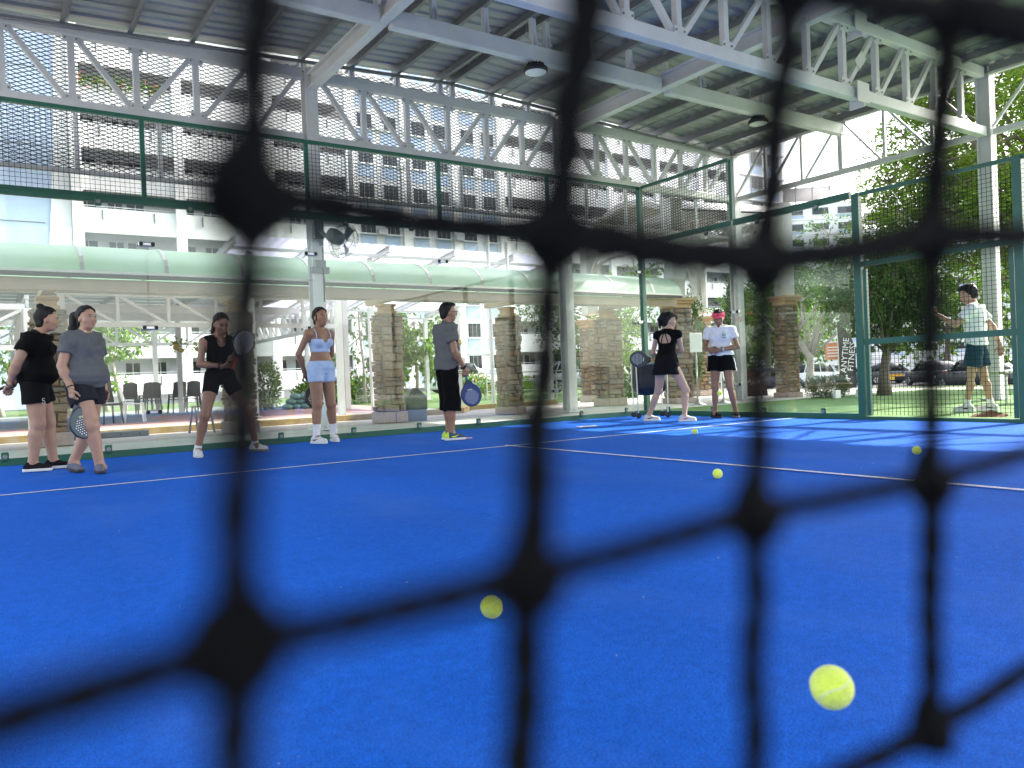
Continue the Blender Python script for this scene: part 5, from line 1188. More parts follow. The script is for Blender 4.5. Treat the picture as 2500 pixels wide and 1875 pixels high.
ball(7.12, 6.24, .0345, 'yellow ball lying at the edge of the sunlit patch', (.3, 1.4, .2))
ball(6.40, 3.25, .0345, 'yellow ball half hidden behind a dark net cord at right', (.9, .1, 1.9))
ball(8.17, 6.76, .433, 'yellow ball in the air in front of the leg of the coach', (.2, 2.0, 1.0))
ball(1.405, .67, .212, 'large blurred yellow ball in the air close to the net', (1.0, 1.0, .4))
for x, y, c, lab in ((5.22, 8.36, (.62, .40, .40), 'pale pink flat marker on the court by the feet of the man in grey'), (7.42, 8.55, (.62, .6, .62), 'pale flat marker on the court left of the woman with the paddle')):
    b = MB(); b.prism([(x-.16, y-.06, .004), (x+.12, y-.10, .004), (x+.17, y+.02, .004), (x+.02, y+.11, .004), (x-.13, y+.08, .004)], (0, 0, .008)); o = b.build('court_marker', mat('marker_%d' % (x*10), c, .7)); tag(o, lab, 'marker')
b = MB(); vs = []
for i in range(9): a = math.pi*i/8; vs.append((10.16+.05*math.cos(a)*1.0, 4.40-.17*math.cos(a), .06+.06*math.sin(a)*(1+.3*math.sin(5*a))))
vs += [(v[0]-.09, v[1]+.02, .052) for v in vs]; b.raw(vs, [(i, i+1, 9+i+1, 9+i) for i in range(8)]); o = b.build('dry_leaf', mat('dry_leaf_brown', (.22, .09, .05), .8)); tag(o, 'curled brown dry leaf on the bottom rail at the right', 'leaf')
crt = thing('ball_cart', 'black fabric ball cart on four castors behind the woman swinging', 'ball cart', (9.42, 9.32, 0), R(-32))
b = MB(); sec = [(.27, .23, .50), (.27, .23, .60), (.255, .22, .86)]; vs = []
for (hx, hy, z) in [(.16, .14, .40), (.25, .21, .46)]+sec:
    for i in range(20):
        a = 2*math.pi*i/20; vs.append((hx*math.copysign(abs(math.cos(a))**.5, math.cos(a)), hy*math.copysign(abs(math.sin(a))**.5, math.sin(a)), z-.03*(z < .45)+.012*math.sin(3*a)*(z > .7)))
n = 5; b.raw(vs, [(i*20+j, i*20+(j+1) % 20, (i+1)*20+(j+1) % 20, (i+1)*20+j) for i in range(n-1) for j in range(20)]+[tuple(range(19, -1, -1))]); b.build('basket', mat('black_nylon', (.014, .014, .015), .55, bump=.5, bscale=12), crt, True, local=True)
for sx in (-1, 1):
    for sy in (-1, 1):
        b = MB(); b.tube([(sx*.24, sy*.2, .08), (sx*.255, sy*.21, .9)], .011, 8); b.build('leg', M_STEEL, crt, local=True)
        b = MB(); b.lathe((sx*.24, sy*.2, .045), [(.03, -.014), (.045, -.01), (.045, .01), (.03, .014)], 14, Matrix.Rotation(R(90), 3, 'X')); b.lathe((sx*.24, sy*.2+.025*sy, .045), [(.03, -.01), (.042, -.006), (.042, .006), (.03, .01)], 14, Matrix.Rotation(R(90), 3, 'X')); b.build('castor', M_BLACK, crt, local=True)
b = MB(); b.tube([(-.255, -.21, .88), (.255, -.21, .88), (.255, .21, .88), (-.255, .21, .88)], .012, 8, closed=True); b.build('rim', M_STEEL, crt, local=True)


# ---------------------------------------------------------------- people
def skin(n, c): return mat('skin_'+n, c, 0.5, var=0.06, scale=14, bump=0.08, bscale=120, subs=0.12)
SK_FAIR = skin('fair', (0.40, 0.235, 0.165)); SK_MID = skin('mid', (0.42, 0.25, 0.17)); SK_TAN = skin('tan', (0.285, 0.15, 0.09)); SK_BROWN = skin('brown', (0.28, 0.15, 0.095)); SK_PALE = skin('pale', (0.47, 0.295, 0.215))
def cloth(n, c, rough=0.9, **k): return mat('cloth_'+n, c, rough, var=0.08, scale=25, bump=0.35, bscale=350, spec=0.12, **k)
C_BLACK = cloth('black', (0.0045, 0.0045, 0.005)); C_BLACK2 = cloth('soft_black', (0.008, 0.008, 0.009)); C_GREYM = cloth('grey_melange', (0.115, 0.12, 0.13)); C_CHAR = cloth('charcoal', (0.020, 0.022, 0.028))
C_GREY = cloth('mid_grey', (0.125, 0.125, 0.122)); C_SKYB = cloth('pale_blue', (0.42, 0.54, 0.74)); C_WHITE = cloth('white', (0.78, 0.78, 0.80)); C_TEAL = cloth('deep_teal', (0.022, 0.055, 0.085)); C_SOCK = cloth('white_sock', (0.75, 0.75, 0.75)); C_PINK = cloth('neon_pink', (0.80, 0.10, 0.17), 0.6)
M_HAIR = mat('black_hair', (0.005, 0.0045, 0.0045), 0.5, spec=0.25, var=0.5, scale=60, stretch=(1, 1, 0.15), bump=0.6, bscale=140); M_HAIRB = mat('brown_black_hair', (0.014, 0.009, 0.007), 0.5, spec=0.25, var=0.6, scale=60, stretch=(1, 1, 0.15), bump=0.6, bscale=140)
M_EYEW = mat('eye_white', (0.6, 0.58, 0.56), 0.2); M_IRIS = mat('dark_iris', (0.012, 0.008, 0.006), 0.15); M_LIP = mat('lip', (0.34, 0.13, 0.12), 0.45)
M_SOLEW = mat('white_sole', (0.68, 0.68, 0.66), 0.6); M_SOLEB = mat('black_sole', (0.02, 0.02, 0.02), 0.7); M_SOLEG = mat('grey_sole', (0.2, 0.2, 0.2), 0.7)
SH_BLACK = cloth('black_knit', (0.014, 0.014, 0.015)); SH_GREY = cloth('grey_knit', (0.15, 0.15, 0.19)); SH_WHITE = mat('white_leather', (0.66, 0.65, 0.63), 0.5, var=0.05, scale=20); SH_BEIGE = mat('beige_leather', (0.62, 0.56, 0.50), 0.5, var=0.05, scale=20); SH_NAVY = cloth('navy_knit', (0.055, 0.085, 0.15)); SH_LIME = mat('lime_heel', (0.55, 0.75, 0.05), 0.5)
def V3(*a): return np.array(a, np.float32)
def rotm(yaw=0, pitch=0, roll=0):
    return np.array(Euler((R(pitch), R(roll), R(yaw)), 'XYZ').to_matrix() if False else (Matrix.Rotation(R(yaw), 3, 'Z') @ Matrix.Rotation(R(pitch), 3, 'X') @ Matrix.Rotation(R(roll), 3, 'Y')), np.float32)
def folds(P, amp, s=1.0, ph=0.0):
    return amp*(np.sin(P[:,0]*23*s+P[:,2]*31*s+ph)*np.sin(P[:,1]*19*s-P[:,2]*17*s+1.3*ph)+0.6*np.sin(P[:,2]*47*s+P[:,0]*29*s+2*ph)*np.cos(P[:,1]*37*s+ph))
class Person:
    D = dict(P=(0, 0, .92), N=(0, -.005, 1.385), H=(0, .02, 1.53), sL=(-.17, 0, 1.335), sR=(.17, 0, 1.335), eL=(-.215, -.02, 1.07), eR=(.215, -.02, 1.07), wL=(-.22, .05, .84), wR=(.22, .05, .84),
             hL=(-.085, 0, .87), hR=(.085, 0, .87), kL=(-.095, .015, .47), kR=(.095, .015, .47), aL=(-.10, -.01, .085), aR=(.10, -.01, .085))
    FEM = ([-.16, -.02, .10, .30, .48, .66, .82, .93, 1.0], [.10, .165, .172, .130, .128, .145, .158, .125, .060], [.085, .118, .120, .088, .088, .100, .092, .075, .055])
    MAL = ([-.16, -.02, .10, .30, .48, .66, .82, .93, 1.0], [.10, .150, .155, .145, .150, .168, .178, .145, .065], [.085, .110, .112, .100, .104, .116, .108, .085, .06])
    def __init__(s, label, loc, facing, sk, scale=1.0, male=False, fat=1.0, belly=0.0, limb=1.0, legw=1.0, head=(0, 0, 0), toeL=0.0, toeR=0.0, liftL=0.0, **j):
        s.t = thing('person', label, 'person', loc, math.atan2(-facing[0], facing[1]), 'people on and beside the court')
        s.sk = sk; s.k = scale; s.fat = fat; s.belly = belly; s.limb = limb; s.legw = legw; s.male = male
        s.J = {n: V3(*(j.get(n, v)))*scale for n, v in Person.D.items()}
        s.hM = rotm(*head); s.toe = {'L': toeL, 'R': toeR}
        s.prof = Person.MAL if male else Person.FEM
        J = s.J; s.ax = J['N']-J['P']; s.L = np.linalg.norm(s.ax); s.ax = s.ax/s.L
        def frame(r):
            r = r-s.ax*(r@s.ax); r = r/np.linalg.norm(r); return r
        s.r0 = frame(J['hR']-J['hL']); s.r1 = frame(J['sR']-J['sL'])
    def torso(s, P, off=0.0, fat=None, loose=0.0):
        J = s.J; q = P-J['P']; t = q@s.ax/s.L; f = fat or s.fat; k = s.k
        w = np.clip(t, 0, 1)[:,None]; r = s.r0*(1-w)+s.r1*w; r = r/np.linalg.norm(r, axis=1)[:,None]; fw = np.cross(np.broadcast_to(s.ax, r.shape), r)
        T, A, B = s.prof; a = np.interp(t, T, A)*k; b = np.interp(t, T, B)*k
        mid = np.exp(-((t-.22)/.33)**2); a = a*(1+(f-1)*(.45+.55*mid)); b = b*(1+(f-1)*(.5+.7*mid)); fo = s.belly*mid*k
        if loose:
            hang = np.clip((.72-t)/.5, 0, 1)*loose; a = np.maximum(a, np.interp(.66, T, A)*k*(1+(f-1)*.5)*(.93+.05*hang/max(loose, 1e-6))); b = np.maximum(b, np.interp(.66, T, B)*k*(.95+(f-1)*.6))
        a = a+off; b = b+off
        x = (q*r).sum(1); y = (q*fw).sum(1)-fo; kk = np.sqrt((x/a)**2+(y/b)**2)+1e-6
        d = (kk-1)*np.minimum(a, b); dz = np.maximum((-.16-t)*s.L, (t-1.0)*s.L)
        return np.where(dz > 0, np.sqrt(np.maximum(d, 0)**2+dz**2), np.maximum(d, dz))
    def arm(s, P, sd, off=0.0):
        J = s.J; l = s.limb*s.k; a = rc(P, J['s'+sd], J['e'+sd], .046*l+off, .038*l+off); b = rc(P, J['e'+sd], J['w'+sd], .038*l+off, .026*l+off)
        m = J['e'+sd]*.7+J['w'+sd]*.3; return smin(smin(a, b, .015), el(P, m, (.04*l+off,)*3), .03)
    def leg(s, P, sd, off=0.0):
        J = s.J; l = s.legw*s.k; h, kn, an = J['h'+sd], J['k'+sd], J['a'+sd]
        a = rc(P, h+V3(0, 0, .0), kn, .088*l+off, .056*l+off); b = rc(P, kn, an, .050*l+off, .036*l+off)
        d = an-kn; d = d/np.linalg.norm(d); back = V3(0, -1, 0)-d*(V3(0, -1, 0)@d); c = kn+(an-kn)*.30+back*.016*s.k
        return smin(smin(a, b, .03), rc(P, c, kn+(an-kn)*.52+back*.008, .051*l+off, .038*l+off), .03)
    def bust(s, P, d, amt=.055, off=0.0):
        if s.male: return d
        J = s.J; c = J['P']+s.ax*s.L*.66; fw = np.cross(s.ax, s.r1)
        for sg in (-1, 1): d = smin(d, el(P, c+s.r1*sg*.072*s.k+fw*(.072*s.k*s.fat), (amt*s.k+off,)*3), .035)
        return d
    def headf(s, P, detail=True):
        c = s.J['H']; k = s.k; q = (P-c)@s.hM/k
        d = el(q, (0, -.012, .035), (.075, .093, .083)); d = smin(d, el(q, (0, .018, -.025), (.061, .070, .082)), .03); d = smin(d, el(q, (0, .036, -.080), (.040, .040, .030)), .03)
        for sg in (-1, 1):
            d = smin(d, el(q, (sg*.042, .045, -.022), (.026, .032, .030)), .02)
            d = smax(d, -el(q, (sg*.031, .096, .010), (.017, .013, .010)), .012)
            d = smin(d, el(q, (sg*.075, -.006, -.012), (.010, .019, .030)), .008)
        d = smin(d, rc(q, (0, .084, .012), (0, .101, -.022), .007, .0115), .010); d = smin(d, el(q, (0, .090, -.026), (.017, .012, .009)), .008)
        d = smin(d, el(q, (0, .083, -.056), (.023, .012, .009)), .008)
        neck = rc((P)/k, s.J['N']/k+V3(0, 0, -.02), (c+s.hM@V3(0, -.018, -.06)*k)/k, .056*(1.12 if s.male else 1)*(.8+.2*s.fat), .050*(1.12 if s.male else 1))
        return smin(d, neck, .025)*k
    def body(s):
        J = s.J
        def f(P):
            d = s.torso(P); d = s.bust(P, d)
            for sd in 'LR':
                d = smin(d, s.arm(P, sd), .03); d = smin(d, s.leg(P, sd), .03)
                d = smin(d, rc(P, J['a'+sd], J['a'+sd]+V3(0, .05, -.03), .036*s.k, .03*s.k), .02)
            tr = s.torso(P)
            d = smin(d, rc(P, J['N']+V3(0, 0, .01), J['sL'], .042*s.k, .044*s.k), .03); d = smin(d, rc(P, J['N']+V3(0, 0, .01), J['sR'], .042*s.k, .044*s.k), .03)
            return smin(d, s.headf(P), .02)
        pts = np.array([v for v in J.values()]); lo = pts.min(0)-.17*s.k; hi = pts.max(0)+.17*s.k; lo[2] = .02
        V, F = surf(f, lo, hi, .0085)
        parts = [(V, F)]
        for sd, hd in s.hands.items(): parts.append(s.hand(sd, **hd))
        off = 0; VV = []; FF = []
        for v, fa in parts: VV.append(v); FF.append(fa+off); off += len(v)
        s.part('body', np.concatenate(VV), np.concatenate(FF), s.sk)
    hands = {}
    def hand(s, sd, d=(0, 0, -1), n=None, curl=35, thumb=.6):
        """palm and five bent fingers; d points from wrist to knuckles, n out of the palm"""
        k = s.k*1.02; sg = 1 if sd == 'R' else -1; d = V3(*d); d = d/np.linalg.norm(d); n = V3(*(n or (-sg, 0, 0))); n = n-d*(n@d); n = n/np.linalg.norm(n)
        th = np.cross(d, n)*sg; w = s.J['w'+sd]
        segs = [(w-d*.03*k, w+d*.03*k, .026*k, .024*k)]
        for i in range(4):
            o = (.028-.0187*i)*k; b = w+d*(.085-.004*abs(i-1))*k+th*o; segs.append((w+d*.02*k+th*o*.6, b, .015*k, .0115*k)); p = b; a = 0
            for L_, c_ in zip(((.040, .026, .022), (.045, .029, .024), (.042, .027, .023), (.033, .021, .020))[i], (.8, 1.1, .9)):
                a += R(curl*c_); e = p+(d*math.cos(a)+n*math.sin(a))*L_*k; segs.append((p, e, .0095*k, .0080*k)); p = e
        p = w+d*.03*k+th*.028*k; q = p+(d*.55+th*.75+n*thumb*.6)*.042*k; r_ = q+(d*.85+th*.1+n*thumb)*.034*k; segs += [(w+d*.015*k+th*.015*k, p, .017*k, .015*k), (p, q, .0125*k, .0105*k), (q, r_, .0105*k, .0085*k)]
        s.grip = getattr(s, 'grip', {}); s.grip[sd] = (w+d*.088*k+n*.022*k, d, n, th)
        A = np.array([x[0] for x in segs]+[x[1] for x in segs])
        def f(P):
            D = rc(P, *segs[0])
            for sgm in segs[1:]: D = smin(D, rc(P, *sgm), .006)
            return D
        return surf(f, A.min(0)-.03, A.max(0)+.03, .0046)
    def part(s, name, V, F, m, par=None, smooth=True):
        me = bpy.data.meshes.new(name); me.from_pydata(V.tolist() if hasattr(V, 'tolist') else V, [], F.tolist() if hasattr(F, 'tolist') else F); me.update()
        return link_mesh(name, me, m, par or s.t, smooth)
    def implicit(s, name, f, lo, hi, m, h=.009, par=None):
        V, F = surf(f, lo, hi, h); return s.part(name, V, F, m, par)
    # --- clothing
    def top(s, m, hem, sleeve=.45, off=.014, loose=.5, neck=.066, fold=.004, name='shirt', ph=0.0, vneck=0.0, armhole=0.0, extra=None, hemflare=0.0):
        J = s.J; k = s.k; z_h = hem*k
        def f(P):
            fo = folds(P, fold, 1.0, ph); d = s.torso(P, off, loose=loose); d = s.bust(P, d, .055, off)
            d = smin(d, rc(P, J['N']+V3(0, 0, -.005), J['sL'], .042*k+off*.6, .044*k+off*.8), .03); d = smin(d, rc(P, J['N']+V3(0, 0, -.005), J['sR'], .042*k+off*.6, .044*k+off*.8), .03)
            for sd in 'LR':
                if sleeve > 0:
                    a, b = J['s'+sd], J['e'+sd]; e = a+(b-a)*sleeve; u = (b-a)/np.linalg.norm(b-a)
                    sl = rc(P, a, a+(b-a)*min(1, sleeve+.1), .048*k*s.limb+off*.9, .046*k*s.limb+off*1.3); sl = smax(sl, (P-e)@u, .004); d = smin(d, sl, .03)
                    dcut = np.maximum((P-e)@u, np.linalg.norm(P-e-u*.04, axis=1)-.10*k)
                else:
                    a = J['s'+sd]; dd = (J['s'+sd]-J['N']); dd = dd/np.linalg.norm(dd)
                    d = smax(d, -(rc(P, a+dd*.045*k+V3(0, 0, .02), a+dd*.02*k+V3(0, 0, -.09*k), armhole*k, armhole*.8*k)), .006)
            d = d+fo
            d = smax(d, z_h+hemflare*P[:,1]-P[:,2], .004)
            c = J['N']; fw = np.cross(s.ax, s.r1)
            d = smax(d, -rc(P, c+V3(0, 0, .09)+fw*.03, c+fw*(.035+vneck*.4)*k+V3(0, 0, .0-vneck)*k, neck*k, (neck-.012-vneck*.2)*k), .006)
            d = np.maximum(d, (P-(c+V3(0, 0, .055*k)))@V3(0, 0, 1))
            return extra(P, d) if extra else d
        pts = np.array([J[n] for n in ('N', 'P', 'sL', 'sR', 'eL', 'eR')]); lo = pts.min(0)-.2*k*s.fat; hi = pts.max(0)+.2*k*s.fat; lo[2] = z_h-.03; hi[2] = J['N'][2]+.08
        return s.implicit(name, f, lo, hi, m, .009)
    def bottom(s, m, waist, legfrac, off=.014, flare=.012, fold=.003, name='shorts', ph=1.0, skirt=False, extra=None):
        J = s.J; k = s.k
        def f(P):
            d = s.torso(P, off)
            for sd in 'LR':
                h, kn, an = J['h'+sd], J['k'+sd], J['a'+sd]
                if legfrac <= 1: e = h+(kn-h)*legfrac; u = (kn-h)/np.linalg.norm(kn-h); w = .088+(.056-.088)*legfrac
                else: e = kn+(an-kn)*(legfrac-1); u = (an-kn)/np.linalg.norm(an-kn); w = .052
                l = rc(P, h+V3(0, 0, .02), h+(kn-h)*min(1, legfrac+.08), .090*k*s.legw+off, w*k*s.legw+off+flare)
                if legfrac > 1: l = smin(l, rc(P, kn, kn+(an-kn)*(legfrac-1+.06), .060*k*s.legw+off+flare*.7, w*k*s.legw+off+flare*1.5), .03)
                l = smax(l, (P-e)@u, .004); d = smin(d, l, .025)
            mid = (J['hL']+J['hR'])/2
            if skirt:
                zt = waist*k; zb = skirt*k; t = np.clip((zt-P[:,2])/(zt-zb), 0, 1); c = J['P']+(mid-J['P'])*.0; q = P-c; r = s.r0
                fw = np.cross(V3(0, 0, 1), r); x = q@r; y = q@fw; a = (.150+.075*t**.8)*k*s.fat; b = (.112+.07*t)*k*s.fat; ang = np.arctan2(y, x)
                kk = np.sqrt((x/a)**2+(y/b)**2)+1e-6; sk_ = (kk-1)*np.minimum(a, b)+.004*np.sin(ang*9)*t; sk_ = smax(sk_, np.maximum(zb-P[:,2], P[:,2]-zt), .004); d = smin(np.maximum(d, zb+.0-P[:,2]), sk_, .015)
            d = d+folds(P, fold, .9, ph)
            d = np.maximum(d, (P[:,2]-waist*k))
            return extra(P, d) if extra else d
        names = ('P', 'hL', 'hR', 'kL', 'kR')+(('aL', 'aR') if legfrac > 1 else ())
        pts = np.array([J[n] for n in names]); lo = pts.min(0)-.19*k*s.fat; hi = pts.max(0)+.19*k*s.fat; hi[2] = waist*k+.02; lo[2] = max(lo[2], .1)
        return s.implicit(name, f, lo, hi, m, .009)
    def shoe(s, sd, m, sole, sock=None, sockh=.04, mark=None, tilt=0.0, heel=None, zoff=0.0):
        J = s.J; k = s.k; a = J['a'+sd]; yaw = s.toe[sd]; u = V3(-math.sin(R(yaw)), math.cos(R(yaw)), 0); g = V3(a[0], a[1], zoff); r = V3(u[1], -u[0], 0)
        fl = V3(1, 1, 1)
        def q_(P):
            q = P-g; return np.stack([q@r, q@u, q[:,2]-tilt*np.maximum(0, -(q@u)+.10)], 1)
        def up(P):
            q = q_(P)
            d = rc(q, (0, -.045*k, .045*k), (0, .03*k, .05*k), .040*k, .038*k); d = smin(d, rc(q, (.004*0, .03*k, .040*k), (0, .135*k, .030*k), .044*k, .034*k), .03)
            d = smin(d, rc(q, (0, -.02*k, .05*k), (0, -.015*k, .088*k), .042*k, .040*k), .02); d = np.maximum(d, .022-q[:,2]); d = np.maximum(d, q[:,2]-.098*k); return d
        def so(P):
            q = q_(P); e = q.copy(); e[:,2] = 0
            d = rc(e, (0, -.05*k, 0), (0, .03*k, 0), .043*k, .044*k); d = smin(d, rc(e, (0, .03*k, 0), (0, .132*k, 0), .048*k, .040*k), .03); return smax(d, np.maximum(-q[:,2]+.001, q[:,2]-.030), .006)
        lo = g-V3(.24, .24, .01); hi = g+V3(.24, .24, .2+tilt*.2)
        o = s.implicit('shoe', up, lo, hi, m, .006); s.implicit('sole', so, lo, hi, sole, .006, o)
        if heel: s.implicit('heel_patch', lambda P: np.maximum(up(P)-.003, (q_(P)[:,1]+.045*k)), lo, hi, heel, .006, o)
        b = MB()
        for i in range(4):
            y = (.015+.024*i)*k; z = (.088-.012*i)*k+tilt*max(0, .10-y); c = g+u*y+V3(0, 0, z); b.beam(c-r*.022*k, c+r*.022*k, .006, .004)
        b.build('laces', M_SOLEW if m in (SH_WHITE, SH_BEIGE) else M_BLACK, o, local=True)
        if mark:
            for sg in (-1, 1):
                b = MB(); pts = [(-.02, .05), (.0, .043), (.03, .047), (.075, .066)]; wd = [.002, .009, .008, .001]
                for i in range(3):
                    (y0, z0), (y1, z1) = pts[i], pts[i+1]; x0 = .046*k*sg; p0 = g+u*y0*k+r*x0+V3(0, 0, z0*k); p1 = g+u*y1*k+r*x0*.98+V3(0, 0, z1*k); b.raw([p0+V3(0, 0, wd[i]), p0-V3(0, 0, wd[i]), p1-V3(0, 0, wd[i+1]), p1+V3(0, 0, wd[i+1])], [(0, 1, 2, 3)])
                    b.raw([x+r*sg*.003 for x in (p0+V3(0, 0, wd[i]), p0-V3(0, 0, wd[i]), p1-V3(0, 0, wd[i+1]), p1+V3(0, 0, wd[i+1]))], [(0, 1, 2, 3)])
                b.build('side_stripe', mark, o, local=True)
        if sock:
            kn = J['k'+sd]; d = (kn-a)/np.linalg.norm(kn-a); e = a+d*sockh
            s.implicit('sock', lambda P: np.maximum(np.maximum(np.minimum(s.leg(P, sd, .005), rc(P, a, a+V3(0, 0, -.05), .041*k, .04*k)), (P-e)@d), .05-P[:,2]), a-.1, a+.1+V3(0, 0, sockh), sock, .007)
    def face(s, m_brow=None, look=0.0, closed=False):
        c = s.J['H']; k = s.k; M = s.hM; rot = Matrix(M.tolist())
        W_ = lambda x, y, z: Vector(c+M@V3(x, y, z)*k)
        for sg in (-1, 1):
            b = MB(); b.ell(W_(sg*.031, .080, .009), (.0135*k, .008*k, .0052*k if not closed else .002), rot, 10, 6); e = b.build('eye', M_EYEW if not closed else M_IRIS, s.t, True, local=True)
            if not closed: b = MB(); b.ell(W_(sg*.031+look*.004, .0855, .009), (.0062*k, .0035*k, .0052*k), rot, 10, 6); b.build('iris', M_IRIS, e, True, local=True)
            b = MB(); b.tube([W_(sg*.045, .079, .0135), W_(sg*.031, .087, .0165), W_(sg*.017, .086, .0125)], .0020*k, 5); b.build('eyelid', M_IRIS, s.t, True, local=True)
            b = MB(); b.tube([W_(sg*.050, .078, .026), W_(sg*.035, .090, .033), W_(sg*.016, .094, .029)], [.0012*k, .0028*k, .0024*k], 5); b.build('eyebrow', m_brow or M_HAIR, s.t, True, local=True)
            b = MB(); b.ell(W_(sg*.007, .103, -.0315), (.0035*k, .003*k, .0022*k), rot, 8, 5); b.build('nostril', M_IRIS, s.t, True, local=True)
        b = MB(); b.ell(W_(0, .092, -.0525), (.020*k, .0055*k, .0042*k), rot, 12, 6); b.build('lip', M_LIP, s.t, True, local=True)
        b = MB(); b.ell(W_(0, .092, -.0600), (.017*k, .0055*k, .0048*k), rot, 12, 6); b.build('lip', M_LIP, s.t, True, local=True)
    def hair(s, m, style='bun', extra=(), hairline=.052, thick=.014, side=-.01, low=-.05):
        c = s.J['H']; k = s.k; M = s.hM
        def f(P):
            q = (P-c)@M/k
            d = el(q, (0, -.014, .038), (.075+thick*.8, .093+thick, .083+thick)); d = smin(d, el(q, (0, -.05, low), (.058+thick*.5, .042+thick, .06)), .03)
            d = d+.0025*np.sin(q[:,0]*150+8*q[:,1])+.0015*np.sin(q[:,0]*310+q[:,2]*40)
            # open the face: cut in front of a tilted plane, keep above the hairline
            cut = np.maximum(q[:,1]-(.030+.55*(q[:,2]-.02)*0+np.where(q[:,2] > hairline, 9, 0)), -1)
            edge = q[:,1]-(side+np.clip(q[:,2]*.50, -.02, .042)); d = smax(d, np.minimum(edge, (hairline+.043-8*q[:,0]**2)-q[:,2]), .008)
            d = smax(d, low-.055-q[:,2], .01)
            for kind, *a in extra:
                if kind == 'rc': d = smin(d, rc(q, a[0], a[1], a[2], a[3])+.002*np.sin(q[:,0]*190+q[:,1]*170), a[4] if len(a) > 4 else .015)
                elif kind == 'el': d = smin(d, el(q, a[0], a[1])+.002*np.sin(q[:,0]*190+q[:,1]*150), a[2] if len(a) > 2 else .01)
            return d*k
        s.implicit('hair', f, c-.34*k, c+.2*k, m, .007)
    def ring(s, sd, t, rad, m, name='bracelet', wd=.006, thick=.008):
        w = s.J['w'+sd]; e = s.J['e'+sd]; d = (w-e)/np.linalg.norm(w-e); p = Vector(e+(w-e)*t); q = Vector(d).to_track_quat('Z', 'Y').to_matrix(); b = MB()
        pts = [p+q @ Vector((rad*math.cos(a), rad*math.sin(a), 0)) for a in np.linspace(0, 2*math.pi, 19)[:-1]]; b.tube(pts, wd, 6, closed=True)
        o = b.build(name, m, s.t, True, local=True); return o, p, q
    def world(s, p): return Matrix.Translation(s.t.location) @ s.t.rotation_euler.to_matrix().to_4x4() @ Vector(p)
    def wdir(s, d): return s.t.rotation_euler.to_matrix() @ Vector(d)

def padel(label, p, d, n, face, edge, grip=M_BLACK, dots=(.72, .74, .78), twist=None):
    """perforated padel racket: p is the world point held, d from the handle to the head, n the face normal"""
    d = Vector(d).normalized(); n = Vector(n); n = (n-d*n.dot(d)).normalized(); x = d.cross(n)
    t = thing('padel_racket', label, 'racket', p, 0, 'padel rackets held by the players'); rot = Matrix((x, n, d)).transposed()   # columns x, n(y), d(z)
    T = lambda v: rot @ Vector(v)
    out = []
    for i in range(40):
        a = 2*math.pi*i/40; c_, s_ = math.cos(a), math.sin(a); rx = .128*math.copysign(abs(s_)**.92, s_); rz = .245-.150*c_*(1 if c_ < 0 else 1.0); 
        if c_ > 0: rx *= 1-.35*c_**2.2
        out.append((rx, rz))
    b = MB(); b.prism([T((x_, -.017, z_)) for x_, z_ in out], T((0, .034, 0))); h = b.build('frame', edge, t, local=True); bevel(h, .009, 2)
    b = MB()
    for sg in (-1, 1): b.prism([T((x_*.93, sg*.0175, .245+(z_-.245)*.93)) for x_, z_ in out][::sg], T((0, sg*.0012, 0)))
    b.build('face', face, t, local=True)
    b = MB(); md = mat('hole_disc_%d' % int(dots[0]*100), dots, .6)  # plain coloured discs on both faces stand in for the holes
    for i in range(-5, 6):
        for k in range(-4, 5):
            x_, z_ = (i+.5*(k % 2))*.0205, .275+k*.0205
            if (x_/.088)**2+((z_-.275)/.092)**2 < 1:
                for sg in (-1, 1): b.lathe(T((x_, sg*.0190, z_)), [(.0055, -.0006), (.0055, .0006)], 8, (rot @ Matrix.Rotation(R(90), 3, 'X')))
    q = b.build('perforation', md, t, local=True); q['kind'] = 'stuff'
    b = MB(); b.tube([T((0, 0, -.065)), T((0, 0, -.055)), T((0, 0, .075))], [.017, .0155, .0145], 10); b.build('handle', grip, t, True, local=True)
    b = MB(); b.tube([T((0, 0, -.07)), T((0, 0, -.062))], .019, 10); b.build('butt_cap', edge, t, True, local=True)
    for sg in (-1, 1): b = MB(); b.beam(T((sg*.008, 0, .07)), T((sg*.050, 0, .125)), .030, .018, up=n); b.build('throat', edge, t, local=True)
    b = MB()
    for sg in (-1, 1): b.beam(T((-.03, sg*.0192, .185)), T((.03, sg*.0192, .180)), .004, .010, up=d)
    b.build('mark', mat('racket_mark', (.5, .55, .25), .5), t, local=True)
    return t
FV = Vector((0.562, 0.827)); RV = Vector((0.827, -0.562))
def fdir(f, r, at):
    v = (Vector(at[:2])-CP.xy).normalized(); u = Vector((v.y, -v.x)); w = v*f+u*r; return (w.x, w.y)      # f away from, r to the right of the camera's line of sight
M_NAVYP = mat('navy_racket', (.018, .03, .055), .35); M_BLUEP_ = mat('blue_racket', (.02, .045, .16), .35); M_BLKP = mat('black_racket', (.012, .013, .014), .35); M_WHTP = mat('white_racket', (.62, .62, .60), .35); M_TEALP = mat('dark_teal_racket', (.012, .05, .075), .3)

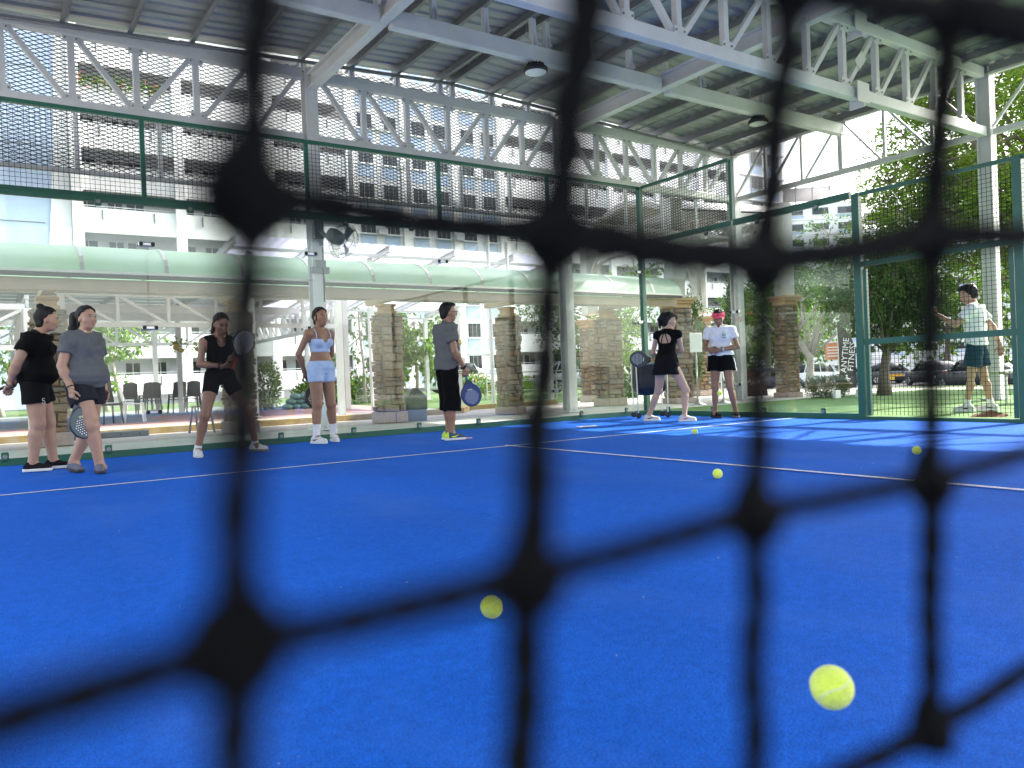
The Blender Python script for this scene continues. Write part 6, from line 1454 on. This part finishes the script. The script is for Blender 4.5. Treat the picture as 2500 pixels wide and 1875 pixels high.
# 1 woman in black at the far left, in profile, hands behind her back
p = Person('woman in black tee and shorts in profile with a hair bun, hands behind her back', (0.76, 8.99, 0.004), fdir(-0.16, 1, (0.70, 9.02)), SK_FAIR, 0.985, fat=1.34, belly=.04, limb=1.15, legw=1.22, head=(0, -6, 0), toeL=-8, toeR=-4,
           H=(0, .13, 1.515), N=(0, .03, 1.375), P=(0, -.01, .92), sR=(.17, -.01, 1.315), sL=(-.17, -.01, 1.315), eR=(.235, -.12, 1.06), wR=(.12, -.205, .87), eL=(-.235, -.12, 1.06), wL=(-.06, -.215, .86), kR=(.10, .02, .47), aR=(.10, -.04, .085), kL=(-.10, .08, .47), aL=(-.10, .11, .085))
p.hands = {'R': dict(d=(-.75, -.35, -.25), n=(0, .5, -.6), curl=55), 'L': dict(d=(.7, -.35, -.25), n=(0, .6, -.5), curl=55)}; p.body(); p.face()
p.hair(M_HAIR, extra=[('el', (0, -.075, .128), (.036, .036, .030), .012), ('rc', (0, -.085, .02), (0, -.07, -.06), .045, .03)])
p.top(C_BLACK, .86, .50, off=.022, loose=.8, fold=.005); w = p.bottom(C_BLACK2, .91, .50, off=.010, flare=.024)
p.shoe('R', SH_BLACK, M_SOLEW); p.shoe('L', SH_BLACK, M_SOLEW); p.ring('R', .94, .036, M_BLACK)
b = MB(); y0 = .02; b.tube([V3(.186, .09+.011*math.cos(a), .70+.013*math.sin(a)) for a in np.linspace(.6, 5.4, 9)], .0028, 4); b.tube([V3(.186, .09+.011*math.cos(a), .672+.013*math.sin(a)) for a in np.linspace(2.6, 7.4, 9)], .0028, 4); b.build('logo_mark', Mw, p.t, local=True)
g = p.world(p.J['wR']+V3(-.08, -.05, -.02)); padel('black racket held behind the back of the woman in black, cut by the left edge', g, p.wdir((.05, -1, -.42)), (0, 0, 1), M_BLKP, M_BLKP)

# 2 woman in grey walking towards the right
p = Person('woman in grey tee and dark shorts with ponytail, walking with racket at her side', (1.12, 8.28, 0.004), fdir(-.72, .69, (1.04, 8.33)), SK_FAIR, 0.945, fat=1.26, belly=.03, limb=1.15, legw=1.25, head=(-8, 0, 0), toeL=-18, toeR=-42,
           H=(0, .06, 1.53), N=(0, .02, 1.39), sR=(.165, 0, 1.315), sL=(-.165, 0, 1.315), eR=(.235, -.03, 1.06), wR=(.225, .06, .84), eL=(-.235, -.05, 1.06), wL=(-.225, .02, .82), kR=(.085, .15, .47), aR=(.03, .17, .085), kL=(-.08, -.03, .46), aL=(-.03, -.22, .105))
p.hands = {'R': dict(d=(0, .1, -1), n=(-1, .2, 0), curl=62), 'L': dict(d=(0, .15, -1), n=(1, 0, 0), curl=35)}; p.body(); p.face()
p.hair(M_HAIR, extra=[('rc', (0, -.10, .06), (0.01, -.165, .03), .032, .040, .02), ('rc', (0.01, -.165, .03), (.03, -.17, -.10), .046, .040, .02), ('rc', (.03, -.17, -.10), (.04, -.14, -.23), .040, .014, .02)])
p.top(C_GREYM, .84, .52, off=.024, loose=.8, fold=.007, ph=.7, vneck=.03); p.bottom(C_CHAR, .90, .46, off=.008, flare=.028)
p.shoe('R', SH_GREY, M_SOLEB); p.shoe('L', SH_GREY, M_SOLEB, tilt=.12); p.ring('R', .93, .036, M_BLACK)
b = MB(); b.tube([p.J['N']+V3(x, .075-abs(x)*.3, .045-(.1-abs(x))*.75) for x in np.linspace(-.06, .06, 13)], .0022, 5); b.build('necklace', M_STEEL, p.t, local=True)
c, d, n, th = p.grip['R']; padel('navy racket with light holes hanging from the hand of the woman in grey', p.world(c), p.wdir((-.22, .16, -1)), p.wdir((.35, .9, 0)), M_TEALP, M_NAVYP)

# 3 woman in black tank top, wide stance, looking down at her hands
p = Person('woman in black tank top and tight shorts, wide stance, looking down at her racket', (2.52, 9.00, 0.004), fdir(-.93, .36, (2.44, 9.06)), SK_BROWN, 0.985, fat=.95, limb=.92, legw=.95, head=(0, -24, 0), toeL=28, toeR=-14,
           H=(-.01, .09, 1.475), N=(0, .03, 1.345), P=(-.02, -.03, .885), sR=(.165, .01, 1.285), sL=(-.165, .02, 1.285), eR=(.225, .03, 1.03), wR=(.03, .20, 1.0), eL=(-.24, .05, 1.03), wL=(-.08, .22, 1.02), hR=(.07, -.03, .835), hL=(-.11, -.03, .835), kR=(.21, .08, .46), aR=(.27, -.02, .085), kL=(-.30, .06, .46), aL=(-.42, -.06, .085))
p.hands = {'R': dict(d=(-.85, .45, .05), n=(-.3, -.5, .7), curl=50), 'L': dict(d=(.2, .7, .45), n=(.8, -.3, .3), curl=58)}; p.body(); p.face(closed=True)
p.hair(M_HAIRB, extra=[('rc', (.06, -.05, -.02), (.075, -.03, -.11), .026, .018), ('rc', (-.06, -.05, -.02), (-.085, -.045, -.14), .030, .022), ('rc', (-.085, -.045, -.14), (-.11, -.03, -.2), .024, .01), ('rc', (0, -.10, .0), (0, -.10, -.14), .04, .02)])
p.top(C_BLACK, .86, 0, off=.008, loose=.15, neck=.075, fold=.003, name='tank_top', vneck=.07, armhole=.052); p.bottom(C_BLACK2, .94, .36, off=.007, flare=.002, fold=.001)
p.shoe('R', SH_WHITE, M_SOLEW, C_SOCK, .05); p.shoe('L', SH_WHITE, M_SOLEG, C_SOCK, .05); p.ring('R', .86, .034, M_BLACK, 'watch_strap', .010)
b = MB(); b.tube([p.J['N']+V3(x, .085-abs(x)*.5, .03-(.07-abs(x))*1.3) for x in np.linspace(-.055, .055, 13)], .0018, 5); b.build('necklace', mat('gold_chain', (.6, .45, .2), .3, .9), p.t, local=True)
c, d, n, th = p.grip['L']; padel('white racket with an orange grip held upright by the woman in the tank top', p.world(p.J['wL']+V3(.03, .10, .0)), p.wdir((-.30, .12, .80)), p.wdir((-.3, 1, .25)), M_WHTP, M_BLKP, mat('orange_grip', (.75, .10, .06), .6), (.1, .1, .1))

# 4 woman in pale blue, hands behind her back
p = Person('woman in pale blue crop top and shorts, hair tied back, hands behind her back', (3.92, 9.58, 0.004), fdir(-.80, .60, (3.86, 9.62)), SK_TAN, 1.045, fat=.98, limb=.95, legw=1.08, head=(-4, 2, 0), toeL=-25, toeR=6,
           H=(0, .03, 1.53), eR=(.245, -.10, 1.09), wR=(.115, -.17, .86), eL=(-.245, -.10, 1.09), wL=(-.10, -.17, .86), kR=(.10, .03, .47), aR=(.13, .03, .085), kL=(-.105, .03, .47), aL=(-.17, -.02, .085))
p.hands = {'R': dict(d=(-.6, -.2, -.6), n=(0, .3, -.3), curl=50), 'L': dict(d=(.5, -.2, -.7), n=(0, .6, -.2), curl=50)}; p.body(); p.face()
p.hair(M_HAIRB, extra=[('el', (0, -.115, .02), (.045, .04, .045), .015), ('rc', (.068, .02, .03), (.078, .035, -.075), .009, .004, .008)])
J = p.J
def bra(P, d): return np.maximum(d, P[:,2]-(J['N'][2]-.12*p.k)+.9*np.minimum(0, P[:,1]-.02)*0)
p.top(C_SKYB, 1.105, 0, off=.007, loose=0, neck=.08, fold=.0008, name='crop_top', vneck=.13, armhole=.062, extra=bra)
for sg in (-1, 1):
    a = J['N']+V3(sg*.105, .09, -.13)*p.k; m_ = J['N']+V3(sg*.105, .035, -.008)*p.k; e = J['N']+V3(sg*.08, -.09, -.13)*p.k
    b = MB(); b.tube([a, (a+m_)/2+V3(0, .018, .012), m_+V3(0, 0, .012), (m_+e)/2+V3(0, -.03, .02), e], .0075, 6); b.build('strap', C_SKYB, p.t, True, local=True)
p.bottom(C_SKYB, 1.0, .32, off=.007, flare=.001, fold=.0012)
p.shoe('R', SH_WHITE, M_SOLEW, C_SOCK, .155, M_BLACK); p.shoe('L', SH_WHITE, M_SOLEW, C_SOCK, .155, M_BLACK)
g = p.world(p.J['wL']+V3(.06, -.06, -.06)); padel('black racket hanging behind the legs of the woman in pale blue', g, p.wdir((.02, .05, -1)), p.wdir((.2, 1, 0)), M_BLKP, M_BLKP)

# 5 man in the grey shirt seen from behind
p = Person('man in grey shirt and long black shorts with glasses, seen from behind holding a racket', (5.06, 8.35, 0.004), fdir(.36, .93, (5.0, 8.38)), SK_TAN, 1.02, male=True, fat=1.1, belly=.015, limb=1.0, legw=1.0, head=(-6, -2, 0), toeL=-6, toeR=-4,
           H=(0, .055, 1.535), N=(0, .01, 1.39), sR=(.195, -.01, 1.335), sL=(-.195, -.01, 1.335), eR=(.235, .02, 1.06), wR=(.22, .14, .86), eL=(-.235, .02, 1.06), wL=(-.22, .12, .86), aR=(.09, .0, .085), aL=(-.085, .03, .085), kR=(.095, .02, .47), kL=(-.09, .04, .47))
p.hands = {'R': dict(d=(0, .25, -1), n=(-1, .1, 0), curl=64), 'L': dict(d=(0, .2, -1), n=(1, 0, 0), curl=35)}; p.body(); p.face()
p.hair(M_HAIR, thick=.010, low=-.035, side=-.012, hairline=.06, extra=[('el', (0, .045, .098), (.055, .04, .025), .02)])
p.top(C_GREY, .82, .60, off=.026, loose=1.0, fold=.007, ph=2.0); p.bottom(C_BLACK, .89, 1.30, off=.018, flare=.030, fold=.005)
p.shoe('R', SH_NAVY, M_SOLEW, heel=SH_LIME, mark=SH_LIME); p.shoe('L', SH_NAVY, M_SOLEW, heel=SH_LIME)
p.ring('R', .93, .034, M_BLACK, 'watch_strap', .011); p.ring('R', 1.0, .030, M_BLACK, 'bracelet', .005)
b = MB(); Wp = lambda x, y, z: Vector(p.J['H']+p.hM@V3(x, y, z)*p.k)
for sg in (-1, 1):
    b.tube([Wp(sg*.033+.026*math.cos(a), .106-abs(math.cos(a))*.004, .008+.02*math.sin(a)) for a in np.linspace(0, 6.28, 17)[:-1]], .0022, 5, closed=True); b.tube([Wp(sg*.058, .10, .014), Wp(sg*.076, .04, .012), Wp(sg*.08, -.01, .005)], .0022, 5)
b.tube([Wp(-.008, .109, .012), Wp(.008, .109, .012)], .002, 5); b.build('glasses', M_BLACK, p.t, local=True)
c, d, n, th = p.grip['R']; padel('navy blue racket with white holes hanging from the hand of the man in grey', p.world(c), p.wdir((.02, .25, -1)), p.wdir((1, -.25, 0)), M_BLUEP_, M_NAVYP, mat('teal_grip', (.05, .22, .22), .6))

# 6 woman in black skirt dress swinging, back to the camera
p = Person('woman in black open backed top and short skirt, back turned, drawing a racket back', (8.72, 8.21, 0.004), fdir(.86, .50, (8.66, 8.26)), SK_PALE, 1.0, fat=.97, limb=.88, legw=1.0, head=(-52, -8, 0), toeL=-62, toeR=-58,
           H=(.03, .06, 1.485), N=(.02, .015, 1.355), P=(0, -.03, .90), sR=(.185, .03, 1.285), sL=(-.145, -.02, 1.29), eR=(.165, .14, 1.05), wR=(-.10, .19, .99), eL=(-.235, .0, 1.03), wL=(-.22, .13, .96), hR=(.085, -.02, .85), hL=(-.085, -.02, .85), kR=(.255, .06, .46), aR=(.27, -.04, .085), kL=(-.20, .06, .46), aL=(-.36, .02, .085))
p.hands = {'R': dict(d=(-.95, .1, -.2), n=(0, -.3, -.9), curl=58), 'L': dict(d=(-.75, .15, -.35), n=(.2, -.3, -.9), curl=58)}; p.body(); p.face()
p.hair(M_HAIR, extra=[('el', (0, -.10, .085), (.03, .03, .03), .02), ('rc', (0, -.115, .075), (0, -.145, -.0), .034, .034, .02), ('rc', (0, -.145, .0), (-.01, -.125, -.12), .032, .012, .02), ('rc', (.05, .07, .075), (.045, .095, .035), .014, .008), ('rc', (-.05, .07, .075), (-.045, .095, .035), .014, .008), ('rc', (0, .085, .08), (.0, .108, .04), .02, .009)])
J = p.J
def openback(P, d):
    c = J['P']+p.ax*p.L*.66-np.cross(p.ax, p.r1)*.10*p.k; return smax(d, -smax(el(P, c, (.098*p.k, .06*p.k, .088*p.k)), (J['P']+p.ax*p.L*.56)[2]-P[:,2], .01), .005)
p.top(C_BLACK, .93, .22, off=.007, loose=0, neck=.056, fold=.0015, extra=openback)
c0 = J['P']+p.ax*p.L*.66; bk = -np.cross(p.ax, p.r1)
for sg in (-1, 1): b = MB(); b.tube([c0+bk*.105*p.k+V3(sg*.012, 0, .085), c0+bk*.118*p.k+V3(sg*.035, 0, .03), c0+bk*.110*p.k+V3(sg*.060, 0, -.065)], .007, 6); b.build('back_strap', C_BLACK, p.t, True, local=True)
p.bottom(C_BLACK2, .985, .2, skirt=.69, off=.006, fold=.002, name='skirt')
p.shoe('R', SH_BEIGE, M_SOLEW, mark=mat('red_stripe', (.45, .05, .06), .5)); p.shoe('L', SH_BEIGE, M_SOLEW, mark=M_BLACK)
g = p.world(p.J['wL']+V3(-.075, .035, -.045)); padel('dark navy racket drawn back level by the woman in the black skirt', g, Vector((*(-RV), 0))*1.0+Vector((0, 0, .10)), Vector((*(-FV), .12)), M_NAVYP, M_BLKP, mat('tan_grip', (.5, .3, .2), .6))

# 7 coach with a pink visor
p = Person('coach in white polo and black shorts wearing a pink visor, hands clasped', (9.70, 8.04, 0.004), fdir(-.95, -.20, (10.32-.42, 8.46)), SK_TAN, 1.01, fat=1.05, limb=.95, legw=.98, head=(6, -20, 0), toeL=14, toeR=42,
           H=(0, .07, 1.505), N=(0, .015, 1.37), sR=(.175, 0, 1.32), sL=(-.175, 0, 1.32), eR=(.235, .03, 1.06), wR=(.13, .20, 1.03), eL=(-.255, .02, 1.06), wL=(-.02, .21, 1.02), kR=(.095, .04, .47), aR=(.12, -.01, .085), kL=(-.12, .03, .47), aL=(-.19, -.02, .085))
p.hands = {'R': dict(d=(-.75, .35, -.15), n=(-.2, -.8, -.3), curl=48), 'L': dict(d=(.9, .25, 0), n=(.1, -.6, -.6), curl=40)}; p.body(); p.face(closed=True)
p.hair(M_HAIRB, extra=[('rc', (0, -.10, .03), (-.03, -.14, -.02), .03, .03, .02), ('rc', (-.03, -.14, -.02), (-.07, -.10, -.13), .028, .012, .02)])
M_ = p.hM; c = p.J['H']; Wc = lambda x, y, z: Vector(c+M_@V3(x, y, z)*p.k)
b = MB(); vs = []; n = 28
for zz, rr in ((.040, 1.0), (.088, .965)):
    for th_ in (0, .004):
        for i in range(n): a = 2*math.pi*i/n; vs.append(Wc((.092+th_)*rr*math.cos(a), -.012+(.110+th_)*rr*math.sin(a), zz+.012*math.sin(a)))
b.raw(vs, [(n+i, n+(i+1) % n, 3*n+(i+1) % n, 3*n+i) for i in range(n)]+[(i, 2*n+i, 2*n+(i+1) % n, (i+1) % n) for i in range(n)]+[(2*n+i, 3*n+i, 3*n+(i+1) % n, 2*n+(i+1) % n) for i in range(n)]+[(i, (i+1) % n, n+(i+1) % n, n+i) for i in range(n)])
vz = b.build('visor', C_PINK, p.t, True, local=True)
b = MB(); n = 12; vs = []
for th_ in (0, -.004):
    for k_ in (0, 1):
        for i in range(n+1): a = R(22+136*i/n); vs.append(Wc((.094+.012*k_)*math.cos(a), -.012+(.110+.068*k_*math.sin(a))*math.sin(a), .048+.012*math.sin(a)-.018*k_*math.sin(a)+th_))
m_ = n+1; b.raw(vs, [(i, i+1, m_+i+1, m_+i) for i in range(n)]+[(2*m_+i, 3*m_+i, 3*m_+i+1, 2*m_+i+1) for i in range(n)]+[(m_+i, m_+i+1, 3*m_+i+1, 3*m_+i) for i in range(n)]); b.build('brim', C_PINK, vz, True, local=True)
b = MB(); b.prism([Wc(-.012, .103, .072), Wc(.012, .103, .072), Wc(0, .101, .090)], (M_@V3(0, .002, 0)).tolist()); b.build('front_mark', M_BLACK, vz, local=True)
p.top(C_WHITE, .93, .50, off=.018, loose=.7, fold=.004, ph=3.1, vneck=.02, name='polo_shirt')
for sg in (-1, 1): b = MB(); a0 = p.J['N']; b.raw([a0+V3(sg*.006, .098, -.035), a0+V3(sg*.055, .085, -.030), a0+V3(sg*.070, .03, .035), a0+V3(sg*.052, .03, .055), a0+V3(sg*.02, .085, .012)], [(0, 1, 2, 3, 4)]); cl_ = b.build('collar', C_WHITE, p.t, local=True); sd_ = cl_.modifiers.new('solid', 'SOLIDIFY'); sd_.thickness = .006
p.bottom(C_BLACK, .955, .40, off=.020, flare=.040, fold=.004, ph=.4)
b = MB()
for z0, z1, x0, x1 in ((.93, .80, -.182, -.207), (.80, .70, -.207, -.222)): b.prism([V3(x0-.004, .05, z0), V3(x0-.004, .018, z0), V3(x1-.012, .018, z1), V3(x1-.012, .05, z1)], (-.006, .004, 0))
b.build('side_stripe', C_WHITE, p.t, local=True)
fw = np.cross(p.ax, p.r1); c0 = p.J['P']+p.ax*p.L*.69+p.r1*-.085*p.k; b = MB()
M_LOGO = mat('teal_print', (.10, .38, .38), .7)
for x, z, w_, h_ in ((0, .030, .046, .006), (-.020, .012, .006, .036), (.020, .012, .006, .036), (.004, .004, .026, .006), (0, .016, .02, .006)): b.box(c0+fw*.1475+V3(x, 0, z), (w_, .03, h_))
b.build('chest_logo', M_LOGO, p.t, local=True)
b = MB()
for i in range(5): b.box(c0+fw*.1475+V3(-.024+.012*i, 0, -.026), (.007, .03, .012 if i % 2 else .010))
b.build('chest_print', M_BLACK, p.t, local=True)
p.shoe('R', SH_BLACK, M_SOLEB); p.shoe('L', SH_BLACK, M_SOLEG)
o, q0, q1 = p.ring('L', .84, .034, mat('pale_blue_strap', (.45, .62, .75), .6), 'watch_strap', .010)
b = MB(); b.box(q0+Vector((0, .012, .034)), (.036, .03, .012)); b.build('watch', M_BLACK, o, local=True)

# 8 man in white beyond the wire fence
p = Person('man in white tee and dark teal shorts beyond the wire fence, raising a phone', (12.02, 5.41, 0.0), fdir(.12, -1, (11.93, 5.47)), SK_MID, 1.085, male=True, fat=.98, limb=1.0, legw=.92, head=(8, -14, 0), toeL=-4, toeR=6,
           H=(0, .075, 1.53), N=(0, .02, 1.39), sL=(-.19, .02, 1.33), sR=(.19, -.02, 1.33), eL=(-.245, .20, 1.14), wL=(-.20, .41, 1.29), eR=(.25, -.17, 1.10), wR=(.25, -.24, .86), kL=(-.09, .06, .48), aL=(-.09, .12, .085), kR=(.09, -.06, .47), aR=(.10, -.13, .085))
p.hands = {'L': dict(d=(.25, .75, .6), n=(.6, -.5, .4), curl=40), 'R': dict(d=(0, -.1, -1), n=(-1, 0, 0), curl=30)}; p.body(); p.face()
p.hair(M_HAIR, thick=.022, low=-.02, side=-.005, hairline=.062, extra=[('el', (0, .05, .10), (.06, .05, .035), .02), ('el', (0, -.02, .115), (.075, .09, .03), .02)])
p.top(C_WHITE, .86, .60, off=.024, loose=1.0, fold=.006, ph=4.0); p.bottom(C_TEAL, .95, .72, off=.020, flare=.034, fold=.003)
SH_BW = mat('white_grey_leather', (.55, .55, .55), .5)
for sd in 'LR': p.shoe(sd, SH_BW, M_SOLEW, C_SOCK, .085, M_BLACK)
c, d, n, th = p.grip['L']; ph = thing('phone', 'dark phone raised in the hand of the man in white', 'phone', p.world(c+V3(.02, .03, .04)), p.t.rotation_euler.z)
b = MB(); b.box((0, 0, 0), (.075, .009, .155), rot=Matrix.Rotation(R(-20), 3, 'X')); bevel(b.build('case', M_BLACK, ph, local=True), .006)
b = MB(); b.box((0, -.006, -.002), (.068, .002, .145), rot=Matrix.Rotation(R(-20), 3, 'X')); b.build('screen', M_CGLASS, ph, local=True)
bp_ = p.J['P']+p.ax*p.L*.52; b = MB(); b.tube([bp_+V3(-.05+.022*math.cos(a), -.151, .026*math.sin(a)) for a in np.linspace(0, 6.28, 15)[:-1]], .006, 5, closed=True); b.build('back_print', M_BLACK, p.t, local=True)
# ---------------------------------------------------------------- the black knotted net close in front of the lens
net = thing('net', 'black knotted net stretched right in front of the lens, out of focus', 'net', (0.4, 0.0, 0.0))
M_CORD = mat('black_twine', (0.004, 0.004, 0.004), 0.9, spec=0.1, var=0.3, scale=300, bump=0.5, bscale=900)
K = {}
COLW = {0: 2.1, 1: 2.3, 2: 2.7, 3: 2.3, 4: 2.3, 5: 2.2}      # cord radii in mm: a worn net, some cords doubled
ROWW = {(4, 0): 4.5, (3, 0): 3.0, (0, 1): 1.1, (1, 1): 2.9, (2, 1): 3.7, (3, 1): 3.3, (4, 1): 2.9, (0, 2): 2.4, (1, 2): 2.25, (2, 2): 2.1, (3, 2): 2.0}
KN = {(1, 2): (0.3141, -0.0022, 0.6991), (1, 1): (0.3175, -0.0041, 0.7479), (2, 2): (0.3568, 0.0027, 0.6985), (2, 1): (0.3617, -0.0003, 0.7476), (3, 2): (0.4085, 0.0038, 0.7011), (3, 1): (0.4114, 0.0022, 0.7465), (4, 2): (0.4622, -0.0, 0.7018), (4, 1): (0.4641, -0.0009, 0.7545), (4, 3): (0.4602, 0.0009, 0.6477), (4, 0): (0.4694, -0.0041, 0.8022), (3, 3): (0.4062, 0.0049, 0.6454), (2, 3): (0.3538, 0.0043, 0.6514), (3, 0): (0.4177, -0.0017, 0.7965), (2, 0): (0.3684, -0.0045, 0.79), (1, 0): (0.321, -0.0061, 0.7935), (1, 3): (0.3132, -0.0019, 0.6553), (0, 2): (0.2839, -0.0095, 0.6987), (5, 1): (0.5215, -0.0084, 0.7582), (5, 2): (0.518, -0.0064, 0.7072), (5, 3): (0.5161, -0.0056, 0.6561), (5, 0): (0.5233, -0.0092, 0.8078), (0, 1): (0.2833, -0.0087, 0.748), (0, 3): (0.2826, -0.0089, 0.6615)}
for k_, v_ in KN.items(): K[k_] = Vector(v_)
def sag(a, c, amt, n=7):
    a, c = Vector(a), Vector(c); L = (c-a).length
    return [a.lerp(c, i/n)+Vector((math.sin(i*2.1+a.x*40)*.0004, math.cos(i*1.7)*.0004, -amt*L*4*(i/n)*(1-i/n))) for i in range(n+1)]
rows = sorted({k_[1] for k_ in K}); cols = sorted({k_[0] for k_ in K})
for (i, j), p_ in K.items():
    for di, dj, am in ((1, 0, .02), (0, 1, 0.0)):
        q_ = K.get((i+di, j+dj))
        if q_ is None: continue
        b = MB(); rad = (ROWW.get((i, j), 2.0) if di else COLW.get(i, 1.5)*(1.2 if j == 0 else 1))*.00114; pts = sag(p_, q_, am)
        # two twisted strands
        for ph_ in (0, math.pi):
            d_ = (q_-p_).normalized(); u_ = d_.orthogonal().normalized(); w_ = d_.cross(u_); m_ = len(pts)*3; P2 = []
            for s_ in range(m_+1):
                t_ = s_/m_*(len(pts)-1); i0 = min(int(t_), len(pts)-2); c_ = pts[i0].lerp(pts[i0+1], t_-i0); a_ = ph_+s_*.8
                P2.append(c_+u_*math.cos(a_)*rad*.25+w_*math.sin(a_)*rad*.25)
            b.tube(P2, rad*.85, 6)
        b.build('cord', M_CORD, net, True)
for (i, j), p_ in K.items():
    b = MB(); s_ = .0040
    b.tube([p_+Vector((s_*1.1*math.cos(a), s_*.5*math.sin(a*2), s_*1.2*math.sin(a))) for a in np.linspace(0, 6.28, 13)[:-1]], .0021, 6, closed=True)
    b.tube([p_+Vector((s_*.5*math.sin(a*2), s_*.6*math.cos(a), s_*1.3*math.sin(a+.6))) for a in np.linspace(0, 6.28, 13)[:-1]], .0020, 6, closed=True)
    b.ell(p_, (s_*.9, s_*.8, s_*.9), n=8, m=6); b.build('knot', M_CORD, net, True)
